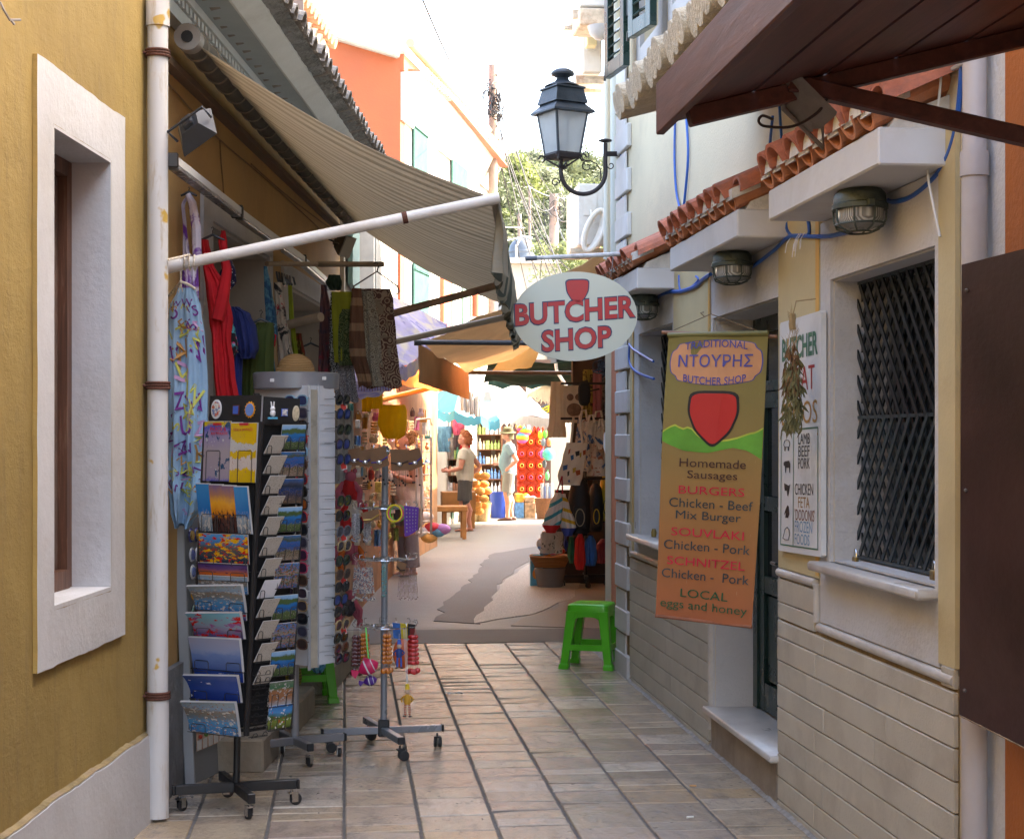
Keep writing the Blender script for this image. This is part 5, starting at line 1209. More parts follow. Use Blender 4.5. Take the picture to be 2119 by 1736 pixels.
wht=M('print_halo',(.50,.42,.32),.45);dkb=M('print_dark_teal',(.03,.05,.06),.45);dbr=M('print_dark_brown',(.06,.02,.02),.45);crim=M('print_crimson',(.55,.015,.045),.45);dgr=M('print_dark_green',(.015,.09,.04),.45)
wB=(TRb-TLb).length;hB=(TLb-BLb).length
def bl(s,u,v,w,h,m_,halo=True,bend=None,bold=.014):
 def f(o):return lambda px,py:bp(u+px/wB,v-py/hB,o)
 if 0:b=B();letters(b,s,f(.0062),w*wB+.003,h*hB+.003,1,bold+.018,1,bend=bend);b.build('lettering',wht,BN)
 b=B();letters(b,s,f(.0075),w*wB,h*hB,1,bold,1,bend=bend);b.build('lettering',m_,BN)
bl('TRADITIONAL',.5,.0395,.62,.026,pblue,False,.012,.008);bl('ΝΤΟΥΡΗΣ',.5,.090,.74,.044,pblue,True,None,.006);bl('BUTCHER SHOP',.5,.150,.62,.027,pblue,False,-.014,.008)
for s,v,w,h,m_ in(('Homemade',.449,.66,.030,dbr),('Sausages',.494,.50,.036,dbr),('BURGERS',.545,.66,.028,crim),('Chicken - Beef',.591,.84,.032,dkb),('Mix Burger',.638,.66,.038,dkb),('SOUVLAKI',.694,.74,.029,crim),('Chicken - Pork',.741,.88,.032,dkb),('SCHNITZEL',.797,.80,.029,crim),('Chicken -  Pork',.843,.90,.032,dkb),('LOCAL',.908,.50,.029,dgr),('eggs and honey',.953,.90,.038,dgr)):
 bl(s,.5+(.02 if v<.6 else .0),v,w,h,m_,True,None,0)
# ------------------------------------------------------------ plaque on the pilaster
XP=1.80
PTL,PTR,PBL,PBR=[RW(x/1.1798,y/1.1798,XP)for x,y in((1904,789),(2005,758),(1900,1343.5),(2005,1360))]
def pp_(u,v,o=0):p=PTL.lerp(PTR,u).lerp(PBL.lerp(PBR,u),v);return p+Vector((-o,0,0))
PQ=thing('meat_sign','tall white painted board listing meats beside the door','sign',(PBL+PBR)/2)
b=B();ps=rounded([(0,0),(1,0),(1,1),(0,1)],3);ps=[Vector((min(max(p.x,0),1),min(max(p.y,0),1)))for p in[Vector(q)for q in[(0,.008),(.02,0),(.98,0),(1,.008),(1,.992),(.98,1),(.02,1),(0,.992)]]]
b.prism([pp_(p.x,p.y,.0)for p in ps],(.02,0,0));b.build('board',M('white_sign_board',(.66,.67,.67),.5,.05,4,dirt=(.5,.5,.48)),PQ)
wP=(PTR-PTL).length;hP=(PTL-PBL).length
def pl_(s,u,v,w,h,c,bold=0):
 b=B();letters(b,s,lambda px,py:pp_(u+px/wP,v-py/hP,.0015),w*wP,h*hP,1,bold);b.build('lettering',c,PQ)
pg_=M('sign_green_paint',(.05,.16,.10),.5);pr_=M('sign_dark_red_paint',(.36,.02,.02),.5);po_=M('sign_ochre_paint',(.42,.22,.05),.5);pk_=M('sign_black_paint',(.02,.02,.025),.5);pb_=M('sign_light_blue_paint',(.15,.33,.50),.5);pbr=M('sign_brown_paint',(.22,.08,.04),.5)
for s,u,v,w,h,c,bo in(('BUTCHER',.5,.125,.86,.10,pg_,.03),('MEAT',.55,.262,.62,.10,pr_,.0),('EPIROS',.5,.405,.84,.095,po_,0),('LAMB',.62,.515,.27,.045,pk_,0),('BEEF',.62,.567,.26,.045,pk_,0),('PORK',.62,.618,.27,.045,pk_,0),('CHICKEN',.62,.727,.42,.048,pk_,0),('FETA',.62,.782,.26,.045,po_,0),("'DODONIS'",.64,.835,.46,.048,pbr,0),('FROZEN',.61,.885,.40,.048,pb_,0),('FOODS',.58,.938,.34,.045,pb_,0)):pl_(s,u,v,w,h,c,bo)
def strip_(u0,v0,u1,v1,c,o=.0015):b=B();b.add([pp_(u0,v0,o),pp_(u1,v0,o),pp_(u1,v1,o),pp_(u0,v1,o)],[(0,1,2,3)]);b.build('printed_line',c,PQ)
for a in((.06,.470,.94,.476),(.06,.968,.94,.974),(.06,.476,.075,.968),(.925,.476,.94,.968),(.365,.476,.38,.968)):strip_(*a,pg_)
def animal(u,v,kind):
 s=[((-.4,-.1),(-.3,-.3),(0,-.35),(.3,-.3),(.45,-.1),(.4,.15),(.3,.2),(.28,.5),(.2,.5),(.2,.2),(-.2,.2),(-.22,.5),(-.3,.5),(-.32,.15),(-.45,.05)),
  ((-.5,-.3),(-.3,-.4),(.3,-.45),(.5,-.2),(.45,.5),(.35,.5),(.3,.1),(-.1,.1),(-.15,.5),(-.25,.5),(-.3,0),(-.5,-.1)),
  ((-.4,-.5),(-.2,-.45),(.3,-.3),(.5,-.45),(.4,-.1),(.3,.3),(.2,.5),(.1,.5),(.0,.1),(-.3,.1),(-.35,-.1)),
  ((-.2,.5),(-.1,.1),(-.4,.3),(-.2,-.1),(.1,-.5),(.3,-.4),(.4,.2),(.2,.5)),
  ((-.5,.4),(-.3,0),(-.2,-.3),(.1,-.5),(.4,-.3),(.45,.1),(.3,.5),(-.2,.5))][kind]
 b=B();n=len(s)
 if kind in(0,4):b.tube([pp_(u+x*.17,v+y*.055,.003)for x,y in s],.0016,4,closed=True)
 else:b.add([pp_(u+x*.17,v+y*.055,.0018)for x,y in s],[tuple(range(n))])
 b.build('animal_drawing',pk_,PQ)
for i,v in enumerate((.535,.63,.73,.825,.92)):animal(.215,v,i)
for x in(.5,):
 b=B();b.lathe(pp_(.93,.50,.002),[(0,0),(.006,0),(.006,.003),(0,.003)],8,'x');b.build('screw',steel,PQ)
# dried herb bunch
HBt=RW(1640,655,1.70);HB=thing('dried_herb_bunch','bunch of dried herbs hanging in front of the white meat sign','dried herbs',HBt-Vector((0,0,.36)))
rh=random.Random(8);drym=[M('dry_olive_leaf',(.17,.15,.06),.8,.3,30),M('dry_brown_leaf',(.20,.10,.04),.8,.3,30),M('dry_straw',(.38,.26,.12),.8,.2,30)]
for mi,(name,n_,a0,a1)in enumerate((('leaves',300,.16,.42),('flowers',110,.10,.28),('stems',70,.0,.16))):
 b=B()
 for i in range(n_):
  t_=rh.uniform(a0,a1);spread=.012+.20*max(0,t_-.02)*(1.15-t_*1.3);a=rh.random()*6.28;p=HBt+Vector((math.cos(a)*spread*rh.random()**.5*.6,math.sin(a)*spread*rh.random()**.5*1.3,-t_))
  ln=rh.uniform(.03,.065);d=Vector((rh.gauss(0,.35),rh.gauss(0,.35),-1 if mi<2 else 1)).normalized();w_=.006 if mi<2 else .0016;s_=d.cross(Vector((rh.gauss(0,1),rh.gauss(0,1),.1))).normalized()
  b.add([p,p+d*ln*.5+s_*w_,p+d*ln,p+d*ln*.5-s_*w_,p+d*ln*.5+d.cross(s_)*w_*.8],[(0,1,4),(1,2,4),(2,3,4),(3,0,4)])
 o=b.build(name,drym[mi],HB);o['kind']='stuff'
b=B();b.tube([HBt,HBt+Vector((.02,.02,.06)),HBt+Vector((.10,.03,.07))],.0025,5);b.tube([HBt+Vector((0,0,-.05)),HBt+Vector((0,0,.01))],.012,7);b.build('tie_string',drym[2],HB)
# ------------------------------------------------------------ green plastic stools
def stool_mat():
 t=NT('green_plastic');n_=t.noise(t.pos('pos'),5,4);t.fin(t.ramp(n_,[(.3,(.06,.37,.012)),(.7,(.085,.46,.02))]),.28,t.bump(t.noise(t.pos('pos'),200,2),.04,.002));return t.m
GP=stool_mat()
def stool(c,rz,Hs,label,hw=.135,fw=.185):
 th=thing('plastic_stool',label,'stool',c,'green plastic stools');Rm=Matrix.Rotation(rz,3,'Z');c=Vector(c)
 def T(x,y,z):return c+Rm@Vector((x,y,z))
 def rsq(h,z,r=.03,n=4):
  out=[]
  for cx_,cy_,a0 in((h-r,h-r,0),(-h+r,h-r,90),(-h+r,-h+r,180),(h-r,-h+r,270)):
   for i in range(n+1):a=math.radians(a0+90*i/n);out.append(T(cx_+r*math.cos(a),cy_+r*math.sin(a),z))
  return out
 b=B();b.loft([rsq(hw+.006,Hs-.06),rsq(hw+.004,Hs-.012),rsq(hw-.004,Hs-.003),rsq(hw-.02,Hs),rsq(hw-.032,Hs-.004),rsq(hw*.5,Hs-.006)]);b.build('seat',GP,th,smooth=True)
 for sx in(-1,1):
  for sy in(-1,1):
   b=B();top=Vector((sx*(hw-.028),sy*(hw-.028),Hs-.05));bot=Vector((sx*(fw-.03),sy*(fw-.03),.0));rings=[]
   for t_,w_ in((0,.036),(.15,.033),(.9,.026),(.93,.033),(1,.034)):
    p=top.lerp(bot,t_);rings.append([T(p.x+w_*a*1.0,p.y+w_*q*1.0,p.z)for a,q in((-.8,-1),(.8,-1),(1,-.8),(1,.8),(.8,1),(-.8,1),(-1,.8),(-1,-.8))])
   b.loft(rings);b.build('leg',GP,th)
 for axis in(0,1):
  for s_ in(-1,1):
   for zt,hh in((Hs-.06,.045),(.155,.05)):
    f_=hw+(fw-hw)*(Hs-zt)/Hs-.028;n_=8 if zt>.2 else 1;b=B()
    P_=[]
    for i in range(9):
     t_=-1+2*i/8;dz=0 if zt<.2 else-.06*abs(t_)**4
     P_.append((t_*f_,dz))
    rings=[]
    for u,dz in P_:
     def q(u_,v_,z_):return T(u_,v_,z_)if axis==0 else T(v_,u_,z_)
     v0=s_*(f_+.024);v1=s_*(f_+.012);rings.append([q(u,v0,zt+dz*.0+.01),q(u,v1,zt+.01),q(u,v1,zt-hh*.6+dz),q(u,v0,zt-hh*.6+dz)])
    b.loft(rings);b.build('rail',GP,th)
 return th
sc_=(G(1381/1.1798,1632/1.1798)+G(1481/1.1798,1637.5/1.1798)+G(1411/1.1798,1618/1.1798)+G(1505/1.1798,1622/1.1798))/4
stool(Vector((sc_.x,sc_.y,.003)),math.radians(-22),.435,'bright green plastic stool standing by the terracotta drainpipe')
sp_=G(684,1455);stool(Vector((sp_.x-.155,sp_.y+.15,.003)),math.radians(7),.44,'green plastic stool half hidden behind the sunglasses stand')
# ================================================================ garments, racks and souvenirs near the camera
def drape(rows,Y,t,mat,name,label,cat,group=None,folds=5,amp=.012,hem=.0,N=26,dY=0.0,parent=None,seed=0,sub=4):
 """hanging cloth with real thickness; rows = (y, x left, x right[, Y shift]) down the photo at distance Y"""
 rr=[]
 for a,c in zip(rows,rows[1:]):
  for q in range(sub):
   t_=q/sub;t2=t_*t_*(3-2*t_);rr.append([a[i]+(c[i]-a[i])*(t_ if i==0 else t2)for i in range(3)])
 rr.append(list(rows[-1][:3]));n_=len(rr);rings=[]
 for ri,(y,xl,xr)in enumerate(rr):
  v=ri/(n_-1);ring=[]
  for side in(0,1):
   for j in range(N):
    u=j/(N-1)if side==0 else 1-j/(N-1)
    x=xl+(xr-xl)*u;yy=y+hem*(math.sin(u*9+seed)*v**3)
    p=W(x,yy,Y+dY*u);edge=math.sin(math.pi*min(max(u,.0),1))**.5
    f=amp*(.25+.75*v)*(math.sin(u*folds*6.283+seed+1.2*math.sin(v*3+seed))+.5*math.sin(u*folds*2.7*6.283+v*2+seed*2))+amp*1.3*noise.noise(Vector((u*3,v*5,seed)))
    p=p+ay_*(f+(-1 if side==0 else 1)*t*(.25+.75*edge)*.5)
    ring.append(p)
  rings.append(ring)
 b=B();b.loft(rings[::-1]);o=b.build(name,mat,parent,smooth=True,angle=70)
 if parent is None:tag(o,label,cat,group)
 rr_=rr
 def surf(u,v,o_=.003):
  i=min(int(v*(n_-1)),n_-2);f_=v*(n_-1)-i;j=min(int(u*(N-1)),N-2);g_=u*(N-1)-j
  p=rings[i][j].lerp(rings[i][j+1],g_).lerp(rings[i+1][j].lerp(rings[i+1][j+1],g_),f_);return p-ay_*o_
 o['_w']=o['_w'];return o,surf
def cloth(name,c,c2=None,scale=30,thr=(.45,.55),tr=.12,kind='noise',c3=None,rough=.85):
 if name in MC:return MC[name]
 t=NT(name);P=t.pos('pos');n0=t.noise(P,8,4);base=t.ramp(n0,[(.3,tuple(v*.85 for v in col(c)[:3])),(.7,tuple(min(1,v*1.12)for v in col(c)[:3]))])
 if c2 is not None:
  if kind=='noise':f=t.noise(P,scale,4,.6,.8)
  elif kind=='spots':
   v=t.new('ShaderNodeTexVoronoi');v.inputs['Scale'].default_value=scale;t.link(P,v.inputs['Vector']);f=t.math('SUBTRACT',1,v.outputs['Distance'])
  elif kind=='paisley':
   v=t.new('ShaderNodeTexVoronoi');v.inputs['Scale'].default_value=scale;t.link(P,v.inputs['Vector']);f=t.math('ADD',t.math('MULTIPLY',t.math('SINE',t.math('MULTIPLY',v.outputs['Distance'],22)),.5),.5)
  elif kind=='stripes':
   sx=t.new('ShaderNodeSeparateXYZ');t.link(P,sx.inputs[0]);f=t.math('ADD',t.math('MULTIPLY',t.math('SINE',t.math('MULTIPLY',sx.outputs[2],scale*6.283)),.5),.5)
  elif kind=='vert':
   sx=t.new('ShaderNodeSeparateXYZ');t.link(P,sx.inputs[0]);f=t.math('ADD',t.math('MULTIPLY',t.math('SINE',t.math('MULTIPLY',sx.outputs[0],scale*6.283)),.5),.5)
  base=t.mix(t.ramp(f,[(thr[0],(0,0,0)),(thr[1],(1,1,1))]),base,c2)
  if c3 is not None:base=t.mix(t.ramp(t.noise(P,scale*.45,4,.6,1.0),[(.55,(0,0,0)),(.60,(1,1,1))]),base,c3)
 t.fin(base,rough,t.bump(t.noise(P,300,2),.08,.002));
 if tr:
  tt=t.new('ShaderNodeBsdfTranslucent');t.link(base,tt.inputs[0]);mx=t.new('ShaderNodeMixShader');mx.inputs[0].default_value=tr
  t.link(t.p.outputs[0],mx.inputs[1]);t.link(tt.outputs[0],mx.inputs[2]);t.link(mx.outputs[0],t.out.inputs[0])
 MC[name]=t.m;return t.m
HG='garments hanging on the shop front'
# blue caftan with printed strokes
cf=cloth('light_blue_voile',(.33,.52,.70),tr=.25)
caf,cs=drape([(597,368,404),(640,349,416),(700,346,424),(800,346,430),(900,346,430),(960,346,426),(1010,347,424),(1050,352,414),(1088,362,396)],7.22,.05,cf,'caftan','light blue caftan with purple and yellow printed strokes next to the white drainpipe','caftan',HG,folds=2.2,amp=.020,hem=6,seed=1)
cols=[M('print_purple',(.14,.02,.20),.8),M('print_soft_yellow',(.50,.50,.10),.8),M('print_ochre_orange',(.45,.24,.07),.8),M('print_pink',(.50,.30,.50),.8)]
rc=random.Random(21);bs_=[B()for _ in cols]
for i in range(72):
 u,v=rc.uniform(.06,.94),rc.uniform(.06,.96);m_=rc.choices((0,1,2,3),(5,3,1.6,1.2))[0];ro=rc.uniform(-.7,.7)+rc.choice((0,1.57));s_=rc.uniform(.034,.062)
 def fn(px,py,u=u,v=v,ro=ro):
  x=px*math.cos(ro)-py*math.sin(ro);y=px*math.sin(ro)+py*math.cos(ro);return cs(min(max(u+x/.185,.01),.99),min(max(v-y/1.05,.01),.99),.0035)
 letters(bs_[m_],rc.choice('NULZSWEITZ'),fn,None,s_,1,.01)
for q,m_ in zip(bs_,cols):q.build('printed_pattern',m_,caf)
b=B();hx=W(374,558,7.2);b.tube([hx,W(374,585,7.2)],.004,6);b.tube([W(404,598,7.2),W(388,588,7.2),W(374,583,7.2),W(360,600,7.25),W(350,612,7.3)],.0065,6);b.tube([W(352,630,7.24),W(376,629,7.22),W(390,625,7.2)],.005,6);b.tube([W(374,588,7.19),W(369,606,7.19)],.0025,5);b.tube([W(374,588,7.19),W(378,604,7.19)],.0025,5)
tag(b.build('rope_hanger',rope,smooth=True),'rope-wrapped hanger holding the light blue caftan','hanger','clothes hangers')
blackp=M('black_plastic',(.012,.012,.014),.4,.2,20)
def hanger(x,y,Y,w,label,mat=blackp,r=.006,hook=True,slope=.45,grp='clothes hangers'):
 b=B();c=W(x,y,Y);px=PX(Y)
 b.tube([W(x-w/2,y+w*slope*.5,Y),W(x-w*.25,y+w*.12,Y),c,W(x+w*.25,y+w*.12,Y),W(x+w/2,y+w*slope*.5,Y)],[r*.7,r,r*1.1,r,r*.7],7)
 if hook:b.tube([c,W(x,y-w*.16,Y),W(x+w*.06,y-w*.24,Y),W(x+w*.01,y-w*.32,Y),W(x-w*.06,y-w*.26,Y)],.0022,5)
 return tag(b.build('hanger',mat,smooth=True),label,'hanger',grp)
drape([(405,386,389),(425,376,382),(470,379,386),(520,378,390),(540,377,408),(620,376,411),(760,378,414)],7.46,.02,cloth('tie_dye_purple',(.66,.60,.68),(.20,.05,.36),9,(.48,.56)),'tie_dye_dress','purple and white tie-dye dress on the ochre wall behind the caftan','dress',HG,folds=2,seed=2)
b=B();b.tube([W(388,402,7.44),W(398,420,7.44),W(406,470,7.44),W(408,540,7.44)],[.012,.018,.022,.02],8);tag(b.build('dress_strap',MC['tie_dye_purple'],smooth=True),'right shoulder strap of the tie-dye dress hanging from its hanger','strap')
hanger(391,398,7.46,34,'dark hanger holding the purple tie-dye dress')
redc=cloth('red_jersey',(.55,.008,.014),tr=.06)
drape([(497,415,431),(540,419,440),(600,426,470),(660,432,482),(700,437,478),(760,441,486),(850,447,498),(930,452,506)],7.75,.05,redc,'red_dress','long plain red dress hanging beside the light blue caftan','dress',HG,folds=1.6,amp=.018,seed=3)
b=B();b.tube([W(462,500,7.74),W(470,560,7.72),W(460,620,7.72),W(450,662,7.72)],[.012,.022,.032,.03],8);b.build('dress_panel',redc,bpy.data.objects['red_dress'],smooth=True)
hanger(440,486,7.75,50,'black hanger holding the long red dress')
drape([(478,458,466),(500,452,470),(530,456,472),(560,460,470)],7.9,.03,redc,'red_halter_top','red halter straps knotted beside the white dotted swimsuit','top',HG,folds=2,seed=4)
dots=cloth('navy_white_dots',(.012,.012,.05),(.75,.75,.78),75,(.74,.78),kind='spots',tr=0)
drape([(540,470,480),(565,455,488),(585,452,489),(600,452,478),(606,450,458)],7.98,.05,dots,'dotted_bikini_top','navy bikini top with white dots under the white awning arm','swimwear',HG,folds=1.5,seed=5)
drape([(600,466,474),(660,465,472),(720,463,471)],8.0,.02,dots,'dotted_strap','long navy dotted strap hanging below the bikini top','strap',HG,folds=1,seed=6)
drape([(655,468,474),(680,466,486),(720,468,492),(748,470,482)],8.0,.06,cloth('hearts_print',(.02,.015,.02),(.75,.05,.22),34,(.66,.69),kind='spots',tr=0,c3=(.1,.5,.6)),'heart_print_bag','small dark bag printed with pink and turquoise hearts','bag',HG,folds=1,seed=7)
drape([(850,462,470),(880,460,482),(930,462,488),(965,466,484)],7.95,.05,cloth('turquoise_print',(.08,.40,.55),(.02,.02,.04),60,(.5,.55)),'turquoise_print_top','turquoise and black patterned cloth right of the red dress','cloth',HG,folds=2,seed=8)
navyc=cloth('navy_cotton',(.022,.035,.16),tr=.05)
drape([(636,480,496),(650,478,518),(680,480,530),(720,490,534),(742,498,526)],8.15,.09,navyc,'navy_blouse','navy blue blouse with a gathered sleeve beside the heart print bag','blouse',HG,folds=3,amp=.014,seed=9)
drape([(730,478,502),(800,474,500),(900,476,500)],8.2,.05,cloth('royal_blue_cotton',(.03,.05,.26),tr=.05),'blue_skirt','royal blue skirt hanging below the navy blouse','skirt',HG,folds=3,seed=10)
grn=cloth('olive_green_jersey',(.06,.085,.015),(.22,.06,.02),13,(.70,.73),tr=.04)
drape([(668,532,566),(690,504,567),(740,502,566),(820,500,566),(900,500,566)],8.35,.05,grn,'green_dress','olive green sleeveless dress behind the straw hat','dress',HG,folds=2.5,seed=11)
hanger(540,660,8.35,58,'dark hanger holding the olive green dress')
drape([(552,546,553),(600,547,562),(650,550,572),(690,548,574),(720,552,566),(780,556,570),(850,560,574)],8.8,.05,cloth('blue_batik',(.03,.10,.20),(.12,.32,.42),26,(.45,.6)),'blue_batik_dress','blue batik halter dress left of the red flowered dress','dress',HG,folds=2,seed=12)
b=B();b.tube([W(x,y,8.72)for x,y in((546,702),(552,690),(561,688),(571,694),(568,715),(556,735),(549,722),(546,702))],.004,5);tag(b.build('red_piping',redc,smooth=True),'red piping loop on the blue batik dress','trim')
drape([(585,567,584),(650,568,592),(700,572,600),(750,575,610),(800,576,612)],9.0,.05,cloth('floral_beige',(.52,.44,.36),(.42,.02,.03),24,(.60,.64),c3=(.03,.03,.03)),'flowered_dress','beige dress with red and black flowers above the straw hat','dress',HG,folds=2.5,seed=13)
drape([(585,596,604),(650,598,608),(690,602,612),(740,606,618)],9.3,.04,cloth('lime_jersey',(.35,.42,.03),tr=.1),'lime_top','lime green top hanging behind the flowered dress','top',HG,folds=1.5,seed=14)
drape([(690,610,624),(740,615,632),(790,618,638)],9.5,.05,cloth('autumn_print',(.12,.07,.015),(.30,.26,.05),22,(.5,.56),c3=(.25,.04,.02)),'brown_print_dress','brown and olive printed dress beside the wooden pole','dress',HG,folds=2,seed=15)
hanger(643,710,9.7,36,'dark empty hanger in the shop doorway');
b=B()
for i in range(7):b.tube([W(572+i*5.5,562+i*2,9.0+.05*i),W(574+i*5.5,575+(i%3)*6,9.0),W(578+i*5.5,590,9.0)],.006,5)
o=b.build('hanger_cluster',blackp);tag(o,'cluster of black hanger hooks above the flowered dress','hangers',kind='stuff')
# scarves
SGc='scarves on the wooden pole'
drape([(590,664,676),(640,662,684),(700,660,684),(776,658,688)],9.55,.03,cloth('dusty_pink_scarf',(.18,.075,.08),(.09,.06,.09),20,(.45,.6),c3=(.30,.04,.07)),'scarf','dusty pink and grey scarf, leftmost on the wooden pole','scarf',SGc,folds=2.5,seed=16)
drape([(605,684,694),(660,683,700),(720,682,702),(776,684,702)],9.5,.03,cloth('black_white_scarf',(.012,.012,.014),(.45,.45,.48),28,(.56,.60),kind='paisley'),'scarf','black scarf with white pattern between pink and lime scarves','scarf',SGc,folds=1.5,seed=17)
lim=cloth('lime_scarf',(.30,.31,.02),tr=.1)
drape([(604,686,728),(650,687,729),(710,689,730),(750,692,731)],9.42,.02,lim,'scarf','lime green scarf with a dark green mandala print','scarf',SGc,folds=1.6,seed=18)
mand=cloth('mandala_green',(.035,.06,.015),(.13,.16,.07),26,(.46,.54),kind='paisley',tr=0)
drape([(640,708,729),(655,702,730),(690,700,730),(740,700,731),(756,702,731)],9.40,.022,mand,'scarf','dark green mandala end of the lime scarf','scarf',SGc,folds=1.6,seed=18)
drape([(750,692,732),(790,690,736),(830,694,742)],9.5,.03,cloth('grey_paisley',(.16,.15,.17),(.36,.35,.38),36,(.55,.62),kind='paisley'),'scarf','grey paisley scarf below the lime one','scarf',SGc,folds=2,seed=19,hem=4)
br=cloth('brown_tartan',(.16,.075,.045),(.34,.20,.12),7,(.75,.8),kind='stripes',c3=(.22,.02,.02))
pais=cloth('brown_paisley',(.10,.045,.035),(.36,.27,.20),24,(.56,.64),kind='paisley',c3=(.24,.19,.14))
pal=cloth('cream_paisley',(.36,.33,.27),(.16,.13,.10),34,(.70,.76),kind='paisley')
PSC=thing('paisley_scarf','large brown paisley and tartan scarf folded over a wire hanger','scarf',W(778,800,9.35),SGc)
drape([(598,740,808),(620,738,814),(700,742,820),(760,748,826),(802,760,832)],9.33,.03,pais,'paisley_panel',None,None,folds=1.4,amp=.01,seed=20,parent=PSC,hem=3)
drape([(602,748,772),(640,752,778),(660,752,784),(740,754,790),(800,762,800)],9.305,.02,pal,'cream_panel',None,None,folds=1.2,amp=.008,seed=20,parent=PSC)
drape([(597,728,748),(650,724,752),(720,722,756),(800,742,770)],9.29,.035,br,'tartan_panel',None,None,folds=2,amp=.010,seed=21,parent=PSC,hem=3)
b=B()
for i in range(16):
 x=742+i*5.6;y=803+(i%3);b.tube([W(x,y-6,9.3),W(x+.6,y+5,9.3)],.0025,4)
o=b.build('fringe',br,PSC);o['kind']='stuff'
b=B();b.tube([W(x,y,9.3)for x,y in((738,608),(730,600),(733,592),(780,562),(822,592),(826,603),(820,610))],.0045,6);b.tube([W(780,562,9.3),W(784,550,9.3),W(781,543,9.4),W(774,545,9.5)],.004,6)
tag(b.build('wire_hanger',M('brown_wire',(.05,.03,.02),.5),smooth=True),'brown wire hanger carrying the brown paisley scarf','hanger','clothes hangers')
drape([(570,680,704),(585,674,708),(600,682,706)],9.6,.08,cloth('dark_green_hat_cloth',(.015,.035,.02),tr=0),'dark_green_bundle','dark green cloth bundle clipped at the end of the strip light','cloth',HG,folds=2,seed=23)
# ---------------------------------------------------------------- wheel base shared by racks
cast_rub=M('black_caster_rubber',(.02,.02,.022),.5);
def caster(th,p,metal,twin=False):
 p=Vector(p);g=part_at('caster',th,p)
 b=B();a=R_.uniform(0,3.14);d=Vector((math.cos(a),math.sin(a),0));n_=Vector((-d.y,d.x,0));c=p+d*.018+Vector((0,0,.026))
 for s_ in((-.011,.011)if twin else(0,)):
  rings=[]
  for off,r in((-.008,.018),(-.007,.025),(.007,.025),(.008,.018)):rings.append([c+n_*(off+s_)+d*r*math.cos(t)+Vector((0,0,r*math.sin(t)))for t in[i*math.pi/8 for i in range(16)]])
  b.loft(rings)
 b.build('wheel',cast_rub,g)
 b=B();b.obox(c+n_*.0125+Vector((0,0,.012))-d*.008,d*.014,n_*.0012,(0,0,.022));b.obox(c-n_*.0125+Vector((0,0,.012))-d*.008,d*.014,n_*.0012,(0,0,.022));b.obox(p+Vector((0,0,.055)),d*.014,n_*.014,(0,0,.004));b.tube([p+Vector((0,0,.055)),p+Vector((0,0,.075))],.005,6)
 b.build('fork',metal,g)
def crossbase(th,ctr,ends,zt,h,w,mat,cap,metal,twin=False):
 for e in ends:
  e=Vector(e);a=Vector((ctr.x,ctr.y,zt-h/2));c=Vector((e.x,e.y,zt-h/2));b=B();b.beam(a,c,w,h,c=.003);b.build('base_arm',mat,th)
  d=(c-a).normalized();b=B();b.beam(c,c+d*.012,w*1.02,h*1.02,c=.004);b.build('end_cap',cap,th)
  caster(th,(e.x-d.x*.02,e.y-d.y*.02,0),metal,twin)
# ---------------------------------------------------------------- postcard rack
blk=M('black_powder_coat',(.012,.012,.013),.35,.3,20,.1,60)
F0=Vector((W(541,900,6.76).x,6.76,0));L0=Vector((W(427,900,6.93).x,6.93,0));R0=Vector((W(629,900,6.90).x,6.90,0));B0=L0+R0-F0
def lean(p,z):return Vector((p.x-.048*(1.62-z),p.y,z))
PR_=thing('postcard_rack','black revolving postcard rack on wheels, nearest stand on the left','rack',Vector((-.43,6.95,0)))
cb_=Vector((-.4495,6.9525,0))
crossbase(PR_,cb_,[(-.699,6.913,0),(-.2,6.992,0),(-.375,6.719,0),(-.524,7.186,0)],.112,.04,.03,blk,blk,steel)
b=B();top=lean((F0+B0)/2,1.74);b.tube([cb_+Vector((0,0,.07)),cb_+Vector((0.004,0,.3)),top],.0145,10);b.build('pole',blk,PR_,smooth=True)
for P0,nm in((F0,'post'),(L0,'post'),(R0,'post'),(B0,'post')):
 b=B();b.tube([lean(P0,.34),lean(P0,1.62)],.0125,8);b.build(nm,blk,PR_,smooth=True)
b=B()
for z in(.36,1.0,1.61):
 for P_,Q_ in((F0,L0),(F0,R0),(L0,B0),(R0,B0)):b.beam(lean(P_,z),lean(Q_,z),.012,.012)
b.build('frame_ring',blk,PR_)
C0=(F0+B0)/2
for P_,Q_ in((F0,L0),(F0,R0),(L0,B0),(R0,B0)):
 b=B();i_=.022;
 q=[lean(P_.lerp(C0,.12),.37),lean(Q_.lerp(C0,.12),.37),lean(Q_.lerp(C0,.12),1.61),lean(P_.lerp(C0,.12),1.61)];b.prism(q,(C0-(P_+Q_)/2).normalized()*.004);b.build('back_panel',M('matt_black_panel',(.010,.010,.011),.6),PR_)
class Face:
 def __init__(s,P,Q,flip):
  s.P,s.Q=P,Q;d=(Q-P);s.len=d.length;s.d=d.normalized();s.n=Vector((s.d.y,-s.d.x,0));
  if(s.n.dot((P+Q)/2-C0))<0:s.n=-s.n
 def p(s,u,z,o):return lean(s.P.lerp(s.Q,u),z)+s.n*o
FLf,FRf=Face(L0,F0,0),Face(F0,R0,0)
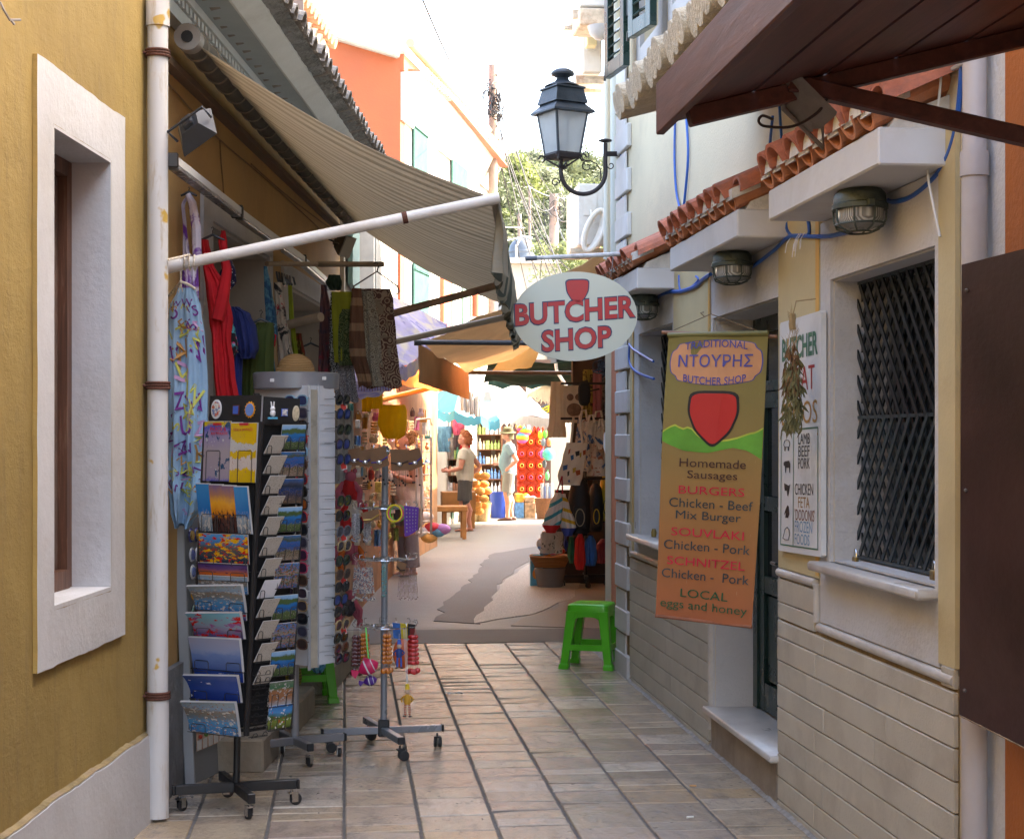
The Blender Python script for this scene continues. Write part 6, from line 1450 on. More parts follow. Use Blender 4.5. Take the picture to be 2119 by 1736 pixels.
def pic(name,stops,spot=None,sc=14,thr=(.55,.6),spot2=None,rough=.22,vmask=None):
 if name in MC:return MC[name]
 t=NT(name);P=t.pos('uv');sx=t.new('ShaderNodeSeparateXYZ');t.link(P,sx.inputs[0]);oi=t.new('ShaderNodeObjectInfo')
 mp=t.new('ShaderNodeVectorMath',operation='ADD');sc_v=t.new('ShaderNodeVectorMath',operation='SCALE');sc_v.inputs[0].default_value=(9,5,3);t.link(oi.outputs['Random'],sc_v.inputs['Scale']);t.link(P,mp.inputs[0]);t.link(sc_v.outputs[0],mp.inputs[1]);Q=mp.outputs[0]
 n_=t.noise(Q,3.2,6,.65);v=t.math('ADD',sx.outputs[1],t.math('MULTIPLY',t.math('SUBTRACT',n_,.5),.35))
 base=t.ramp(v,stops)
 if spot is not None:
  f=t.noise(Q,sc,5,.6);m_=t.ramp(f,[(thr[0],(0,0,0)),(thr[1],(1,1,1))])
  if vmask:m_=t.mix(1,m_,t.ramp(sx.outputs[1],[(vmask[0],(1,1,1)),(vmask[1],(0,0,0))]),'MULTIPLY')
  base=t.mix(m_,base,spot)
  if spot2 is not None:base=t.mix(t.ramp(t.noise(Q,sc*1.7,4,.6),[(thr[0]+.03,(0,0,0)),(thr[1]+.04,(1,1,1))]),base,spot2)
 t.fin(t.mix(.25,base,base,'MULTIPLY'),rough);MC[name]=t.m;return t.m
pics={
'sea':pic('postcard_bay',[(0,(.05,.09,.03)),(.28,(.10,.14,.05)),(.36,(.01,.10,.30)),(.62,(.02,.17,.42)),(.68,(.06,.12,.04)),(.80,(.07,.12,.04)),(.86,(.22,.40,.60)),(1,(.30,.48,.66))],(.50,.42,.36),26,(.60,.66),vmask=(.35,.5)),
'sea2':pic('postcard_town_bay',[(0,(.25,.20,.15)),(.35,(.10,.10,.05)),(.42,(.01,.08,.26)),(.75,(.015,.12,.36)),(.82,(.05,.09,.04)),(1,(.02,.16,.40))],(.45,.36,.30),30,(.54,.6),(.30,.07,.03),vmask=(.4,.55)),
'dusk':pic('postcard_evening_town',[(0,(.14,.09,.06)),(.3,(.06,.05,.07)),(.5,(.02,.05,.16)),(.7,(.02,.03,.05)),(.8,(.05,.06,.10)),(1,(.04,.12,.32))],(.40,.26,.13),34,(.58,.64),vmask=(.5,.7)),
'quad':pic('postcard_four_views',[(0,(.02,.12,.36)),(.3,(.25,.22,.16)),(.5,(.03,.15,.40)),(.55,(.30,.26,.18)),(.8,(.05,.16,.36)),(1,(.05,.2,.45))],(.08,.10,.04),12,(.5,.58),(.45,.12,.05)),
'map':pic('map_lilac',[(0,(.10,.10,.38)),(.06,(.34,.28,.33)),(.5,(.38,.32,.33)),(.78,(.30,.25,.40)),(.9,(.10,.10,.42)),(.955,(.55,.42,.02)),(1,(.55,.42,.02))],(.03,.08,.16),3.4,(.60,.62),(.55,.55,.5)),
'mapy':pic('map_yellow',[(0,(.62,.42,.01)),(.22,(.62,.42,.01)),(.23,(.58,.50,.45)),(.40,(.58,.50,.45)),(.41,(.62,.42,.01)),(.52,(.62,.42,.01)),(.53,(.50,.48,.45)),(.68,(.50,.48,.45)),(.69,(.62,.42,.01)),(1,(.62,.42,.01))],(.35,.12,.10),30,(.62,.66)),
'orange':pic('bookmark_sunset',[(0,(.05,.02,.02)),(.3,(.10,.03,.02)),(.40,(.62,.22,.01)),(.62,(.75,.38,.03)),(.8,(.42,.20,.12)),(1,(.22,.14,.24))],(.03,.015,.015),7,(.5,.55),vmask=(.40,.52)),
'bluem':pic('bookmark_blue',[(0,(.10,.14,.18)),(.3,(.30,.36,.40)),(.42,(.02,.17,.42)),(1,(.05,.27,.52))],(.50,.46,.40),9,(.5,.56),vmask=(.35,.5)),
'food':pic('postcard_flower_baskets',[(0,(.015,.03,.05)),(.2,(.03,.06,.10)),(.5,(.12,.10,.08)),(.8,(.06,.25,.5)),(1,(.10,.35,.6))],(.70,.40,.01),6,(.52,.56),(.55,.02,.01)),
'sunset':pic('postcard_red_sunset',[(0,(.05,.02,.03)),(.12,(.20,.03,.015)),(.32,(.62,.16,.02)),(.48,(.50,.13,.06)),(.68,(.16,.07,.20)),(1,(.06,.04,.22))],(.10,.03,.08),5,(.60,.66)),
'harbor':pic('postcard_harbour',[(0,(.04,.20,.42)),(.35,(.10,.30,.50)),(.5,(.20,.22,.22)),(.68,(.26,.22,.17)),(.8,(.25,.35,.45)),(1,(.30,.35,.35))],(.55,.52,.46),12,(.56,.6),(.35,.13,.04),vmask=(.7,.95)),
'abstract':pic('postcard_purple_boat',[(0,(.10,.08,.24)),(.3,(.30,.25,.36)),(.6,(.26,.40,.46)),(1,(.22,.50,.60))],(.58,.025,.02),3,(.56,.60),(.35,.12,.30)),
'ship':pic('postcard_calm_sea',[(0,(.07,.13,.33)),(.45,(.17,.25,.46)),(.62,(.30,.35,.50)),(1,(.36,.36,.44))],(.62,.50,.42),16,(.77,.79)),
'dblue':pic('postcard_blue_dome',[(0,(.015,.04,.24)),(.4,(.02,.07,.33)),(.75,(.03,.08,.32)),(1,(.10,.14,.32))],(.68,.68,.72),3.2,(.62,.64)),
'rocks':pic('postcard_puppies',[(0,(.40,.40,.42)),(.3,(.35,.16,.07)),(.6,(.32,.15,.07)),(.75,(.05,.16,.08)),(1,(.14,.18,.12))],(.40,.38,.36),7,(.56,.6)),
'garden':pic('postcard_sunny_garden',[(0,(.10,.14,.03)),(.3,(.20,.26,.04)),(.5,(.06,.14,.04)),(.7,(.06,.28,.58)),(1,(.04,.20,.50))],(.70,.70,.68),6,(.58,.62),(.50,.03,.03)),
'leaf':pic('leaflet_beige',[(0,(.42,.38,.32)),(.3,(.46,.42,.36)),(1,(.44,.40,.34))],(.24,.21,.17),26,(.56,.62)),
'white':pic('card_white',[(0,(.6,.6,.62)),(1,(.62,.62,.64))]),
}
paper=M('white_card_edge',(.55,.54,.52),.6)
def card(face,u0,u1,y0,y1,kind,label,name='postcard',o=.012,tilt=.10,curl=.0,stack=2,cat='postcard',grp='postcards in the rack',skew=0):
 """u along the face; y0 (top), y1 (bottom) in photo rows converted at the face's distance"""
 um=(u0+u1)/2;q=face.p(um,1,0);ppx=q.y/FPX;z1=EYE-(y0-907.7)*ppx;z0=EYE-(y1-907.7)*ppx;h=z1-z0
 def fn(i,j,e=0):
  z=z0+h*j;oo=o+tilt*h*j*1.0+curl*(j**2)*(1-.8*i)*1.0+e
  p=face.p(u0+(u1-u0)*i+skew*j,z,oo);
  if curl:p.z-=curl*.9*j**3*(1-i)*.3
  return p
 b=B();b.sheet(lambda i,j:fn(i,j),5,6,.0012,uv=1);o_=b.build(name,pics[kind],origin=face.p(um,z0,o));tag(o_,label,cat,grp)
 for s_ in range(1,stack):
  b=B();b.sheet(lambda i,j:fn(i,j,-.0026*s_)+Vector((.0015*s_*(1 if i>.5 else 0),0,.002*s_*j)),5,6,.0012);b.build('card_behind',paper,o_)
 return o_
card(FLf,.02,.50,873,994,'map','folded lilac PAXOS and ANTIPAXOS map in the top left pocket','folded_map',tilt=.02,cat='map',grp='folded maps')
card(FLf,.505,.97,876,997,'mapy','folded yellow road map in the top right pocket of the left side','folded_map',tilt=.02,stack=3,cat='map',grp='folded maps')
mo=[o for o in bpy.data.objects if o.name.startswith('folded_map')]
def ftext(face,s,u,y,w,h,m_,par,o=.018,nm='lettering'):
 q=face.p(u,1,0);ppx=q.y/FPX;z=EYE-(y-907.7)*ppx;b=B();letters(b,s,lambda px,py:face.p(u+px/face.len,z+py,o),w,h,1,.02);b.build(nm,m_,par)
mred=M('map_red_print',(.45,.02,.03),.4);
ftext(FLf,'PAXOS &',.28,888,.085,.017,mred,mo[0],.019);ftext(FLf,'ANTIPAXOS',.30,897,.09,.012,mred,mo[0],.019);ftext(FLf,'ΠΑΞΟΙ & ΑΝΤΙΠΑΞΟΙ',.73,889,.10,.011,mred,mo[1],.019);
for u in(.26,.74):
 q=FLf.p(u,1,0);z=EYE-(878-907.7)*q.y/FPX;b=B();b.add([FLf.p(u-.08,z-.005,.019),FLf.p(u+.08,z-.005,.019),FLf.p(u+.08,z+.005,.019),FLf.p(u-.08,z+.005,.019)],[(0,1,2,3)]);b.build('red_label',mred,mo[0 if u<.5 else 1])
for i,(u0,u1,k_,lb)in enumerate(((.0,.25,'bluem','blue island bookmark, leftmost of four'),(.25,.50,'orange','sunset bookmark, second of four'),(.49,.74,'orange','brighter orange sunset bookmark, third of four'),(.72,.96,'bluem','blue bookmark with white drawing, rightmost of four'))):
 card(FLf,u0+.02,u1+.02,1000+i*2,1096+i*2,k_,lb,'bookmark',o=.012+i*.003,tilt=.12,stack=3,cat='bookmark',grp='bookmarks in the rack',skew=-.06)
left=[(1102,1162,'food','postcard of orange flower baskets under the bookmarks',0,.06),(1162,1196,'sunset','postcard of a red sunset on the left side of the rack',0,.10),(1188,1222,'harbor','pale postcard peeping out behind the curled harbour cards',0,.05),(1203,1258,'harbor','stack of curled harbour postcards in the middle of the left side',.055,.14),(1245,1275,'abstract','turquoise and pink postcards behind the red boat card',0,.08),(1258,1312,'abstract','curled purple postcard with a red boat',.055,.14),(1312,1378,'ship','postcard of a tiny ship on a calm pale sea',.02,.10),(1372,1400,'dblue','dark blue postcard tucked behind the blue dome cards',0,.06),(1385,1440,'dblue','curled deep blue postcards with white dome',.05,.14),(1438,1508,'harbor','lowest curled harbour postcards on the left side',.055,.12)]
for i,(y0,y1,k_,lb,cu,ti)in enumerate(left):card(FLf,.04,.93,y0,y1,k_,lb,o=.010+(.012 if cu else 0),tilt=ti+.1,curl=cu*.8,stack=4 if cu else 2)
rt_=['sea','sea2','dusk','sea','sea2','quad','sea','quad','sea','rocks','garden']
rl_=['green bay','island town','evening harbour','narrow bay','open sea bay','crowded four-view','wooded bay','blue four-view','lowest bay','rock and puppies','garden and sky']
ry_=[880,935,990,1048,1106,1163,1228,1285,1342,1404,1452]
for i,(k_,y,lb)in enumerate(zip(rt_,ry_,rl_)):card(FRf,.42,.98,y,y+(50 if i<9 else 48),k_,lb+' postcard, '+['top','second','third','fourth','fifth','sixth','seventh','eighth','ninth','tenth','bottom'][i]+' in the right column of the rack',tilt=.10)
ly_=[902,943,984,1026,1068,1110,1153,1197,1236,1280,1326,1372]
for i,y in enumerate(ly_):card(FRf,.05,.42,y,y+36,'leaf' if i!=7 else 'white',('small beige card, ' if i!=7 else 'small white card with a black donkey, ')+['top','second','third','fourth','fifth','sixth','seventh','eighth','ninth','tenth','eleventh','bottom'][i]+' in the narrow column of the rack','small_card',o=.014,tilt=.22,stack=2,cat='card',grp='small cards in the rack',skew=.12)
# wire pockets
b=B()
def wpocket(face,u0,u1,y,hh,o=.03,n=2):
 q=face.p((u0+u1)/2,1,0);ppx=q.y/FPX;z=EYE-(y-907.7)*ppx;
 for i in range(n):
  ua=u0+(u1-u0)*(.08+.6*i/max(n-1,1));ub=ua+(u1-u0)*.26
  b.tube([face.p(ua,z,.004),face.p(ua,z,o),face.p(ua,z+hh,o+.004),face.p(ua+.02,z+hh+.006,o+.004),face.p(ub-.02,z+hh+.006,o+.004),face.p(ub,z+hh,o+.004),face.p(ub,z,o),face.p(ub,z,.004)],.0016,5)
 b.tube([face.p(u0,z,o),face.p(u1,z,o)],.0016,5);b.tube([face.p(u0,z,.004),face.p(u1,z,.004)],.0016,5)
wpocket(FLf,.02,.98,997,.125,.02);wpocket(FLf,.02,.98,1100,.07,.03,3)
for y0,y1,*_ in left:wpocket(FLf,.02,.98,y1+1,.03,.03)
for y in ry_:wpocket(FRf,.42,.99,y+50,.045,.024)
for y in ly_:wpocket(FRf,.04,.42,y+38,.03,.026,1)
for y in range(1390,1520,14):wpocket(FRf,.04,.42,y,.01,.022,2)
b.build('wire_pockets',blk,PR_)
# magnets on the header board
b=B();P_=[lean(FLf.P.lerp(FLf.Q,.08),1.615),lean(FLf.Q,1.615),lean(FLf.Q,1.728),lean(FLf.P.lerp(FLf.Q,.08),1.728)];b.prism([p+FLf.n*.012 for p in P_],-FLf.n*.006);P_=[lean(FRf.P,1.612),lean(FRf.P.lerp(FRf.Q,.84),1.612),lean(FRf.P.lerp(FRf.Q,.84),1.716),lean(FRf.P,1.722)];b.prism([p+FRf.n*.012 for p in P_],-FRf.n*.006);b.build('header_board',MC['matt_black_panel'],PR_)
def mag(face,u,z,rx,rz_,mats,label,shape='oval'):
 th=thing('fridge_magnet',label,'magnet',face.p(u,z-rz_,.014),'fridge magnets on the rack header')
 for s_,m_,o in((1.0,mats[0],.014),(.80,mats[1],.0165)):
  n=28 if shape!='square' else 4;b=B();pts=[]
  for i in range(n):
   a=2*math.pi*i/n+(math.pi/4 if shape=='square' else 0);k_=(1+.09*math.cos(14*a))if shape=='flower' and s_==1 else 1.0
   if shape=='square':k_=1.3
   pts.append(face.p(u+rx*s_*k_*math.cos(a)/face.len,z+rz_*s_*k_*math.sin(a),o))
  b.prism(pts,face.n*.004);b.build('rim' if s_==1 else 'picture',m_,th)
mp1=cloth('magnet_town_print',(.60,.58,.50),(.10,.16,.30),90,(.50,.56),tr=0,c3=(.45,.10,.05));whc=M('glazed_white',(.62,.62,.62),.2)
mag(FLf,.22,1.672,.027,.040,(whc,mp1),'white oval plate magnet with painted village, leftmost on the header');mag(FLf,.58,1.668,.018,.022,(M('boat_brown',(.10,.03,.02),.4),M('boat_blue',(.04,.10,.42),.3)),'small blue boat magnet on a brown hull','square')
mag(FLf,.83,1.668,.026,.032,(M('sunflower_orange',(.70,.28,.01),.4),M('sky_blue_glaze',(.12,.22,.50),.3)),'round magnet with an orange petal rim','flower')
th=thing('fridge_magnet','white rabbit figure magnet standing on light blue skis','magnet',FRf.p(.17,1.63,.014),'fridge magnets on the rack header');b=B();c=FRf.p(.17,1.672,.022)
b.ball(c,.011);b.ball(c+Vector((0,0,-.018)),.012,sc=(1,1,1.3));b.tube([c+Vector((-.004,0,.008)),c+Vector((-.007,0,.03))],.003,6);b.tube([c+Vector((.004,0,.008)),c+Vector((.006,0,.03))],.003,6);b.build('rabbit',whc,th,smooth=True);b=B();b.obox(c+Vector((0,0,-.038)),FRf.d*.022,FRf.n*.004,(0,0,.004));b.build('ski_base',M('light_blue_glaze',(.10,.40,.60),.3),th)
mag(FRf,.47,1.658,.017,.017,(M('royal_blue_glaze',(.05,.12,.50),.3),mp1),'square blue magnet with white houses','square');mag(FRf,.74,1.655,.017,.032,(M('cream_glaze',(.55,.48,.34),.3),M('cream_print',(.50,.42,.28),.4,.3,90)),'cream oval magnet at the right end of the header')
# ---------------------------------------------------------------- grey magnet board leaning on the wall
PB=[G(402,1622),G(466,1592)];tz=1.19
def pb(u,z,o=0):
 p=PB[0].lerp(PB[1],u)+Vector((-.055*z/tz*1.0,.015*z,z));d=(PB[1]-PB[0]).normalized();return p+Vector((d.y,-d.x,0))*o
MBD=thing('magnet_board','tall grey pegboard stand with rows of magnets leaning behind the postcard rack','display board',PB[0])
b=B();b.prism([pb(0,0),pb(1,0),pb(1,tz),pb(0,tz)],(pb(0,0,-.03)-pb(0,0)));b.build('board',M('grey_peg_board',(.17,.18,.19),.4,.1,8),MBD)
b=B();b.beam(pb(-.03,0,-.015),pb(-.03,tz,-.015),.045,.025,up=(0,1,0),c=.003);b.build('edge_post',M('grey_aluminium',(.34,.36,.39),.35,.05,8,metal=.4),MBD)
rmz=[(1105,(.04,.05,.20),(.35,.22,.05)),(1145,(.55,.55,.60),(.06,.08,.25)),(1180,(.60,.60,.62),(.10,.15,.35)),(1222,(.65,.32,.02),(.6,.45,.1)),(1262,(.02,.09,.05),(.05,.15,.1)),(1305,(.60,.60,.58),(.3,.1,.08)),(1342,(.06,.09,.35),(.3,.3,.4)),(1375,(.12,.05,.03),(.1,.25,.2)),(1405,(.5,.5,.55),(.05,.06,.2)),(1440,(.03,.05,.30),(.1,.1,.3))]
nm_='bronze and blue,white-rimmed blue,white glazed,orange flower,dark green tassel,white spotted,blue square,brown framed,pale card,deep blue'.split(',')
for ri,((y,c1,c2),nn)in enumerate(zip(rmz,nm_)):
 z=EYE-(y-907.7)*7.5/FPX;m1=M('magnet_row_%s'%nn.replace(' ','_'),c1,.25,.3,40);m2=M('magnet_core_%s'%nn.replace(' ','_'),c2,.3,.5,60)
 for i in range(5):
  th=thing('souvenir_magnet',nn+' magnet, '+['nearest','second','third','fourth','farthest'][i]+' in its row on the grey board','magnet',pb(.14+.18*i,z-.02,.012),'magnets on the grey board')
  b=B();c=pb(.14+.18*i,z,.016);d=(PB[1]-PB[0]).normalized();nn_=Vector((d.y,-d.x,0))
  for sc_,m_,oo in((1,m1,0),(.7,m2,.006)):
   b=B();rings=[]
   for o_,r in((-.004,.8),(0,1),(.006,.9)):rings.append([c+nn_*(o_+oo)+d*(.026*r*sc_)*math.cos(t)+Vector((0,0,.034*r*sc_*math.sin(t)*(1 if ri!=4 else 1.1)))for t in[w*math.pi/6 for w in range(12)]])
   b.loft(rings);b.build('rim' if sc_==1 else 'core',m_,th,smooth=True)
for j,z in enumerate((.30,.19)):
 for i in range(5):
  b=B();c=pb(.14+.18*i,z,.01);d=(PB[1]-PB[0]).normalized();b.obox(c,d*.024,Vector((d.y,-d.x,0))*.002,(0,0,.048));th=b.build('packet',M('kraft_packet',(.45,.30,.22),.5,.3,30));tag(th,'small kraft packet, '+['nearest','second','third','fourth','farthest'][i]+' in the '+('upper' if j==0 else 'lower')+' bottom row of the grey board','packet','packets on the grey board')
  b=B();b.obox(c+Vector((d.y,-d.x,0))*.003+Vector((0,0,-.022)),d*.021,Vector((d.y,-d.x,0))*.001,(0,0,.022));b.build('white_label',whc,th)
  b=B();b.ball(c+Vector((d.y,-d.x,0))*.008+Vector((0,0,.015)),.010);b.build('charm',M('charm_%d'%(i%3),[(.45,.05,.03),(.1,.25,.06),(.6,.45,.05)][i%3],.4),th,smooth=True)
# ---------------------------------------------------------------- sunglasses stand
alu=M('silver_grey_plastic',(.30,.31,.33),.35,.06,6,metal=.3);whp=M('white_display_panel',(.72,.73,.74),.4,.04,4)
SGR=thing('sunglasses_stand','tall white and grey sunglasses stand behind the postcard rack','rack',Vector((-.22,7.98,0)))
cc=G(589.6,1530,.1);
e2=[Vector((-.032+.03,8.02,0)),Vector((-.16,7.765,0)),Vector((-.43,7.83,0))];cc=Vector((-.235,7.95,0));e2.append(cc*2-e2[1])
crossbase(SGR,cc,e2,.118,.036,.032,M('grey_metal_base',(.25,.26,.28),.35,metal=.5),cast_rub,steel)
b=B();b.tube([cc+Vector((0,0,.09)),cc+Vector((0,0,.5))],.02,12);b.build('pole',alu,SGR,smooth=True)
A1,A2,A3,A4=W(527,1000,7.98),W(640,1000,7.74),W(691,1000,7.86),W(600,1000,8.1)
def vz(p,z):return Vector((p.x,p.y,z))
zb_=EYE-(1368-907.7)*7.85/FPX;zt_=1.80
b=B();b.prism([vz(A1,zb_),vz(A2,zb_),vz(A3,zb_),vz(A4,zb_)],(0,0,zt_-zb_));b.build('core',whp,SGR)
dB=(A3-A2);dB.z=0;nB=Vector((dB.y,-dB.x,0)).normalized();dA=(A2-A1);dA.z=0;nA=Vector((dA.y,-dA.x,0)).normalized()
b=B();b.prism([vz(A2,zb_-.01)+nB*.001,vz(A2+dB*.28,zb_-.01)+nB*.001,vz(A2+dB*.28,zt_-.02)+nB*.001,vz(A2,zt_-.02)+nB*.001],nB*.008);b.build('stone_strip',M('pale_stone_print',(.46,.42,.33),.3,.2,12,.1,60),SGR)  # opaque strip in a printed pale stone tone
nt_=21
for i in range(nt_):
 z0=zb_+(zt_-.03-zb_)*i/nt_;z1=zb_+(zt_-.03-zb_)*(i+1)/nt_-.003
 b=B();b.prism([vz(A2+dB*.34,z0)+nB*.001,vz(A3,z0)+nB*.001,vz(A3,z1)+nB*.001,vz(A2+dB*.34,z1)+nB*.001],nB*.006);b.build('white_panel',whp,SGR)
for q in(.30,):b=B();b.beam(vz(A2+dB*.31,zb_-.01)+nB*.006,vz(A2+dB*.31,zt_)+nB*.006,.01,.012,up=(0,1,0));b.build('edge_trim',alu,SGR)
b=B();b.beam(vz(A2,zb_-.02),vz(A2,zt_),.014,.014,up=(0,1,0));b.build('corner_trim',alu,SGR)
hc=(A1+A3)/2;hc.z=0;b=B();rings=[]
w2=(W(700,790,7.85)-W(522,790,7.85)).length/2
for z,k_ in((1.785,.97),(1.79,1.0),(1.862,1.02),(1.866,.98)):rings.append([Vector((hc.x+.01+w2*k_*math.cos(t),7.93+.16*k_*math.sin(t),z))for t in[w*math.pi/20 for w in range(40)]])
b.loft(rings);b.build('header_ring',alu,SGR,smooth=True,angle=30)
for x,y in((563,787),(671,783)):b=B();c=W(x,y,7.765);b.cbox(c-Vector((.010,.003,.008)),c+Vector((.010,.003,.008)),.001);b.build('price_sticker',whc,SGR)
def glasses_mesh(lens_c,frame_c,key):
 W_=.066;lb=B();fb=B()
 for s_ in(-1,1):
  P=[]
  for i in range(20):
   a=2*math.pi*i/20;x=.029*math.copysign(abs(math.cos(a))**.75,math.cos(a));z=.024*math.copysign(abs(math.sin(a))**.75,math.sin(a));P.append(Vector((s_*.036+x,-.003*(x*s_/.03)**2+.0,z)))
  fb.tube(P,.0034,6,closed=True)
  lb.add([p+Vector((0,.0008,0))for p in P],[tuple(range(20))]);lb.add([p+Vector((0,-.0008,0))for p in P],[tuple(range(19,-1,-1))])
 fb.tube([(-.008,0,.008),(0,-.002,.011),(.008,0,.008)],.003,6)
 ab=B()
 for s_ in(-1,1):ab.tube([(s_*.066,0,.012),(s_*.068,.009,.011),(s_*.02,.014,.004),(s_*-.03,.015,-.004)],.0026,5)
 t=NT('lens_'+key);t.fin(lens_c,.06);t.p.inputs['Coat Weight'].default_value=.5;fm=M('frame_'+key,frame_c,.3)
 return lb.mesh('lens',t.m,Vector(),False),fb.mesh('frame',fm,Vector(),True),ab.mesh('temple',fm,Vector(),True)
GM={k_:glasses_mesh(*v,k_)for k_,v in{'blue':((.03,.05,.14),(.25,.45,.58)),'grey':((.04,.04,.07),(.15,.15,.18)),'black':((.012,.014,.02),(.012,.012,.014)),'red':((.05,.03,.07),(.45,.02,.02)),'brown':((.06,.035,.03),(.12,.06,.035)),'orange':((.40,.10,.02),(.02,.02,.02)),'pink':((.05,.02,.05),(.50,.05,.12)),'white':((.05,.03,.05),(.6,.6,.6)),'tan':((.05,.045,.06),(.38,.26,.12)),'mirror':((.02,.05,.25),(.02,.02,.03)),'green':((.02,.04,.025),(.02,.02,.02))}.items()}
def sunglasses(key,p,rz,label,rx=0,grp='sunglasses on the stand'):
 th=thing('sunglasses',label,'sunglasses',p,grp);th.rotation_euler=(rx,0,rz)
 for me,nm in zip(GM[key],('lenses','frame','temples')):
  o=bpy.data.objects.new(nm,me);COL.objects.link(o);o.parent=th
 return th
ordn=['top','second','third','fourth','fifth','sixth','seventh','eighth','ninth','tenth','eleventh','twelfth','thirteenth','fourteenth','fifteenth','sixteenth','seventeenth','eighteenth','nineteenth','twentieth']
lk=['blue','grey','black','red','blue','brown','red','black','orange','red','black','grey','pink','pink','brown','white','tan','black','grey','brown']
for i,k_ in enumerate(lk):
 y=829+i*26.2+(4 if i>5 else 0);c=W(620,y,7.75);sunglasses(k_,c+nA*.022,math.atan2(dA.y,dA.x)+.1,'%s-framed sunglasses, %s in the left column of the stand'%({'mirror':'blue'}.get(k_,k_),ordn[i]),.1)
rk=['black','mirror','green','mirror','mirror','green','black','grey','tan','green','brown','black','mirror','black','tan','green','brown','black']
ryy=[828,857,889,919,950,1048,1080,1112,1140,1172,1208,1236,1266,1296,1348-20,1352,1378-10,1330+62]
ryy=[828,857,889,919,950,1035,1066,1098,1128,1158,1186,1212,1238,1262,1290,1316,1338,1358]
tagm=M('red_price_tag',(.62,.03,.02),.5)
for i,(k_,y)in enumerate(zip(rk,ryy)):
 xx=702-(4 if i>10 else 0)+(i%3)*1.5;c=W(xx-9,y,7.86);sunglasses(k_,c+nB*.05+Vector((.0,-.02,0)),math.radians(62),'dark sunglasses hooked on the right edge of the stand, %s from the top'%ordn[i].replace('top','first'),.15)
 b=B();b.tube([W(672,y-2,7.80),W(692,y-3,7.84)],.0012,4);b.build('display_wire',blk,SGR)
 if i in(0,4,7,10,14):
  c=W(711,y+14,7.84);b=B();b.obox(c,ax_*.014+Vector((0,0,.004)),ay_*.001,Vector((-.004,0,.018)));t_=b.build('price_tag',whc);tag(t_,'white and red price tag dangling below the %s sunglasses of the right edge'%ordn[i],'price tag','price tags on sunglasses')
  b=B();b.obox(c-ay_*.0018,ax_*.012+Vector((0,0,.0035)),ay_*.0008,Vector((-.003,0,.014)));b.build('red_print',tagm,t_)
# straw hat on top
straw=NT('woven_straw');P=straw.pos('pos');wv=straw.new('ShaderNodeTexWave');wv.bands_direction='Z';wv.inputs['Scale'].default_value=38;wv.inputs['Distortion'].default_value=1.5;straw.link(P,wv.inputs[0]);n_=straw.noise(P,60,3)
STRAW=straw.fin(straw.mix(wv.outputs['Fac'],(.50,.30,.12),(.30,.16,.05)),.7,straw.bump(straw.math('ADD',wv.outputs['Fac'],n_),.6,.006))
b=B();c=W(612,772,8.0);r=38*8.0/FPX
b.lathe(Vector((c.x,8.0,1.867)),[(r*1.0,0),(r*1.0,.012),(r*.97,.03),(r*.82,.062),(r*.55,.082),(r*.25,.092),(0,.094)],32);HT=thing('straw_hat','woven straw hat lying on the sunglasses stand','hat',Vector((c.x,8.0,1.867)));b.build('crown',STRAW,HT,smooth=True)
b=B();
for i in range(40):a=i*math.pi/20;q=Vector((c.x+r*1.01*math.cos(a),8.0+r*1.01*math.sin(a),1.872));a2=(i+1)*math.pi/20;q2=Vector((c.x+r*.995*math.cos(a2),8.0+r*.995*math.sin(a2),1.893));b.tube([q,q2],.0022,4);q3=Vector((c.x+r*.995*math.cos(a),8.0+r*.995*math.sin(a),1.893));q4=Vector((c.x+r*1.01*math.cos(a2),8.0+r*1.01*math.sin(a2),1.872));b.tube([q3,q4],.0022,4)
b.build('woven_edge',STRAW,HT)
# bag on the step
b=B();c=G(642,1425,.157);c=LW.p(c.y,.17,.157);b.lathe(c,[(0,0),(.06,.0),(.085,.03),(.092,.07),(.085,.11),(.07,.14),(0,.135)],24);tag(b.build('woven_basket',cloth('olive_wicker',(.22,.19,.02),(.12,.10,.01),60,(.4,.6),kind='stripes',tr=0),smooth=True),'round olive green woven basket on the stone step','basket')
drape([(1366,640,672),(1378,642,674),(1390,650,668)],c.y-.02,.08,cloth('sky_blue_cotton',(.12,.34,.48)),'blue_cloth','light blue cloth lying on the olive basket','cloth',folds=2,seed=30)
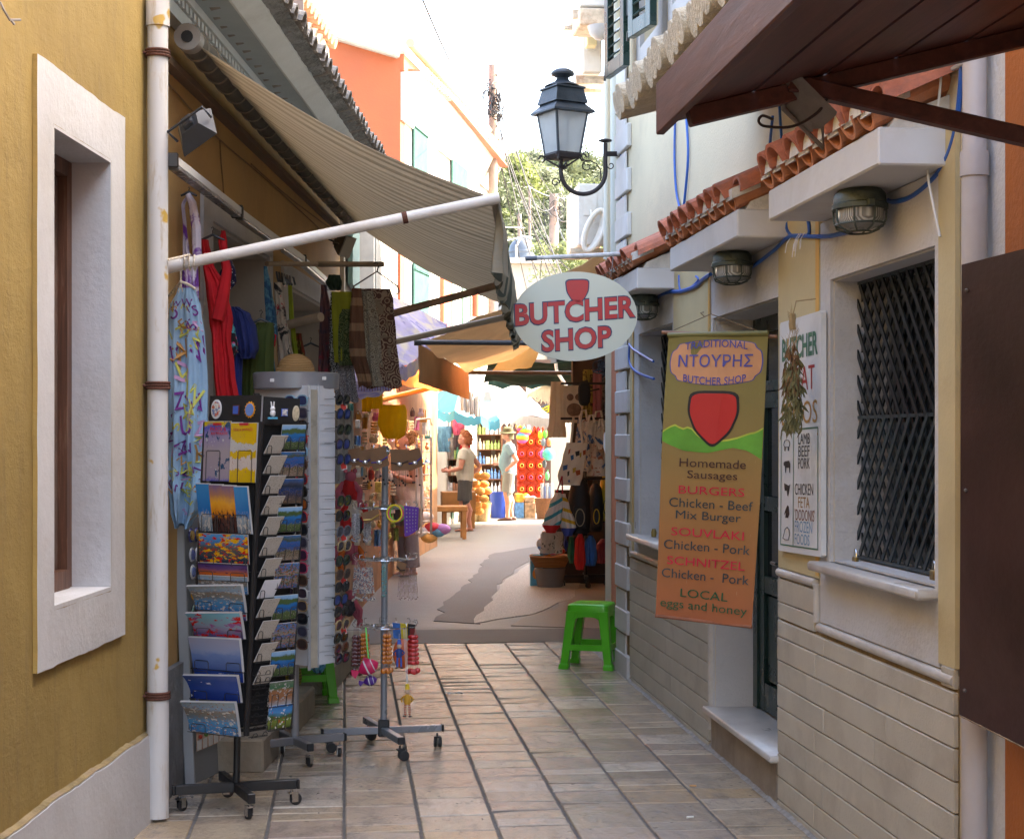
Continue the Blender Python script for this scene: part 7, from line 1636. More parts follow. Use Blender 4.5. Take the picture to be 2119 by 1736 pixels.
# ---------------------------------------------------------------- jewellery stand in the middle
gm=M('grey_enamel_tube',(.27,.29,.32),.3,.06,8,metal=.3);chrome=M('chrome_wire',(.62,.63,.65),.2,metal=.9)
JC=Vector((.193,8.18,0));JS=thing('jewellery_stand','grey tiered jewellery stand on four wheels in the middle of the alley','rack',JC)
crossbase(JS,JC,[(-.101,8.142,0),(.485,8.22,0),(.272,7.883,0),(.115,8.475,0)],.118,.034,.034,gm,cast_rub,cast_rub,True)
JC=Vector((W(797,1000,8.18).x,8.18,0))
b=B();b.tube([(.196,8.18,.08),(JC.x,8.18,1.515)],.0165,14);b.build('pole',gm,JS,smooth=True)
b=B();b.cbox((.168,8.152,.07),(.224,8.208,.155),.006);b.build('hub',cast_rub,JS)
tiers=[1.49,1.205,.95,.615]
for z in tiers:
 b=B();b.tube([Vector((JC.x+.12*math.cos(t),8.18+.12*math.sin(t),z))for t in[w*math.pi/16 for w in range(32)]],.0025,5,closed=True);b.tube([Vector((JC.x+.05*math.cos(t),8.18+.05*math.sin(t),z-.004))for t in[w*math.pi/8 for w in range(16)]],.0025,5,closed=True)
 b.lathe((JC.x,8.18,z-.02),[(.018,0),(.022,.002),(.022,.035),(.018,.037)],12)
 for i in range(12):
  a=i*math.pi/6+.15;d=Vector((math.cos(a),math.sin(a),0));c=Vector((JC.x,8.18,z));b.tube([c+d*.02,c+d*.15,c+d*.165+Vector((0,0,.012)),c+d*.16+Vector((0,0,.028)),c+d*.145+Vector((0,0,.03))],.002,5)
 b.build('hook_ring',chrome,JS)
JG='items on the jewellery stand'
kraft=M('kraft_card',(.20,.105,.05),.8,.1,20)
def kcard(x0,y0,x1,y1,x2,y2,x3,y3,Y,label,band,bc,star=True):
 P=[W(x0,y0,Y),W(x1,y1,Y),W(x2,y2,Y),W(x3,y3,Y)];th=thing('bracelet_card',label,'bracelet card',P[3],JG);b=B();b.prism(P,ay_*.002);b.build('card',kraft,th)
 q0=P[0].lerp(P[3],.62);q1=P[1].lerp(P[2],.55);m_=(q0+q1)/2+Vector((0,0,-.012));b=B();b.tube([q0-ay_*.004,m_-ay_*.004,q1-ay_*.004],.0032,5);b.build('cord',bc,th)
 if star:b=B();b.ball(m_-ay_*.006,.012,8,4,(1.3,.4,.9));b.build('charm',chrome,th,smooth=True)
pc=M('purple_cord',(.04,.02,.30),.5);kc=M('black_cord',(.02,.015,.015),.6)
kcard(721,930,745,926,752,964,716,962,8.06,'kraft bracelet card at far left of the top tier',1,pc,True)
kcard(742,932,768,930,770,965,744,966,8.03,'second kraft bracelet card from the left, top tier',1,pc,True)
kcard(762,930,797,924,806,962,772,974,8.0,'tilted kraft card with blue bracelet and silver charm left of the pole',1,pc)
kcard(807,930,844,930,846,973,810,974,8.0,'kraft card with black bracelet right of the pole',1,kc)
kcard(844,932,868,926,876,963,846,976,8.02,'kraft card with blue bracelet at the right end of the top tier',1,pc)
for x,y in((783,940),(826,940)):pass
b=B();rj=random.Random(77)
for i in range(26):
 x=752+i*4.6+rj.uniform(-2,2);yb=985+rj.uniform(-4,18);Y=8.1+rj.uniform(-.05,.05);b.tube([W(x,968,Y),W(x,yb,Y)],.0009,4);b.ball(W(x,yb+2,Y),.0055,6,4)
o=b.build('black_bead_pendants',kc);tag(o,'row of black bead pendants hanging below the kraft cards','pendants',JG,'stuff')
def strands(name,label,x0,x1,y0,y1,Y,mat,n,r=.004,bead=True,taper=.75,jit=3,step=None,grp=JG,cat='bead strings'):
 b=B();st=step or r*1.9
 for i in range(n):
  xa=x0+(x1-x0)*(i+.5)/n;xt=(x0+x1)/2+(xa-(x0+x1)/2)*taper;yb=y1+rj.uniform(-jit*2,jit);Yi=Y+rj.uniform(-.02,.02);a=W(xt,y0,Yi);c=W(xa,yb,Yi);L_=(c-a).length
  b.tube([a,c],.0009,4)
  if bead:
   k_=0;s_=L_*.2
   while s_<L_*.86:b.ball(a.lerp(c,s_/L_),r,6,4);s_+=st
  b.ball(c,r*1.3,6,4)
 return tag(b.build(name,mat,smooth=True),label,cat,grp,'stuff')
silv=cloth('silver_chain',(.42,.40,.40),(.12,.10,.12),160,(.5,.6),tr=0,rough=.3);mixb=cloth('mixed_beads',(.55,.50,.42),(.10,.10,.16),120,(.48,.54),tr=0,c3=(.4,.1,.05),rough=.35)
strands('silver_chains','bundle of silver chains on the second tier, left',727,745,1052,1118,8.1,silv,10,.0042)
strands('silver_chains','bundle of silver chains on the second tier left of the pole',752,768,1065,1120,8.05,silv,10,.0042)
kcard(746,1062,783,1052,785,1074,755,1084,7.98,'tilted kraft card on the second tier',1,M('gold_cord',(.45,.3,.08),.3,metal=.8),False)
for i,(c_,nn)in enumerate((((.75,.65,.02),'yellow'),((.75,.05,.20),'pink'),((.12,.70,.06),'green'))):
 b=B();c=W(817+i*3-1,1062,8.0+i*.012);b.tube([c+ax_*.036*math.cos(t)+Vector((0,0,.040*math.sin(t)))for t in[w*math.pi/14 for w in range(28)]],.0042,6,closed=True);tag(b.build('rubber_bracelet',M('neon_'+nn,c_,.4),smooth=True),'neon '+nn+' bracelet ring hooked on the second tier','bracelet',JG)
purp=M('purple_card',(.11,.025,.32),.5,.2,20)
for i in range(4):
 x=836+i*6.5;b=B();P=[W(x,1046+i,7.99+i*.01),W(x+11,1047+i,7.99+i*.01),W(x+12-i,1108-i*4,8.0+i*.01),W(x+1-i,1110-i*2,8.0+i*.01)];b.prism(P,ay_*.002);t_=b.build('purple_strip',purp);tag(t_,'purple card strip with beads, '+['leftmost','second','third','rightmost'][i]+' on the second tier','bead card',JG)
 b=B()
 for q in range(7):b.ball(P[0].lerp(P[3],.12+q*.12)+ax_*.012-ay_*.004,.0042,6,4)
 b.build('beads',silv,t_)
strands('bead_strings','many thin mixed bead strings on the third tier, left',728,776,1160,1240,8.1,mixb,15,.0052)
strands('bead_strings','turquoise bead strings in front of the pole on the third tier',790,800,1158,1232,8.0,cloth('turquoise_beads',(.10,.30,.30),(.3,.2,.1),90,(.5,.6),tr=0,rough=.3),4,.005)
kcard(822,1160,842,1166,836,1190,820,1178,7.99,'small tilted kraft card on the third tier, right',1,kc,False)
strands('leather_cords','brown and lilac cords on the third tier, right',822,866,1165,1238,8.05,cloth('brown_lilac_cords',(.22,.14,.12),(.35,.28,.34),80,(.5,.6),tr=0),16,.0022,step=.006)
dkred=M('dark_red_beads',(.10,.01,.012),.25);amb=M('amber_beads',(.55,.16,.008),.2);redb=M('bright_red_beads',(.55,.012,.012),.2)
strands('worry_beads','dark red bead strings hanging at far left of the lowest tier',728,746,1300,1392,8.07,dkred,5,.010,taper=.6,cat='bead strings')
strands('worry_beads','amber bead strings between dark red beads and the pink fish',746,764,1300,1370,8.1,amb,4,.011,taper=.6)
strands('worry_beads','orange bead strings just right of the pole',791,811,1298,1388,7.98,amb,4,.011,taper=.6)
strands('worry_beads','bright red bead strings at the right end of the lowest tier',844,866,1300,1390,8.0,redb,6,.011,taper=.6)
# fish toys
def fish(c,s,rot,m1,m2,label):
 th=thing('fish_toy',label,'toy fish',c-Vector((0,0,s)),'fabric fish toys');c=Vector(c);ux=(ax_*math.cos(rot)+Vector((0,0,math.sin(rot))));uz=(-ax_*math.sin(rot)+Vector((0,0,math.cos(rot))))
 prof=[(-1.0,.06),(-.75,.35),(-.4,.62),(0,.74),(.4,.68),(.75,.42),(1.0,.05)];b=B();b.loft([[c+ux*x*s+uz*h*s*math.cos(t)+ay_*h*s*.6*math.sin(t)for t in[w*math.pi/8 for w in range(16)]]for x,h in prof]);b.build('body',m1,th,smooth=True)
 b=B();b.prism([c-ux*s*.85,c-ux*s*1.55+uz*s*.45,c-ux*s*1.7,c-ux*s*1.55-uz*s*.45],ay_*.012);b.prism([c+uz*s*.6-ux*s*.4,c+uz*s*1.0,c+uz*s*.65+ux*s*.4],ay_*.01);b.build('fins',m1,th)
 for x in(-.15,.45):
  b=B();hh=.74 if x<0 else .64;b.loft([[c+ux*(x+dx)*s+uz*(hh*1.02)*s*math.cos(t)+ay_*hh*1.02*s*.6*math.sin(t)for t in[w*math.pi/8 for w in range(16)]]for dx in(-.07,.07)]);b.build('stripe',m2,th,smooth=True)
pk=cloth('pink_satin',(.62,.015,.10),tr=.1,rough=.4);pu2=cloth('purple_satin',(.09,.02,.26),tr=.1,rough=.4)
fish(W(762,1380,7.93),.052,.45,pk,whc,'bright pink striped fabric fish on the jewellery stand');fish(W(766,1408,7.95),.034,.25,pu2,whc,'small purple fabric fish below the pink one')
b=B();b.tube([W(757,1298,8.0),W(760,1340,7.96),W(763,1362,7.94)],.004,5);tag(b.build('green_ribbon',M('neon_green_ribbon',(.12,.70,.10),.5),smooth=True),'bright green ribbon from which the pink fish hangs','ribbon',JG)
# orange paddle discs, toy puppets
b=B();c=W(832,1352,8.12);b.loft([[c+ax_*.045*k_*math.cos(t)+Vector((0,0,.074*k_*math.sin(t)))+ay_*o for t in[w*math.pi/16 for w in range(32)]]for k_,o in((.9,-.006),(1,0),(.9,.006))]);tag(b.build('orange_paddle',M('bright_orange_paint',(.62,.10,.008),.4),smooth=True),'bright orange oval paddle behind the blue puppet','paddle',JG)
for i,(c_,nn)in enumerate((((.03,.14,.45),'blue'),((.60,.45,.02),'yellow'),((.02,.02,.02),'black'))):
 b=B();b.prism([W(812+i*16,1288+i,8.13),W(828+i*16,1290+i,8.13),W(830+i*13,1322,8.14),W(814+i*14,1320,8.14)],ay_*.01);tag(b.build('toy_packet',M('toy_packet_'+nn,c_,.4,.4,30)),nn+' toy packet hooked behind the lowest tier','toy',JG)
def puppet(x,y,Y,s,mats,label):
 c=W(x,y,Y);th=thing('toy_puppet',label,'puppet',c-Vector((0,0,s*1.1)),'hanging toy puppets');hat,skin,coat,leg_,shoe=mats
 def P(a,h):return c+ax_*a*s+Vector((0,0,h*s))
 b=B();b.lathe(P(0,.62),[(.16*s,0),(.13*s,.05*s),(.11*s,.28*s),(0,.32*s)],12);b.build('hat',hat,th,smooth=True)
 b=B();b.ball(P(0,.48),.16*s);b.build('head',skin,th,smooth=True)
 b=B();b.loft([[P(0,0)+ax_*w_*s*math.cos(t)+ay_*w_*.6*s*math.sin(t)+Vector((0,0,h*s))for t in[w*math.pi/6 for w in range(12)]]for h,w_ in((-.25,.16),(-.1,.2),(.15,.2),(.34,.1))]);b.tube([P(-.15,.25),P(-.36,.05),P(-.30,-.12)],.055*s,7);b.tube([P(.15,.25),P(.34,.05),P(.2,-.1)],.055*s,7);b.build('coat',coat,th,smooth=True)
 for s_ in(-1,1):
  b=B();b.tube([P(.1*s_,-.22),P(.13*s_,-.5),P(.12*s_,-.85)],.065*s,8);b.build('leg',leg_,th,smooth=True)
  b=B();b.ball(P(.16*s_,-.92),.09*s,8,5,(1.3,1,.6));b.build('shoe',shoe,th,smooth=True)
 b=B();b.tube([P(0,.9),P(0,1.3)],.0012,4);b.build('string',whc,th)
skinp=M('painted_skin',(.62,.42,.30),.5);pblu=M('puppet_blue',(.03,.11,.48),.4);
puppet(826,1352,7.95,.075,(pblu,skinp,M('puppet_dark_blue',(.02,.05,.20),.5),pblu,kc),'wooden puppet in blue coat and blue hat on the lowest tier')
chk=cloth('orange_check',(.50,.12,.05),(.62,.45,.35),90,(.5,.55),kind='stripes',tr=0)
puppet(843,1448,7.93,.085,(M('puppet_yellow',(.70,.48,.02),.5),skinp,M('puppet_mustard',(.55,.28,.02),.6),chk,kc),'puppet with a yellow hat and orange checked trousers dangling lowest')
b=B();
for dx in(-3,0,3):b.tube([W(838+dx,1300,7.96),W(843+dx*.4,1422,7.94)],.0012,4)
tag(b.build('puppet_strings',whc),'white strings above the puppet with the yellow hat','strings',JG)
# ================================================================ awnings, umbrellas and market stalls further down
def canvas(name,c,tr=.4,dirt=None):return M(name,c,.85,.1,2.5,.25,12,dirt=dirt,translucent=tr,bd=.03)
beige=canvas('beige_canvas',(.66,.50,.33),.5);orc=canvas('orange_canvas',(.85,.33,.05),.6);wcan=canvas('white_canvas',(.44,.43,.41),.3);tealc=canvas('turquoise_canvas',(.12,.45,.58),.4);dgc=canvas('dark_green_canvas',(.012,.045,.030),.1);lilac=cloth('lilac_floral_canvas',(.44,.40,.58),(.60,.55,.45),5,(.45,.62),tr=.45,c3=(.24,.22,.42))
pipe_g=M('grey_pipe_paint',(.22,.21,.22),.45,.1,8,metal=.3)
def sheet4(name,A,Bq,C,D_,mat,par,sag=.1,wr=.02,nu=24,nv=16,seed=0,t=.004):
 A,Bq,C,D_=map(Vector,(A,Bq,C,D_));b=B()
 b.sheet(lambda i,j:(A.lerp(Bq,i)).lerp(D_.lerp(C,i),j)+Vector((0,0,-sag*4*j*(1-j)*(.5+i*(1-i)*2)+wr*noise.noise(Vector((i*5,j*5,seed))))),nu,nv,t,uv=1);return b.build(name,mat,par,smooth=True)
def fringe(name,A,C,drop,mat,par,n=14,scal=.03,nn=80,pl=.02,seed=0):
 A,C=Vector(A),Vector(C);s_=(C-A).cross(Vector((0,0,1))).normalized();b=B()
 b.sheet(lambda i,j:A.lerp(C,i)+s_*(pl*math.sin(i*n*6.28*1.7+seed)*j+pl*noise.noise(Vector((i*9,j*2,seed)))*j)+Vector((0,0,-(drop-scal*abs(math.cos(i*n*math.pi)))*j)),nn,4,.003,uv=1);return b.build(name,mat,par,smooth=True)
# beige awning of the side shop with its two bars
BA=thing('beige_awning','beige awning with long front flap reaching over the street below the oval sign','awning',(1.9,15.5,3.0))
n0,n1=W(866,711,13.2),W(970,771,18.9);r0,r1=W(1275,640,13.2)+Vector((.1,0,.7)),W(1262,700,18.9)+Vector((.5,0,.6))
r0=Vector((2.12,13.2,3.12));r1=Vector((3.05,18.9,3.10))
sheet4('awning_fabric',n0,n1,r1,r0,beige,BA,.14,.05)
b=B();b.tube([n0+Vector((-.03,0,.01)),Vector((2.3,13.2,n0.z+.012))],.022,12);b.tube([n0+Vector((-.035,0,.01)),n0+Vector((.02,0,.01))],.027,12);b.build('arm',M('dark_grey_arm',(.08,.085,.10),.4),BA,smooth=True)
b=B();b.tube([n1+Vector((-.03,0,-.0)),Vector((3.2,18.9,n1.z))],.024,10);b.build('arm',M('brown_arm',(.10,.07,.055),.5),BA,smooth=True)
fringe('front_flap',n0,n1,.31,beige,BA,n=22,scal=.0,nn=240,pl=.012)
sheet4('second_fabric',W(1010,775,19.2),W(1100,760,19),W(1130,690,19),W(1080,690,19),canvas('ochre_canvas',(.50,.33,.12),.3),BA,.05)
# tattered cream awning and green awning behind
TA=thing('cream_fringed_awning','tattered cream awning fringe below the beige front flap','awning',W(930,800,20));fringe('fringe',W(862,735,19),W(1000,790,22),.30,wcan,TA,n=9,scal=.10,nn=120);sheet4('awning_fabric',W(862,735,19),W(1000,790,22),W(960,760,22.5),W(830,700,19.5),wcan,TA,.03)
GA=thing('green_awning','dark green awning hanging behind the oval sign','awning',W(1150,770,21));sheet4('awning_fabric',W(1000,792,21),W(1262,800,21),W(1262,745,20),W(1010,752,20),dgc,GA,.05,.06);fringe('flap',W(1010,770,21.2),W(1190,772,21.2),.22,dgc,GA,n=3,scal=.05)
CA=thing('cream_valance_awning','cream awning with ragged valance on the right beyond the white one','awning',W(1130,790,26));fringe('valance',W(1088,782,24),W(1168,812,28),.32,M('cream_canvas',(.60,.54,.42),.85,translucent=.3),CA,n=12,scal=.08);sheet4('awning_fabric',W(1088,782,24),W(1168,812,28),W(1190,770,28),W(1120,760,24),MC['cream_canvas'],CA,.03)
b=B();b.tube([W(1150,752,20),W(1152,768,20),W(1200,842,19.5)],.022,8);tag(b.build('folding_awning_arm',M('cream_metal',(.55,.52,.44),.4),smooth=True),'cream folding awning arm slanting down behind the oval sign','awning arm')
# lilac umbrella
def umbrella(name,label,apex,rim,mat,pole=None):
 th=thing(name,label,'umbrella',Vector((apex.x,apex.y,0)));apex=Vector(apex);n=len(rim)
 for i in range(n):
  a,c=rim[i],rim[(i+1)%n];b=B();b.sheet(lambda u,v:apex.lerp(a.lerp(c,u),v)+Vector((0,0,.05*v*(1-v)*4*.5-.06*4*u*(1-u)*v)),6,8,.003);b.build('canopy_panel',mat[i%len(mat)],th,smooth=True)
  b=B();b.sheet(lambda u,v:a.lerp(c,u)+Vector((0,0,-.06*4*u*(1-u)-.13*v+.015*math.sin(u*20))),8,2,.003);b.build('flap',mat[i%len(mat)],th,smooth=True)
 b=B()
 for q in rim:b.tube([apex-Vector((0,0,.02)),q-Vector((0,0,.02))],.008,5)
 b.build('ribs',pipe_g,th)
 if pole:b=B();b.tube([Vector((apex.x,apex.y,0)),apex],.022,8);b.build('pole',pipe_g,th)
 return th
umbrella('floral_umbrella','lilac floral market umbrella beside the brown paisley scarf',W(712,573,15.3),[W(*q)for q in((925,672,15.8),(888,703,15.0),(832,757,14.3),(735,790,14.1),(640,770,14.3),(590,700,15),(640,640,16),(800,625,16.4))],[lilac])
ub=umbrella('turquoise_umbrella','turquoise umbrella with white printed patches in front of the white awning',W(962,772,24.6),[W(*q)for q in((1034,868,24.4),(995,858,23.6),(940,850,23.6),(900,842,24.4),(900,820,25.4),(960,800,25.8),(1010,815,25.4))],[tealc])
for x,y in((968,803),(1007,820)):
 b=B();c=W(x,y,24.0);b.prism([c+Vector((-.07,0,.07)),c+Vector((.06,0,.06)),c+Vector((.08,0,-.08)),c+Vector((-.05,0,-.08))],(0,.004,0));b.build('white_patch',wcan,ub)
# white awning with scalloped valance
WA=thing('white_awning','sunlit white awning with scalloped valance over the far stall','awning',W(1080,830,27));wa0,wa1,wa2,wa3=W(985,848,24.5),W(1150,868,29.5),W(1075,800,31),W(958,772,26)
sheet4('awning_fabric',wa0,wa1,wa2,wa3,wcan,WA,.05,.04);fringe('valance',wa0,wa1,.24,wcan,WA,n=16,scal=.09,nn=160,pl=.012)
fringe('side_flap',wa1,wa1+Vector((.5,1.4,.2)),.26,wcan,WA,n=4,scal=.07)
for i,x in enumerate((958,968,977,988)):drape([(800+i*3,x-7,x+6),(850+i*4,x-6,x+6)],23.2,.04,wcan,'white_cloth',['first','second','third','fourth'][i]+' white cloth from the left under the turquoise umbrella','cloth','white cloths under the umbrella',folds=1,amp=.02,seed=i)
# orange awning over the left stall
OA=thing('orange_awning','glowing orange awning over the left stall beside the paisley scarf','awning',W(880,780,17));sheet4('awning_fabric',W(800,700,15.5),W(940,762,20),W(968,812,20),W(800,795,15.5),orc,OA,.05,.05);b=B();b.beam(W(815,722,15.4),W(940,762,19.9),.02,.08);b.build('red_trim',M('red_trim',(.55,.03,.01),.6),OA)
b=B();b.tube([W(822,741,15.6),W(862,732,15.6)],.02,8);tag(b.build('grey_bar',pipe_g,smooth=True),'short grey awning bar beside the orange awning','bar')
yp=M('yellow_painted_pipe',(.62,.38,.02),.5);b=B();b.tube([W(738,840,16),W(930,793,19)],.03,8);tag(b.build('yellow_pipe',yp,smooth=True),'long yellow pipe carrying the goods of the left stall','pipe')
# stall back wall, shelves and goods -----------------------------------------
wdw=M('stall_brown_wood',(.17,.07,.03),.6,.3,6,.2,30);wdo=M('stall_orange_wood',(.36,.15,.04),.55,.25,5,.2,30);rg=random.Random(19)
def fl(i):return M('goods_%d'%i,[(.62,.06,.05),(.75,.38,.08),(.72,.62,.44),(.14,.30,.58),(.38,.50,.14),(.65,.52,.60),(.75,.73,.70),(.42,.20,.11),(.65,.16,.34),(.08,.28,.30),(.75,.60,.16),(.14,.08,.07)][i%12],.55,.45,22)
SLF='shelf units of the stalls'
def shelf(x0,x1,y0,y1,Y,rows,label,kind='bottle',wood=wdw,palette=(2,4,6,3),dp=.28):
 a=W(x0,y0,Y);c=W(x1,y1,Y);zb=max(c.z,.0);th=thing('shelf_unit',label,'shelf',Vector(((a.x+c.x)/2,Y,zb)),SLF);w=c.x-a.x;h=a.z-zb
 b=B();b.box((a.x,Y+dp-.02,zb),(c.x,Y+dp,a.z));b.build('back',wood,th)
 for x in(a.x,c.x-.03):b=B();b.box((x,Y,zb),(x+.03,Y+dp-.021,a.z));b.build('side',wood,th)
 for r in range(rows+1):
  z=zb+h*r/rows;b=B();b.box((a.x+.031,Y+.002,z-.02),(c.x-.031,Y+dp-.021,z));b.build('shelf',wood,th)
  if r==rows:break
  sp=h/rows;x=a.x+.05;q=0
  while x<c.x-.06:
   hh=sp*rg.uniform(.55,.82);ww=min(.075,w*.12)*rg.uniform(.8,1.2);b=B();m_=fl(palette[(r+q//4)%len(palette)])
   if kind=='bottle' and q%5!=4:b.lathe((x+ww/2,Y+.06,z),[(ww*.42,0),(ww*.42,hh*.62),(ww*.15,hh*.76),(ww*.15,hh),(0,hh)],8)
   else:b.cbox((x,Y+.02,z),(x+ww*.9,Y+.1,z+hh*.85),.004)
   b.build('bottle' if kind=='bottle' else 'packet',m_,th);x+=ww*1.06;q+=1
 return th
shelf(968,1040,868,1052,32.2,6,'dark wooden shelf unit with rows of bottles between the woman and the man')
shelf(905,952,850,1050,29.5,6,'dark wooden shelf unit behind the curly haired woman','box',palette=(4,6,7,2));shelf(876,905,872,1000,26,5,'narrow shelf of soap packets left of the curly haired woman','box',palette=(4,4,2,6))
def SY(x):return 12.75+(x-712)*.055
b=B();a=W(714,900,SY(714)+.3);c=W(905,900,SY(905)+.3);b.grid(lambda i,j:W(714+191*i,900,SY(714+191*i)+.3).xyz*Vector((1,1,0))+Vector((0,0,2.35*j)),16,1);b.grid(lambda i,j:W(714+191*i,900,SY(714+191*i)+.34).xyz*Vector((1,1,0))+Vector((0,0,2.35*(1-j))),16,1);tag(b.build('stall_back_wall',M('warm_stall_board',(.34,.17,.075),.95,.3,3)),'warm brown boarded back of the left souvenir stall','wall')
b=B();a=W(905,840,34);c=W(1140,1060,34);b.box((a.x-1.5,34,0),(c.x,34.1,3.2));tag(b.build('shop_front_shade',M('shop_opening_shade',(.07,.04,.03),.8,.3,2)),'dark board painted as the shaded shop opening behind the couple','wall')  # closed board, the shade of the open shop is put into its colour
# masses of hanging goods in front of the back wall (each a thing)
GD='small goods hanging in the left stall'
kinds=['hanging towel','wooden spoon bundle','packet string','key ring bunch','small bag','patterned cloth','cardboard packet','painted toy']
cn=['red','orange','beige','blue','green','mauve','white','brown','pink','teal','yellow','black']
cells=[]
for iy,y in enumerate(range(856,1112,25)):
 for ix,x in enumerate(range(712,890,14)):
  if 800<x<880 and y>930:
   if rg.random()<.45:continue
  cells.append((ix,iy,x+rg.uniform(-5,5),y+rg.uniform(-7,7)))
rown=['top','second','third','fourth','fifth','sixth','seventh','eighth','ninth','tenth','lowest'];ORD=ORD+['thirteenth','fourteenth']
for ix,iy,x,y in cells:
 Y=SY(x)+rg.uniform(-.35,.1);kd=rg.randrange(8);ci=rg.choices(range(12),(3,4,6,2,2,2,5,2,2,1,4,1))[0];m_=fl(ci);w=rg.uniform(8,15);h=rg.uniform(16,34)
 b=B();c=W(x,y,Y);px=PX(Y)
 if kd in(0,5):
  b.sheet(lambda u,v:W(x-w/2+w*u,y-h/2+h*v,Y)+ay_*(.02*math.sin(u*9+ix)+.01*math.sin(v*5)),6,4,.006)
 elif kd==1:
  for q in range(3):p=W(x-w/3+q*w/3,y-h/2,Y);b.tube([p,p-Vector((0,0,h*px*.6))],.008,5);b.ball(p-Vector((0,0,h*px*.75)),.022,7,5,(1,.5,1.4))
 elif kd==2:
  for q in range(4):b.cbox(W(x-w/2,y-h/2+(q+.8)*h/4,Y),W(x+w/2,y-h/2+q*h/4+1,Y)+ay_*.02,.003)
 elif kd==3:
  for q in range(6):p=W(x+rg.uniform(-w/2,w/2),y+rg.uniform(-h/2,h/2),Y+rg.uniform(-.05,.05));b.ball(p,.02,6,4);b.tube([p,W(x,y-h/2,Y)],.003,4)
 elif kd==4:
  b.loft([[W(x,y-h/2+h*v,Y)+ax_*px*w*.5*k_*math.cos(t)+ay_*px*w*.25*k_*math.sin(t)for t in[q*math.pi/5 for q in range(10)]]for v,k_ in((.25,.7),(.35,1),(.8,1.15),(1,.8))]);b.tube([W(x-w*.3,y-h*.25,Y),W(x,y-h*.55,Y),W(x+w*.3,y-h*.25,Y)],.006,5)
 elif kd==6:b.obox(c,ax_*px*w*.5,ay_*.03,(0,0,px*h*.4),.006)
 else:b.ball(c,px*w*.4,8,6,(1,1,1.3));b.ball(c+Vector((0,0,px*w*.65)),px*w*.28,8,5)
 tag(b.build(kinds[kd].replace(' ','_'),m_,smooth=kd in(0,4,5,7)),cn[ci]+' '+kinds[kd]+', %s from the left in the %s row'%(ORD[ix],rown[iy]),'goods',GD)
yel=canvas('yellow_voile',(.95,.70,.07),.7)
for i,(x0,x1,y0,y1)in enumerate(((748,768,806,852),(766,792,806,846))):drape([(y0,x0,x1),(y1,x0+1,x1)],14.5,.02,yel,'yellow_sarong',['left','right'][i]+' bright yellow sarong hanging below the paisley scarf','sarong','yellow sarongs',folds=2,seed=i)
drape([(838,790,838),(850,784,842),(875,782,842),(900,790,838),(908,800,828)],15.0,.22,yel,'yellow_bag','large translucent yellow bag with printed flowers at the left stall','bag',folds=1.5,amp=.02,seed=4)
drape([(820,672,690),(900,674,694)],12.2,.04,cloth('beige_shell_print',(.45,.40,.34),(.20,.16,.14),24,(.58,.62)),'shell_print_cloth','beige shell printed cloth right of the sunglasses header','cloth',folds=1,seed=7)
drape([(850,692,730),(930,692,732),(1000,690,722)],10.4,.05,cloth('anchor_print',(.52,.51,.50),(.25,.05,.06),30,(.68,.71),tr=.2),'anchor_print_scarf','pale scarf with tiny red and navy anchors behind the sunglasses','scarf',folds=2,seed=8)
# plush toys hanging behind the sunglasses edge
plc={'red':M('red_plush',(.50,.02,.02),.95,.2,30,.4,150),'cream':M('cream_plush',(.60,.50,.38),.95,.1,30,.4,150),'dark':M('checked_dark_cloth',(.06,.05,.06),.9,.5,70),'rose':M('rose_cloth',(.45,.10,.14),.9,.2,20),'orange':M('orange_felt',(.62,.14,.02),.9)}
for i,(x,y,k1,k2,lb)in enumerate(((722,1010,'red','rose','red and pink soft toy, uppermost behind the sunglasses'),(733,1050,'cream','red','cream and red soft toy above the silver chains'),(716,1085,'red','cream','red dotted soft toy beside the right sunglasses column'),(740,1085,'dark','cream','dark checked soft toy left of the jewellery pole'),(712,1125,'cream','rose','cream paw soft toy low behind the sunglasses'),(728,1140,'rose','orange','rose cloth toy with orange end hanging lowest'),(722,1255,'dark','rose','dark ruffled scarf toy at the lower right of the sunglasses stand'))):
 th=thing('soft_toy',lb,'soft toy',W(x,y+15,9.6),'soft toys behind the sunglasses');c=W(x,y,9.6);b=B();b.ball(c,.045,10,7,(1,.8,1.3));b.build('body',plc[k1],th,smooth=True)
 b=B();b.ball(c+Vector((.01,0,.065)),.034,10,6);b.ball(c+Vector((-.02,0,.10)),.014,7,5);b.ball(c+Vector((.035,0,.10)),.014,7,5);b.build('head',plc[k2],th,smooth=True)
 b=B();[b.tube([c+Vector((s_*.03,0,z0)),c+Vector((s_*.065,-.02,z0-.05)),c+Vector((s_*.06,-.02,z0-.09))],.018,7)for s_ in(-1,1)for z0 in(.03,-.03)];b.build('limbs',plc[k2],th,smooth=True)
# white wire rack
b=B();rk_=M('white_wire',(.70,.68,.64),.4)
for x in(738,744,862,872,892):b.tube([W(x,905,17.5),W(x,1105,17.5)],.012,6)
for y in range(910,1105,24):b.tube([W(738,y,17.5),W(762,y+1,17.4)],.008,5);b.tube([W(862,y,18.5),W(893,y,18.8)],.008,5)
b.tube([W(858,885,18.4),W(862,868,18.4),W(890,866,18.4),W(893,880,18.4)],.012,6);tag(b.build('wire_rack',rk_),'white wire rack of small goods in the left stall','rack')
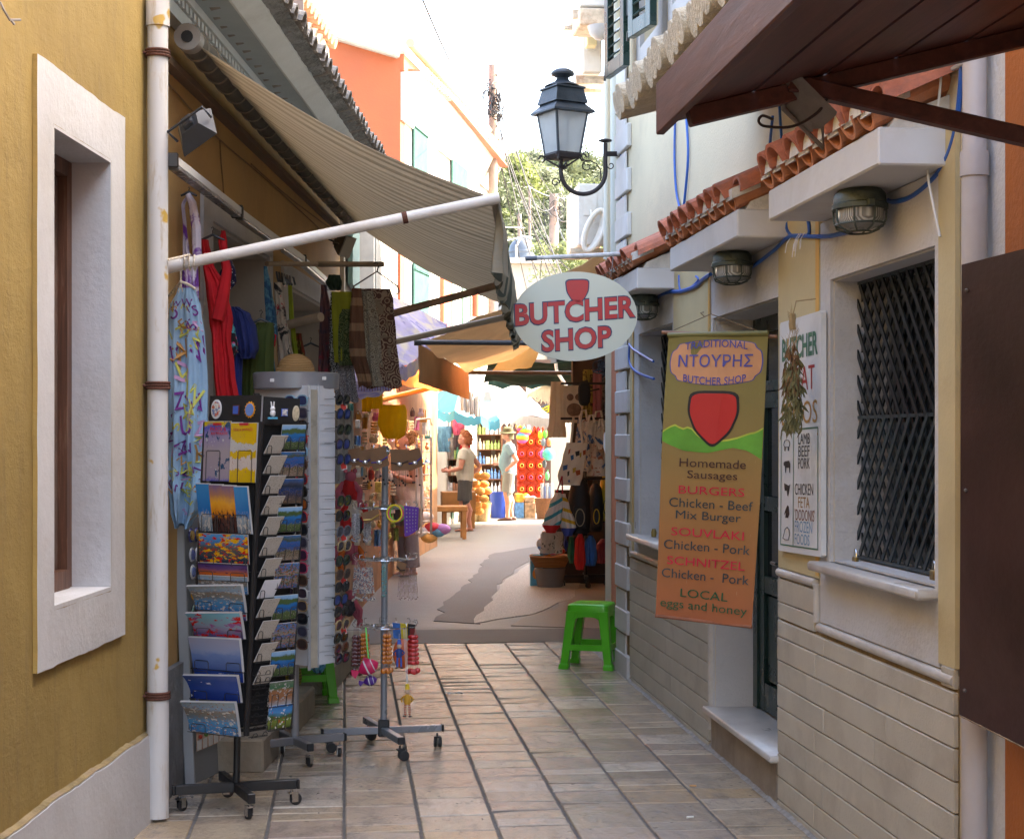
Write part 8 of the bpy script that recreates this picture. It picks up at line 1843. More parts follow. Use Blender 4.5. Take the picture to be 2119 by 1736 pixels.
# bench, table, bins, sponges, boxes, balls
def table(x0,x1,y,Y,label,h,dp,leg=.05,m_=wdo,name='wooden_bench',cat='bench'):
 a=W(x0,y,Y);c=W(x1,y,Y);z=a.z;th=thing(name,label,cat,((a.x+c.x)/2,Y+dp/2,0));b=B();b.cbox((a.x,Y,z-h),(c.x,Y+dp,z),.008);b.build('top',m_,th)
 for px_1 in(a.x+leg,c.x-leg):
  for py_1 in(Y+leg,Y+dp-leg):b=B();b.box((px_1-leg*.6,py_1-leg*.6,0),(px_1+leg*.6,py_1+leg*.6,z-h));b.build('leg',m_,th)
table(888,968,1048,25.2,'orange wooden bench beside the curly haired woman',.08,.5);table(915,985,1018,28.2,'orange wooden table with white cloths behind the curly haired woman',.35,.5,name='wooden_table',cat='table')
spg=M('natural_sponge',(.58,.27,.07),.95,.2,30,.6,120);SN=0
for row,(y,x0,x1,n)in enumerate(((968,980,992,1),(985,968,1008,3),(1002,975,1012,2),(1016,955,1014,4),(1032,950,1010,4),(1046,952,1005,4),(1058,965,1000,2))):
 for i in range(n):
  x=x0+(x1-x0)*(i+.5)/n;c=W(x+rg.uniform(-2,2),y,30.0+rg.uniform(-.1,.1));b=B();b.ball(c,.085,9,6,(1.15,.9,.85));tag(b.build('sponge',spg,smooth=True),'natural sponge, %s from the left in the %s row of the sponge heap'%(ORD[i],rown[row]),'sponge','sponges in the heap')
for(x,y0,r,lb,m_,nm,ct)in((975,1048,.17,'wicker basket below the sponge heap',M('pale_wicker',(.40,.30,.16),.8,.3,40),'wicker_basket','basket'),(1000,1040,.15,'wicker basket right of the lowest sponges',MC['pale_wicker']if 'pale_wicker' in MC else None,'wicker_basket','basket'),(1031,1018,.17,'royal blue plastic bin behind the man',M('royal_blue_plastic',(.01,.04,.28),.4),'plastic_bin','bin'),(1132,1030,.24,'brown wicker basket holding rolled mats',M('brown_wicker',(.16,.07,.03),.8,.3,40),'wicker_basket','basket')):
 Y=(31.9 if x>1020 else 30.6)if x<1100 else 31.5;c=W(x,y0,Y);b=B();b.lathe((c.x,Y,0),[(r*.8,0),(r,c.z*.9),(r*1.06,c.z),(r*.98,c.z),(r*.75,.05),(0,.05)],16);tag(b.build(nm,m_ or MC['pale_wicker'],smooth=True),lb,ct)
for i,(x,c_)in enumerate(((1122,(.3,.32,.35)),(1127,(.08,.12,.25)),(1132,(.35,.37,.4)),(1137,(.12,.2,.35)),(1141,(.3,.3,.33)))):
 b=B();p=W(x,1000+i%2*6,31.5);b.tube([(p.x,31.5,.1),p],.035,8);tag(b.build('rolled_mat',M('rolled_mat_%d'%i,c_,.4),smooth=True),'rolled mat, %s from the left in the brown basket'%rown[i].replace('top','first'),'rolled mat','rolled mats in the basket')
# red air mattress
t=NT('red_inflatable_vinyl');P=t.pos('pos');t.fin(t.ramp(t.noise(P,2,3),[(.3,(.34,.02,.006)),(.7,(.46,.045,.010))]),.22);t.p.inputs['Transmission Weight'].default_value=.12
AM=thing('air_mattress','glossy red inflatable air mattress standing upright at the far stall','air mattress',W(1097,1045,33));a=W(1070,878,33);c=W(1126,1048,33);b=B();b.cbox((a.x,33,c.z),(c.x,33.1,a.z),.05);b.build('body',t.m,AM)
yr=M('yellow_ring',(.60,.35,.03),.3);pr2=M('pink_ring',(.60,.04,.12),.3)
for r in range(7):
 for q in range(3):
  cx_=a.x+(c.x-a.x)*(q+.5)/3;cz_=c.z+(a.z-c.z)*(r+.5)/7;b=B();b.lathe((cx_,33.0,cz_),[(.10,0),(.085,-.045),(.04,-.05),(.02,-.02),(0,-.02)],12,'y');b.build('air_pillow',t.m,AM,smooth=True);b=B();b.tube([(cx_+.035*math.cos(w),32.945,cz_+.035*math.sin(w))for w in[i*math.pi/5 for i in range(10)]],.009,5,closed=True);b.build('valve_ring',yr if r%2 else pr2,AM)
rb=NT('rainbow_ball');P=rb.pos('obj');sx=rb.new('ShaderNodeSeparateXYZ');rb.link(P,sx.inputs[0]);rb.fin(rb.ramp(rb.math('MULTIPLY',sx.outputs[2],4.2),[(0,(.55,.02,.25)),(.2,(.6,.05,.3)),(.35,(.65,.2,.02)),(.5,(.6,.5,.02)),(.65,(.1,.45,.05)),(.8,(.02,.2,.5)),(1,(.3,.02,.4))]),.3)
gb=M('green_blue_ball',(.05,.42,.35),.3,.6,4)
for x,y,r,m_,lb in((1087,890,.13,rb.m,'rainbow ball at the top left of the red mattress'),(1081,905,.125,rb.m,'rainbow ball hanging lower beside the man'),(1078,882,.11,rb.m,'rainbow ball highest beside the man'),(1135,940,.125,gb,'green and blue ball right of the red mattress'),(1088,1030,.09,M('bright_yellow_ball',(.7,.5,.02),.3),'yellow ball on the boxes behind the man'),(1102,1036,.10,rb.m,'half hidden rainbow ball on the cardboard box')):
 b=B();b.ball(W(x,y,32.4),r,16,10);tag(b.build('ball',m_,smooth=True),lb,'ball','beach balls')
for x0,x1,y0,y1,c_,lb in((1066,1084,1040,1058,(.10,.25,.50),'blue and red picture box on the ground behind the man'),(1086,1108,1040,1057,(.42,.27,.16),'brown cardboard box right of the picture box'),(1068,1083,1022,1039,(.60,.33,.03),'orange box on top of the picture box'),(1086,1106,1028,1039,(.55,.50,.42),'white open carton on the cardboard box')):
 a=W(x0,y0,31.8);c=W(x1,y1,31.8);zb=0 if y1>1050 else c.z;b=B();b.cbox((a.x,31.8,zb),(c.x,32.1,a.z),.004);tag(b.build('box',M('box_%d'%x0,c_,.6,.5,14)),lb,'box','boxes at the far stall')
for i,(x,y,c_)in enumerate(((1118,900,(.65,.45,.02)),(1124,915,(.1,.12,.14)),(1128,898,(.1,.4,.05)),(1136,915,(.55,.14,.05)),(1126,960,(.05,.06,.07)),(1132,985,(.08,.3,.12)),(1122,940,(.3,.1,.35)))):
 th=thing('beach_toy',['yellow flag toy','black flippers','green spade set','orange spade','black snorkel','green net','purple bucket'][i]+' hanging on the post right of the red mattress','beach toy',W(x,y+9,32.5),'beach toys on the post');b=B();b.ball(W(x,y,32.5),.06,8,6,(.8,.6,1.5));b.build('blade',M('toy_%d'%i,c_,.4),th,smooth=True);b=B();b.tube([W(x,y-5,32.5),W(x+2,y-13,32.5)],.012,5);b.build('stem',MC['toy_%d'%i],th)
# hanging red garments and bags above the woman's right
for i,(x0,x1,y0,y1,c_,lb)in enumerate(((905,935,882,935,(.10,.22,.30),'teal bag hanging behind the curly haired woman'),(925,940,905,950,(.30,.24,.20),'grey-brown cloth hanging behind the curly haired woman'),(936,962,868,900,(.55,.08,.14),'bunch of pink and red headbands at the stall front'),(938,955,900,930,(.08,.05,.05),'dark belts below the headbands'),(950,974,918,930,(.55,.02,.02),'bright red top hanging right of the woman'),(944,952,925,958,(.12,.35,.22),'green striped scarf hanging behind the woman'),(955,966,932,962,(.50,.06,.12),'crimson scarf hanging right of the woman'),(966,974,925,962,(.35,.03,.05),'dark red scarf beside the shelf'),(855,868,880,925,(.62,.45,.38),'pale slippers bundle left of the woman'),(868,878,885,910,(.35,.15,.30),'mauve square bag left of the woman'),(860,870,925,985,(.55,.35,.18),'wooden paddle brushes hanging beside the shelf'),(872,884,1000,1040,(.60,.40,.20),'wicker tray of soaps below the shelf'),(735,752,930,985,(.10,.3,.5),'blue calendar pocket in the white rack'),(890,905,842,862,(.50,.30,.10),'orange cloth bundle under the orange awning'))):
 drape([(y0,x0+1,x1-1),((y0+y1)/2,x0,x1),(y1,x0+2,x1-1)],(28.4 if x0>900 else 25.0)if x0>850 else 15.0,.09,M('stall_cloth_%d'%i,c_,.8,.4,12),'hanging_goods',lb,'goods','goods hanging around the woman',folds=2,amp=.02,seed=i)
for i,(x,y,c_)in enumerate(((862,1078,(.62,.6,.6)),(880,1070,(.6,.58,.55)),(895,1092,(.55,.04,.06)),(872,1100,(.6,.6,.62)),(905,1100,(.10,.30,.5)),(888,1112,(.62,.35,.1)),(915,1095,(.4,.2,.5)))):
 b=B();b.ball(W(x,y,20.5),.10,9,6,(1.1,.8,.7));tag(b.build('goods_bundle',M('bundle_%d'%i,c_,.7,.4,12),smooth=True),['white','off-white','red','pale','blue','orange','lilac'][i]+' bundle of goods heaped at the foot of the left stall','goods','bundles at the foot of the stall')
# ---- right shop with bags ------------------------------------------------
cot=M('natural_cotton',(.74,.66,.53),.85,.06,10,.15,120);cotp=cloth('printed_cotton',(.64,.55,.42),(.45,.14,.05),16,(.60,.64),tr=0,c3=(.05,.12,.25))
def tote(rows,Y,m_,label,hy=None,spots=True,seed=0):
 o,s_=drape(rows,Y,.05,m_,'tote_bag',label,'tote bag','tote bags at the side shop',folds=1,amp=.01,seed=seed)
 xl,xr,y0=rows[0][1],rows[0][2],rows[0][0];w=xr-xl;hy=hy or y0-45
 for dy in(-.03,.03):b=B();b.tube([W(xl+w*.22,y0+2,Y+dy),W(xl+w*.34,hy,Y+dy),W(xl+w*.62,hy-2,Y+dy),W(xl+w*.76,y0+2,Y+dy)],.012,6);b.build('handle',cot,o,smooth=True)
 if spots:
  for i,(u,v)in enumerate(((.22,.18),(.4,.3),(.6,.22),(.75,.25),(.9,.2),(.2,.5),(.4,.62),(.6,.55),(.78,.6),(.45,.85))):
   b=B();w_=.016+.012*((i*7)%3);b.add([s_(min(u+dx*w_/.35,.98),min(v+dz*.06,.98),.006)for dx,dz in((-1,-.6),(.6,-1),(1,.5),(-.3,1))],[(0,1,2,3)]);b.build('printed_figure',M('print_%d'%(i%4),[(.45,.10,.03),(.04,.12,.30),(.05,.04,.03),(.50,.35,.05)][i%4],.8),o)
 return o
YT=16.2
tote([(916,1172,1216),(950,1164,1212),(985,1154,1206),(1004,1158,1200)],YT-.2,cot,'big natural cotton tote bag with printed figures, in front',862);tote([(868,1195,1222),(920,1190,1224),(975,1190,1224)],YT,cotp,'printed tote bag behind the big one, left',850,False,1);tote([(870,1222,1256),(905,1216,1262),(985,1214,1262)],YT+.1,cotp,'wide printed tote bag at the right',852,False,2);tote([(872,1212,1236),(900,1208,1234),(918,1212,1228)],YT-.1,cotp,'small printed pouch pinned between the tote bags',860,False,3);tote([(880,1236,1252),(915,1230,1256),(930,1236,1248)],YT-.08,cotp,'second small printed pouch pinned at the right',868,False,5)
drape([(798,1166,1208),(830,1164,1208),(875,1164,1200)],YT+.2,.04,cot,'owl_cushion_cover','beige cloth with a brown owl print above the tote bags','cloth',folds=1,seed=5)
b=B();
for x_ in(1180,1197):b.ball(W(x_,822,YT+.1),.035,10,6,(1,.3,1))
b.ball(W(1188,848,YT+.1),.075,12,8,(1,.3,.9));tag(b.build('owl_print',M('owl_brown',(.20,.12,.08),.9,.4,30),smooth=True),'brown owl shape printed on the beige cloth','print',kind='stuff')
drape([(765,1206,1228),(875,1206,1226)],YT+.25,.03,cloth('leopard_gold',(.42,.34,.08),(.08,.05,.02),22,(.5,.55)),'leopard_scarf','gold and black leopard scarf beside the dark cap','scarf',folds=2,seed=6);drape([(768,1226,1246),(872,1226,1244)],YT+.25,.04,cloth('pink_towel',(.50,.20,.22)),'pink_towel','pink towel hanging right of the leopard scarf','towel',folds=2,seed=7);drape([(775,1245,1262),(860,1246,1262)],YT+.25,.04,cloth('bead_curtain',(.14,.11,.09),(.3,.25,.2),30,(.5,.55)),'necklace_curtain','dense curtain of dark necklaces beside the pipe','necklaces',folds=5,seed=8);drape([(790,1140,1166),(870,1136,1170),(905,1132,1172)],YT+.5,.05,cot,'white_blouse','cream blouse hanging left of the owl cloth','blouse',folds=2,seed=9)
b=B();c=W(1209,814,YT-.2);b.loft([[c+ax_*.062*k_*math.copysign(abs(math.cos(t))**.7,math.cos(t))+Vector((0,0,.125*k_*math.copysign(abs(math.sin(t))**.7,math.sin(t))))+ay_*o for t in[w*math.pi/12 for w in range(24)]]for k_,o in((.8,-.03),(1,0),(.9,.03))]);tag(b.build('cap',M('black_cap_cloth',(.015,.015,.017),.8),smooth=True),'black cap hanging edge-on above the tote bags','cap')
b=B();b.tube([W(1196,815,YT-.15),W(1240,805,YT-.1)],.008,6);tag(b.build('cap_rod',blackp),'thin black rod on which the cap hangs','rod')
bkp=M('black_nylon',(.012,.012,.014),.6,.3,14,.2,60)
def backpack(x0,x1,y0,y1,Y,m_,label,trim):
 th=thing('backpack',label,'backpack',W((x0+x1)/2,y1,Y),'backpacks at the side shop');cx_=(x0+x1)/2;hw=(x1-x0)/2*PX(Y);c=W(cx_,(y0+y1)/2,Y);hh=(y1-y0)/2*PX(Y);b=B()
 b.loft([[c+Vector((0,0,hh*v))+ax_*hw*k_*math.cos(t)+ay_*.10*k_*math.sin(t)for t in[w*math.pi/9 for w in range(18)]]for v,k_ in((-1,.6),(-.9,.9),(-.4,1.05),(.3,1.0),(.8,.8),(1,.4))]);b.build('body',m_,th,smooth=True)
 b=B();b.obox(c+Vector((0,0,-hh*.35))-ay_*.10,ax_*hw*.6,ay_*.03,(0,0,hh*.4),.02);b.build('front_pocket',m_,th);b=B();b.tube([c+ax_*hw*.4*math.cos(w)-ay_*.135+Vector((0,0,-hh*.35+hh*.3*math.sin(w)))for w in[i*math.pi/8 for i in range(16)]],.005,5,closed=True);b.build('piping',trim,th)
 b=B();b.tube([c+Vector((-.03,0,hh)),c+Vector((0,0,hh+.07)),c+Vector((.03,0,hh))],.008,6);b.build('handle',m_,th)
grt=M('grey_piping',(.30,.27,.18),.6);ypi=M('yellow_nylon',(.60,.40,.02),.7)
backpack(1176,1222,990,1108,YT-.1,bkp,'large black backpack hanging below the big tote bag',grt);backpack(1218,1248,1000,1100,YT+.1,bkp,'second black backpack at the right with yellow edge',ypi);backpack(1240,1264,985,1078,YT+.2,ypi,'yellow and black backpack next to the terracotta pipe',bkp)
for(x0,x1,y0,y1,Y,c_,lb)in((1174,1190,1110,1165,YT-.2,(.02,.14,.06),'small green drawstring bag'),(1188,1212,1105,1178,YT-.3,(.55,.02,.015),'bright red drawstring bag hanging lowest'),(1208,1236,1108,1170,YT-.15,(.03,.12,.35),'blue drawstring bag below the backpacks'),(1232,1262,1115,1165,YT,(.22,.02,.02),'dark red bag beside the terracotta pipe'),(1166,1176,1100,1140,YT-.1,(.04,.06,.3),'narrow royal blue strap bag')):
 drape([(y0,(x0+x1)/2-4,(x0+x1)/2+5),(y0+14,x0+2,x1-3),(y1-16,x0,x1),(y1,x0+4,x1-4)],Y,.12,M('bag_cloth_%d'%x0,c_,.8,.2,8,.1,40),'drawstring_bag',lb,'bag','small bags at the side shop',folds=2,amp=.015,seed=x0)
strp=NT('striped_canvas_blue');
def striped_bag(rows,Y,cA,base_c,label,rot):
 t=NT('beach_stripe_'+label.split()[0]);P=t.pos('pos');mp=t.new('ShaderNodeMapping');mp.inputs['Rotation'].default_value=(0,rot,0);t.link(P,mp.inputs[0]);sx=t.new('ShaderNodeSeparateXYZ');t.link(mp.outputs[0],sx.inputs[0]);f=t.math('SINE',t.math('MULTIPLY',sx.outputs[2],66));t.fin(t.ramp(f,[(.0,(.66,.66,.62)),(.5,cA)],'CONSTANT'),.85,t.bump(t.noise(P,12,3),.3,.02))
 th=thing('striped_beach_bag',label,'beach bag',W(rows[-1][1],rows[-1][0],Y),'striped beach bags');o,s_=drape(rows[:-1],Y,.16,t.m,'upper_bag',None,None,folds=1.5,amp=.012,parent=th);o2,_=drape(rows[-2:],Y,.17,M('bag_base_'+label.split()[0],base_c,.8),'bag_base',None,None,folds=1,amp=.005,parent=th);b=B();b.tube([W(rows[0][1]+4,rows[0][0],Y),W(1163,985,Y)],.007,6);b.build('rope_handle',M('red_rope',(.4,.02,.03),.8),th)
striped_bag([(1020,1148,1160),(1040,1138,1166),(1075,1126,1162),(1086,1122,1160),(1102,1130,1150)],YT-.35,(.05,.30,.38),(.52,.015,.015),'turquoise and white striped beach bag with red bottom',.5);striped_bag([(1022,1160,1170),(1045,1156,1178),(1080,1158,1190),(1092,1160,1192),(1108,1166,1184)],YT-.3,(.65,.42,.03),(.03,.06,.30),'yellow and white striped beach bag with blue bottom',-.3)
# basket on plastic bin, box, wheeled rack
gq=G(1138,1214);b=B();b.lathe(gq,[(.13,0),(.17,.20),(.175,.205),(.16,.2),(.12,.01),(0,.01)],20);tag(b.build('plastic_bin',M('smoky_clear_plastic',(.20,.20,.20),.2,.1,4),smooth=True),'smoky plastic bin under the wicker basket of toys','bin')
wk=NT('honey_wicker');P=wk.pos('pos');wv=wk.new('ShaderNodeTexWave');wv.bands_direction='Z';wv.inputs['Scale'].default_value=20;wk.link(P,wv.inputs[0]);wk.fin(wk.mix(wv.outputs['Fac'],(.46,.22,.07),(.20,.08,.02)),.6,wk.bump(wv.outputs['Fac'],.8,.01))
b=B();b.lathe(gq+Vector((0,0,.21)),[(.16,0),(.205,.09),(.22,.115),(.21,.125),(.19,.11),(.15,.02),(0,.02)],24);tag(b.build('wicker_basket',wk.m,smooth=True),'honey coloured wicker basket full of colourful toys','basket')
for i in range(11):
 a=i*2.4;b=B();c=gq+Vector((.12*math.cos(a)*(i%3)/2,.12*math.sin(a)*(i%3)/2,.335+.02*(i%3)));b.ball(c,.045,8,6,(1.2,1,.7));ci=(0,10,8,4,3,0,8,1,6,0,5)[i];tag(b.build('small_toy',fl(ci),smooth=True),'%s small toy, %s among the toys in the wicker basket'%(cn[ci],ORD[i]),'toy','toys in the wicker basket')
a=G(1098,1213);b=B();b.cbox((a.x,a.y,0),(a.x+.13,a.y+.08,.33),.004);tag(b.build('blue_box',M('light_blue_carton',(.12,.42,.60),.4,.2,8)),'light blue toy box standing beside the plastic bin','box')
b=B();b.ball((a.x+.05,a.y-.003,.13),.03,8,6,(1,.2,1.8));b.ball((a.x+.10,a.y-.003,.10),.012,8,6,(1,.2,1));b.build('orange_print',M('orange_print',(.7,.25,.02),.5),bpy.data.objects['blue_box'])
RK=thing('wheeled_bag_rack','black wheeled rack carrying the bags at the side shop','rack',G(1210,1215));g0=G(1212,1212);cr=Vector((g0.x,g0.y,0));crossbase(RK,cr,[(cr.x-.26,cr.y-.02,0),(cr.x+.26,cr.y+.02,0),(cr.x-.03,cr.y-.28,0),(cr.x+.03,cr.y+.28,0)],.12,.035,.04,blk,blk,blk,True);b=B();b.tube([cr+Vector((0,0,.1)),cr+Vector((0,0,2.1))],.02,8);b.build('pole',blk,RK)
for z in(1.15,1.75,2.1):b=B();b.tube([W(1160,900,YT).xyz*Vector((1,1,0))+Vector((0,0,z)),W(1262,900,YT).xyz*Vector((1,1,0))+Vector((0,0,z))],.012,6);b.build('rail',blk,RK)
b=B();a=W(1272,1000,17.2);b.box((W(1150,900,17.4).x,17.4,0),(a.x,17.5,1.0));b.box((W(1185,900,17.4).x,17.4,1.0),(a.x,17.5,2.45));tag(b.build('shop_shade_panel',M('shop_depth_shade',(.05,.035,.03),.8,.4,3)),'dark panel painted as the shaded opening of the side shop behind the bags','shop front')  # solid dark panel, its colour stands in for the shade inside the shop
for i in range(9):
 b=B();c=W(1118+rg.uniform(-6,30),1112+rg.uniform(-8,28),16.6);b.ball(c,.06,7,5,(1,.6,1));tag(b.build('cloth_flower',[whc,fl(6),fl(3)][i%3],smooth=True),'white and grey cloth flower bundle, %s above the wicker basket'%rown[i],'cloth flower','cloth flowers')
drape([(1100,1122,1166),(1145,1118,1164)],16.5,.06,cloth('printed_white_cotton',(.56,.54,.50),(.10,.12,.10),24,(.58,.62),tr=0),'printed_white_bag','white printed cloth above the wicker basket','cloth',folds=2,seed=77)
b=B();wb=[W(1250,896,12.6),W(1268,886,12.6),W(1268,988,12.6),W(1249,925,12.6)];b.prism(wb,(0,.02,0));tag(b.build('side_panel_board',whp),'pale grey panel edge sticking out left of the terracotta pipe','panel')
SS=thing('hanging_banner','navy banner with yellow mirrored letters behind the white awning','banner',W(1130,860,30));nb=[W(1100,850,30),W(1158,822,30),W(1160,842,30),W(1118,868,30)];b=B();b.prism(nb,(0,.02,0));b.build('cloth',M('navy_banner',(.05,.06,.09),.7),SS)
b=B();letters(b,'RES',lambda px,py:W(1134,846,29.96)+ax_*px+Vector((0,0,py+px*.45)),.34,.13,1,.03,mirror=True);b.build('lettering',M('banner_yellow',(.62,.52,.02),.6),SS)
b=B()
for i in range(12):
 c=W(1246+rg.uniform(-9,9),762+rg.uniform(-14,14),13.5);r=.05;t0=rg.random()*6;b.tube([c+Vector((r*math.cos(t0+w*.4),.02*math.sin(w),r*.7*math.sin(t0+w*.4)))for w in range(10)],.006,5)
tag(b.build('iron_chandelier',iron),'dark wrought-iron lamp frame tucked behind the oval sign edge','lamp',kind='stuff')
# ================================================================ people
def fuse(name,mat,par,parts,vox=.014,origin=None):
 """join overlapping lofts into one continuous skin"""
 b=B()
 for kind,a in parts:
  if kind=='l':b.loft(a)
  elif kind=='t':b.tube(*a)
  else:b.ball(*a)
 o=b.build(name,mat,par,smooth=True,origin=origin);md=o.modifiers.new('skin','REMESH');md.mode='VOXEL';md.voxel_size=vox;md.use_smooth_shade=True
 sm=o.modifiers.new('smooth','SMOOTH');sm.factor=.5;sm.iterations=3
 dg=bpy.context.evaluated_depsgraph_get();me=bpy.data.meshes.new_from_object(o.evaluated_get(dg));o.modifiers.clear();o.data=me;return o
def skinm(n,c):return M(n,c,.55,.08,12)
def person(feet,head_deg,Hh,label,d):
 """local frame: f = facing, r = the person's right; all lengths are shares of the height Hh"""
 a=math.radians(head_deg);f=Vector((math.cos(a),math.sin(a),0));r=Vector((f.y,-f.x,0));o=Vector(feet)
 def P(x,y,z):return o+(f*x+r*y+Vector((0,0,z)))*Hh
 def ell(x,y,z,wx,wy,n=16):return[P(x+wx*math.cos(t),y+wy*math.sin(t),z)for t in[2*math.pi*i/n for i in range(n)]]
 th=thing('person',label,'person',o,'people in the street');fat=d.get('fat',1.0);s_=[]
 # legs, feet
 for s,sf in((-1,d.get('lf',(0,0))),(1,d.get('rf',(0,0)))):
  hp=(0,.052*s,.50);kn=(.012+sf[0]*.4,.052*s,.275);an=(-.01+sf[0],.050*s+sf[1],.045)
  s_.append(('t',([P(*hp),P((hp[0]+kn[0])/2,.054*s,.39),P(*kn),P((kn[0]+an[0])/2-.012,.052*s,.20),P((kn[0]+an[0])/2-.004,.052*s,.12),P(*an),P(an[0],an[1],.012)],[.058*Hh*fat,.053*Hh*fat,.036*Hh*fat,.036*Hh,.026*Hh,.021*Hh,.021*Hh],12)))
  s_.append(('l',[[P(an[0]-.025+x,an[1]+w*math.cos(t),.003+h+h*math.sin(t))for t in[i*math.pi/5 for i in range(10)]]for x,w,h in((-.005,.012,.012),(.02,.02,.02),(.06,.022,.014),(.10,.024,.009),(.125,.012,.006))]))
 T=d.get('lean',0.0);bl=d.get('belly',0.0)
 torso=[(0,.47,.058,.088),(0,.52,.062,.092),(T*.2+bl*.4,.58,.062+bl*.5,.082),(T*.5+bl*.3,.65,.064+bl*.4,.084),(T*.8,.72,.064,.092),(T,.78,.054,.098),(T,.815,.04,.075),(T*1.1,.835,.028,.035),(T*1.2+.008,.87,.027,.027)]
 s_.append(('l',[ell(x,0,z,wx*fat,wy*(fat if z<.8 else 1))for x,z,wx,wy in torso]))
 hx=T*1.3+.012;hd=d.get('head',(0,0));
 s_.append(('l',[ell(hx+x+hd[0],hd[1],z,wx,wy,18)for x,z,wx,wy in((.012,.858,.02,.02),(.016,.872,.036,.030),(.010,.892,.047,.038),(.006,.915,.052,.042),(.0,.94,.054,.043),(-.004,.965,.048,.038),(-.006,.985,.03,.024),(-.006,.992,.01,.01))]))
 s_.append(('l',[[P(hx+hd[0]+x,hd[1]+w*math.cos(t),z+w*math.sin(t))for t in[i*math.pi/4 for i in range(8)]]for x,z,w in((.045,.93,.004),(.056,.912,.007),(.066,.903,.008),(.055,.896,.007))]))
 for s in(-1,1):s_.append(('b',(P(hx-.004+hd[0],hd[1]+s*.043,.917),.016*Hh,8,6,(.7,.7,1))))
 s_.append(('b',(P(hx+hd[0]+.052,hd[1],.883),.010*Hh,8,6,(.8,1.4,.5))))
 for s,A in((-1,d['la']),(1,d['ra'])): # arms: elbow, wrist, finger direction
  sh=(T,.097*s,.795);el,wr,fd=A;s_.append(('t',([P(sh[0],.075*s,.80),P(*sh),P(*[(sh[i]+el[i])/2 for i in range(3)]),P(*el),P(*[(el[i]*.6+wr[i]*.4)for i in range(3)]),P(*wr)],[.030*Hh,.034*Hh*fat,.029*Hh*fat,.024*Hh,.024*Hh,.015*Hh],12)))
  w=Vector(wr);fd=Vector(fd).normalized();sd_=fd.cross(Vector((0,0,1)));sd_=sd_.normalized()if sd_.length>.1 else Vector((0,1,0));up=sd_.cross(fd)
  s_.append(('t',([P(*w),P(*(w+fd*.025)),P(*(w+fd*.05))],[.014*Hh,.019*Hh,.016*Hh],10)))
  for q in range(4):k0=w+fd*.045+up*(.017-.011*q);ln=(.036,.042,.039,.03)[q];s_.append(('t',([P(*k0),P(*(k0+fd*ln*.55+sd_*.003*s)),P(*(k0+fd*ln*.85+sd_*.014*s))],[.0056*Hh,.0052*Hh,.0044*Hh],7)))
  k0=w+fd*.015+up*.015;s_.append(('t',([P(*k0),P(*(k0+fd*.018+up*.016)),P(*(k0+fd*.036+up*.018))],[.0065*Hh,.006*Hh,.005*Hh],7)))
 fuse('body',skinm('skin_'+d['nm'],d['skin']),th,s_,.0085*Hh/1.7)
 # eyes
 b=B()
 for s in(-1,1):b.ball(P(hx+hd[0]+.0475,hd[1]+s*.019,.921),.0055*Hh,8,6)
 b.build('eyes',whc,th,smooth=True)
 # shirt
 sh_=[('l',[ell(x,0,z,(wx+.012)*fat,(wy+.010)*(fat if z<.8 else 1))for x,z,wx,wy in[(torso[0][0],d.get('hem',.50),.064,.094)]+torso[1:7]])]
 for s,A in((-1,d['la']),(1,d['ra'])):
  el=A[0];shp=(T,.097*s,.795);e2=[shp[i]+(el[i]-shp[i])*d.get('slv',.55)for i in range(3)];sh_.append(('t',([P(T,.06*s,.795),P(*shp),P(*e2)],[.040*Hh,.043*Hh*fat,.041*Hh*fat],12)))
 fuse('shirt',d['shirt'],th,sh_,.009*Hh/1.7)
 # trousers
 tr=[('l',[ell(0,0,z,wx*fat,wy*fat)for z,wx,wy in((.455,.05,.07),(.48,.066,.092),(.52,.069,.097),(.545,.068,.094))])]
 for s,sf in((-1,d.get('lf',(0,0))),(1,d.get('rf',(0,0)))):
  zb=d['leg'];t_=(.50-zb)/.455;an=(-.01+sf[0])*t_;wb=d.get('wb',.048);tr.append(('t',([P(0,.048*s,.51),P(.006,.053*s,.40),P(.008+sf[0]*.3,.053*s,max(zb,.30))]+([P(an,.052*s,zb)]if zb<.3 else[P(.008+sf[0]*.35,.053*s,zb)]),[.062*Hh*fat,.058*Hh*fat,wb*Hh*fat*1.05,wb*Hh*fat],14)))
 fuse('trousers',d['trs'],th,tr,.009*Hh/1.7)
 return th,P,hx+hd[0],hd[1]
shA=M('cream_cotton_shirt',(.48,.45,.39),.85,.06,8,.3,22,bd=.02);shB=M('pale_blue_polo',(.17,.25,.30),.85,.06,8,.3,22,bd=.02);shC=M('beige_pleated_top',(.72,.64,.57),.85,.06,8,.3,30,bd=.02)
gsh=M('dark_grey_shorts',(.075,.07,.07),.85,.15,10,.3,24,bd=.02);ksh=M('pale_khaki_shorts',(.22,.22,.205),.85,.08,8,.3,24,bd=.02);gle=M('grey_lilac_trousers',(.27,.25,.28),.85,.1,8,.3,24,bd=.02)
def hair(th,P,hx,hy,c,pts,n,nm,rad,seed):
 b=B();r=random.Random(seed);Hh=1.66
 for i in range(n):
  x,y,z,q=r.choice(pts);d=Vector((r.gauss(0,1),r.gauss(0,1),r.gauss(0,1))).normalized();p=P(hx+x+d.x*q,hy+y+d.y*q,z+d.z*q);b.ball(p,rad*r.uniform(.7,1.3),6,4)
 for x,y,z,q in pts:b.ball(P(hx+x,hy+y,z),q*Hh*1.02,12,8)
 return b.build('hair',M(nm,c,.7,.35,60,.5,150),th,smooth=True)
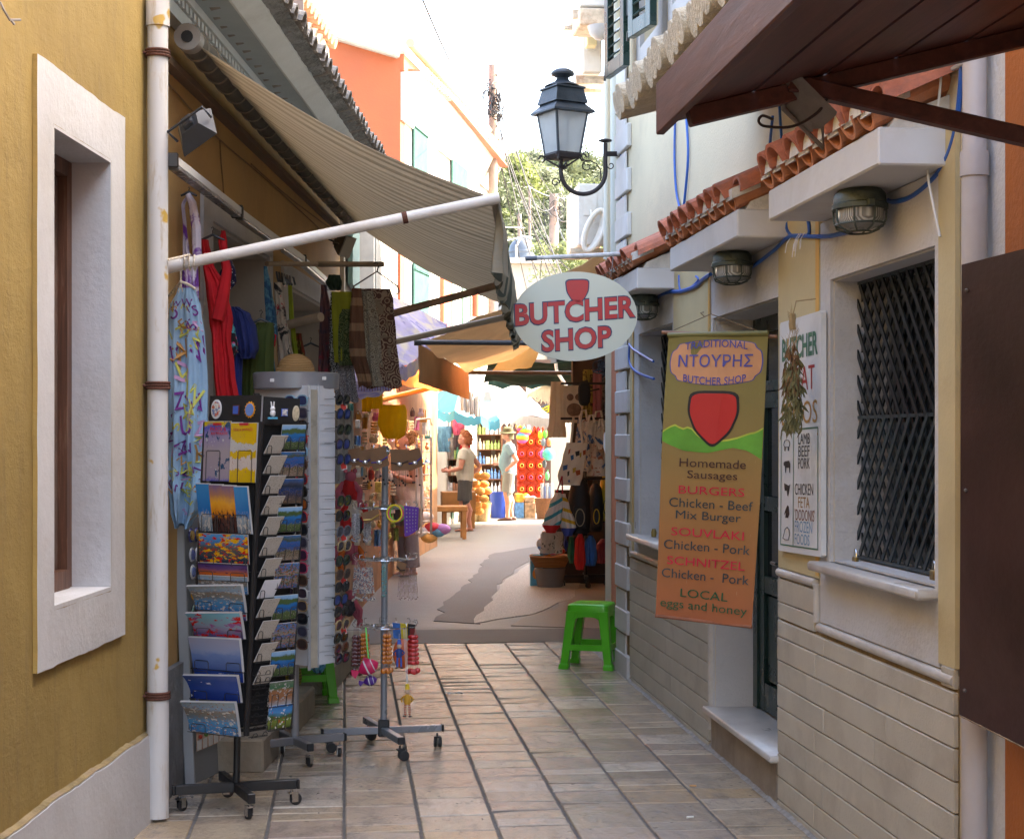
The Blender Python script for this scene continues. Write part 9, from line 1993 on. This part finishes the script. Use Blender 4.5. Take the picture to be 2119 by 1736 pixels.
w1=G(963,1099);th,P,hx,hy=person(w1,168,1.68,'woman with curly red hair, cream T-shirt and grey shorts seen from the side',dict(nm='w1',skin=(.52,.22,.15),fat=1.12,belly=.015,lf=(.01,0),rf=(-.03,0),la=((.03,-.135,.63),(.15,-.10,.60),(1,-.1,.12)),ra=((-.13,.15,.64),(-.03,.105,.56),(.6,-.6,-.3)),shirt=shA,trs=gsh,leg=.30,wb=.054,hem=.50,slv=.5))
hair(th,P,hx,hy,(.30,.09,.03),[(-.02,0,.955,.048),(-.045,0,.925,.042),(-.035,.02,.90,.036),(-.035,-.02,.90,.036),(-.005,0,.975,.04),(-.05,0,.89,.03)],260,'curly_red_hair',.014,3)
b=B();b.tube([P(hx+.055,hy-.02,.922),P(hx+.02,hy-.046,.922)],.004,5);b.tube([P(hx+.058,hy-.03,.92),P(hx+.058,hy+.03,.92)],.004,5);b.build('glasses',blackp,th)
for s in(-1,1):
 b=B();x0=(-.01+(.01 if s<0 else-.03));b.loft([[P(x0-.03+x,.05*s+w*math.cos(t),.004+.003*math.sin(t))for t in[i*math.pi/4 for i in range(8)]]for x,w in((-.01,.014),(.03,.02),(.10,.026),(.13,.015))]);b.tube([P(x0+.03,.05*s-.024,.008),P(x0+.05,.05*s,.032),P(x0+.03,.05*s+.024,.008)],.009,6);b.build('sandal',M('brown_sandal',(.16,.08,.05),.6),th)
b=B();pw=P(.185,-.10,.612);b.obox(pw,(.03,0,0),(0,.012,0),(0,0,.03),.004);tag(b.build('leaflet',M('dark_leaflet',(.10,.10,.09),.5)),'small dark leaflet held in the hand of the curly haired woman','leaflet')
m1=G(1053,1077);th,P,hx,hy=person(m1,172,1.78,'man in olive sun hat, pale blue polo shirt and khaki shorts',dict(nm='m1',skin=(.50,.24,.17),fat=1.06,belly=.035,lf=(.02,0),rf=(-.02,0),la=((-.09,-.145,.64),(.0,-.115,.56),(.5,.5,-.5)),ra=((.0,.13,.63),(.10,.12,.60),(1,0,0)),shirt=shB,trs=ksh,leg=.30,wb=.056,hem=.485,slv=.6))
olv=M('olive_hat_cloth',(.10,.085,.04),.9,.15,20,.2,60);b=B()
def he(x,z,wx,wy,n=20):return[P(hx+x+wx*math.cos(t),hy+wy*math.sin(t),z-.012*abs(math.sin(t)))for t in[2*math.pi*i/n for i in range(n)]]
b.loft([he(.005,.935,.092,.075),he(.005,.939,.092,.075),he(-.004,.952,.056,.05),he(-.006,.99,.050,.045),he(-.006,1.003,.03,.03),he(-.006,1.006,.006,.006)]);b.build('hat',olv,th,smooth=True)
b=B();b.loft([[P(hx-.02+x,hy+w*y_,z)for x,y_ in((.0,-1),(-.035,-.6),(-.045,0),(-.035,.6),(.0,1),(-.0,.8),(-.028,.5),(-.035,0),(-.028,-.5),(-.0,-.8))]for z,w in((.94,.052),(.90,.055),(.865,.06))]);b.build('neck_flap',olv,th,smooth=True)
b=B();b.tube([P(hx+.058,hy-.03,.92),P(hx+.058,hy+.03,.92)],.004,5);b.tube([P(hx+.055,hy-.03,.922),P(hx+.01,hy-.046,.922)],.004,5);b.build('glasses',blackp,th)
for s in(-1,1):
 b=B();x0=-.01+(.02 if s<0 else-.02);b.loft([[P(x0-.035+x,.05*s+w*math.cos(t),h+h*math.sin(t))for t in[i*math.pi/5 for i in range(10)]]for x,w,h in((-.012,.012,.012),(.0,.02,.022),(.05,.024,.02),(.11,.027,.013),(.14,.016,.009),(.145,.006,.006))]);b.build('shoe',M('brown_leather_shoe',(.10,.035,.02),.4),th,smooth=True)
w2=Vector((W(845,1000,18.6).x,18.6,0));th,P,hx,hy=person(w2,205,1.66,'woman in beige top and grey trousers looking at her phone behind the jewellery stand',dict(nm='w2',skin=(.56,.30,.21),fat=1.38,belly=.02,lean=.02,lf=(.0,0),rf=(.0,0),la=((.03,-.15,.64),(.13,-.08,.68),(.6,.6,.5)),ra=((.02,.14,.63),(.14,.06,.69),(.6,-.4,.5)),shirt=shC,trs=gle,leg=.06,wb=.036,hem=.46,slv=.35))
hair(th,P,hx,hy,(.36,.20,.08),[(-.02,0,.955,.046),(-.04,0,.93,.042),(-.075,0,.955,.03),(-.005,0,.975,.036)],240,'curly_blond_hair',.014,5)
b=B();b.obox(P(.185,-.01,.735),ax_*.036,ay_*.006,Vector((.01,0,.07)),.004);tag(b.build('phone',M('white_phone',(.55,.55,.60),.3)),'white phone held up by the woman in the beige top','phone')
b=B();c=P(.115,-.09,.675);b.tube([c+ay_*.028*math.cos(t)+Vector((.012*math.cos(t),0,.03*math.sin(t)))for t in[i*math.pi/8 for i in range(16)]],.009,6,closed=True);b.build('wristwatch',steel,th)
b=B();
for s in(-1,1):b.ball(P(hx+.02,hy+s*.022,.99),.026,10,6,(.6,1,.8))
b.build('sunglasses_on_head',GM['mirror'][0].materials[0],th,smooth=True)
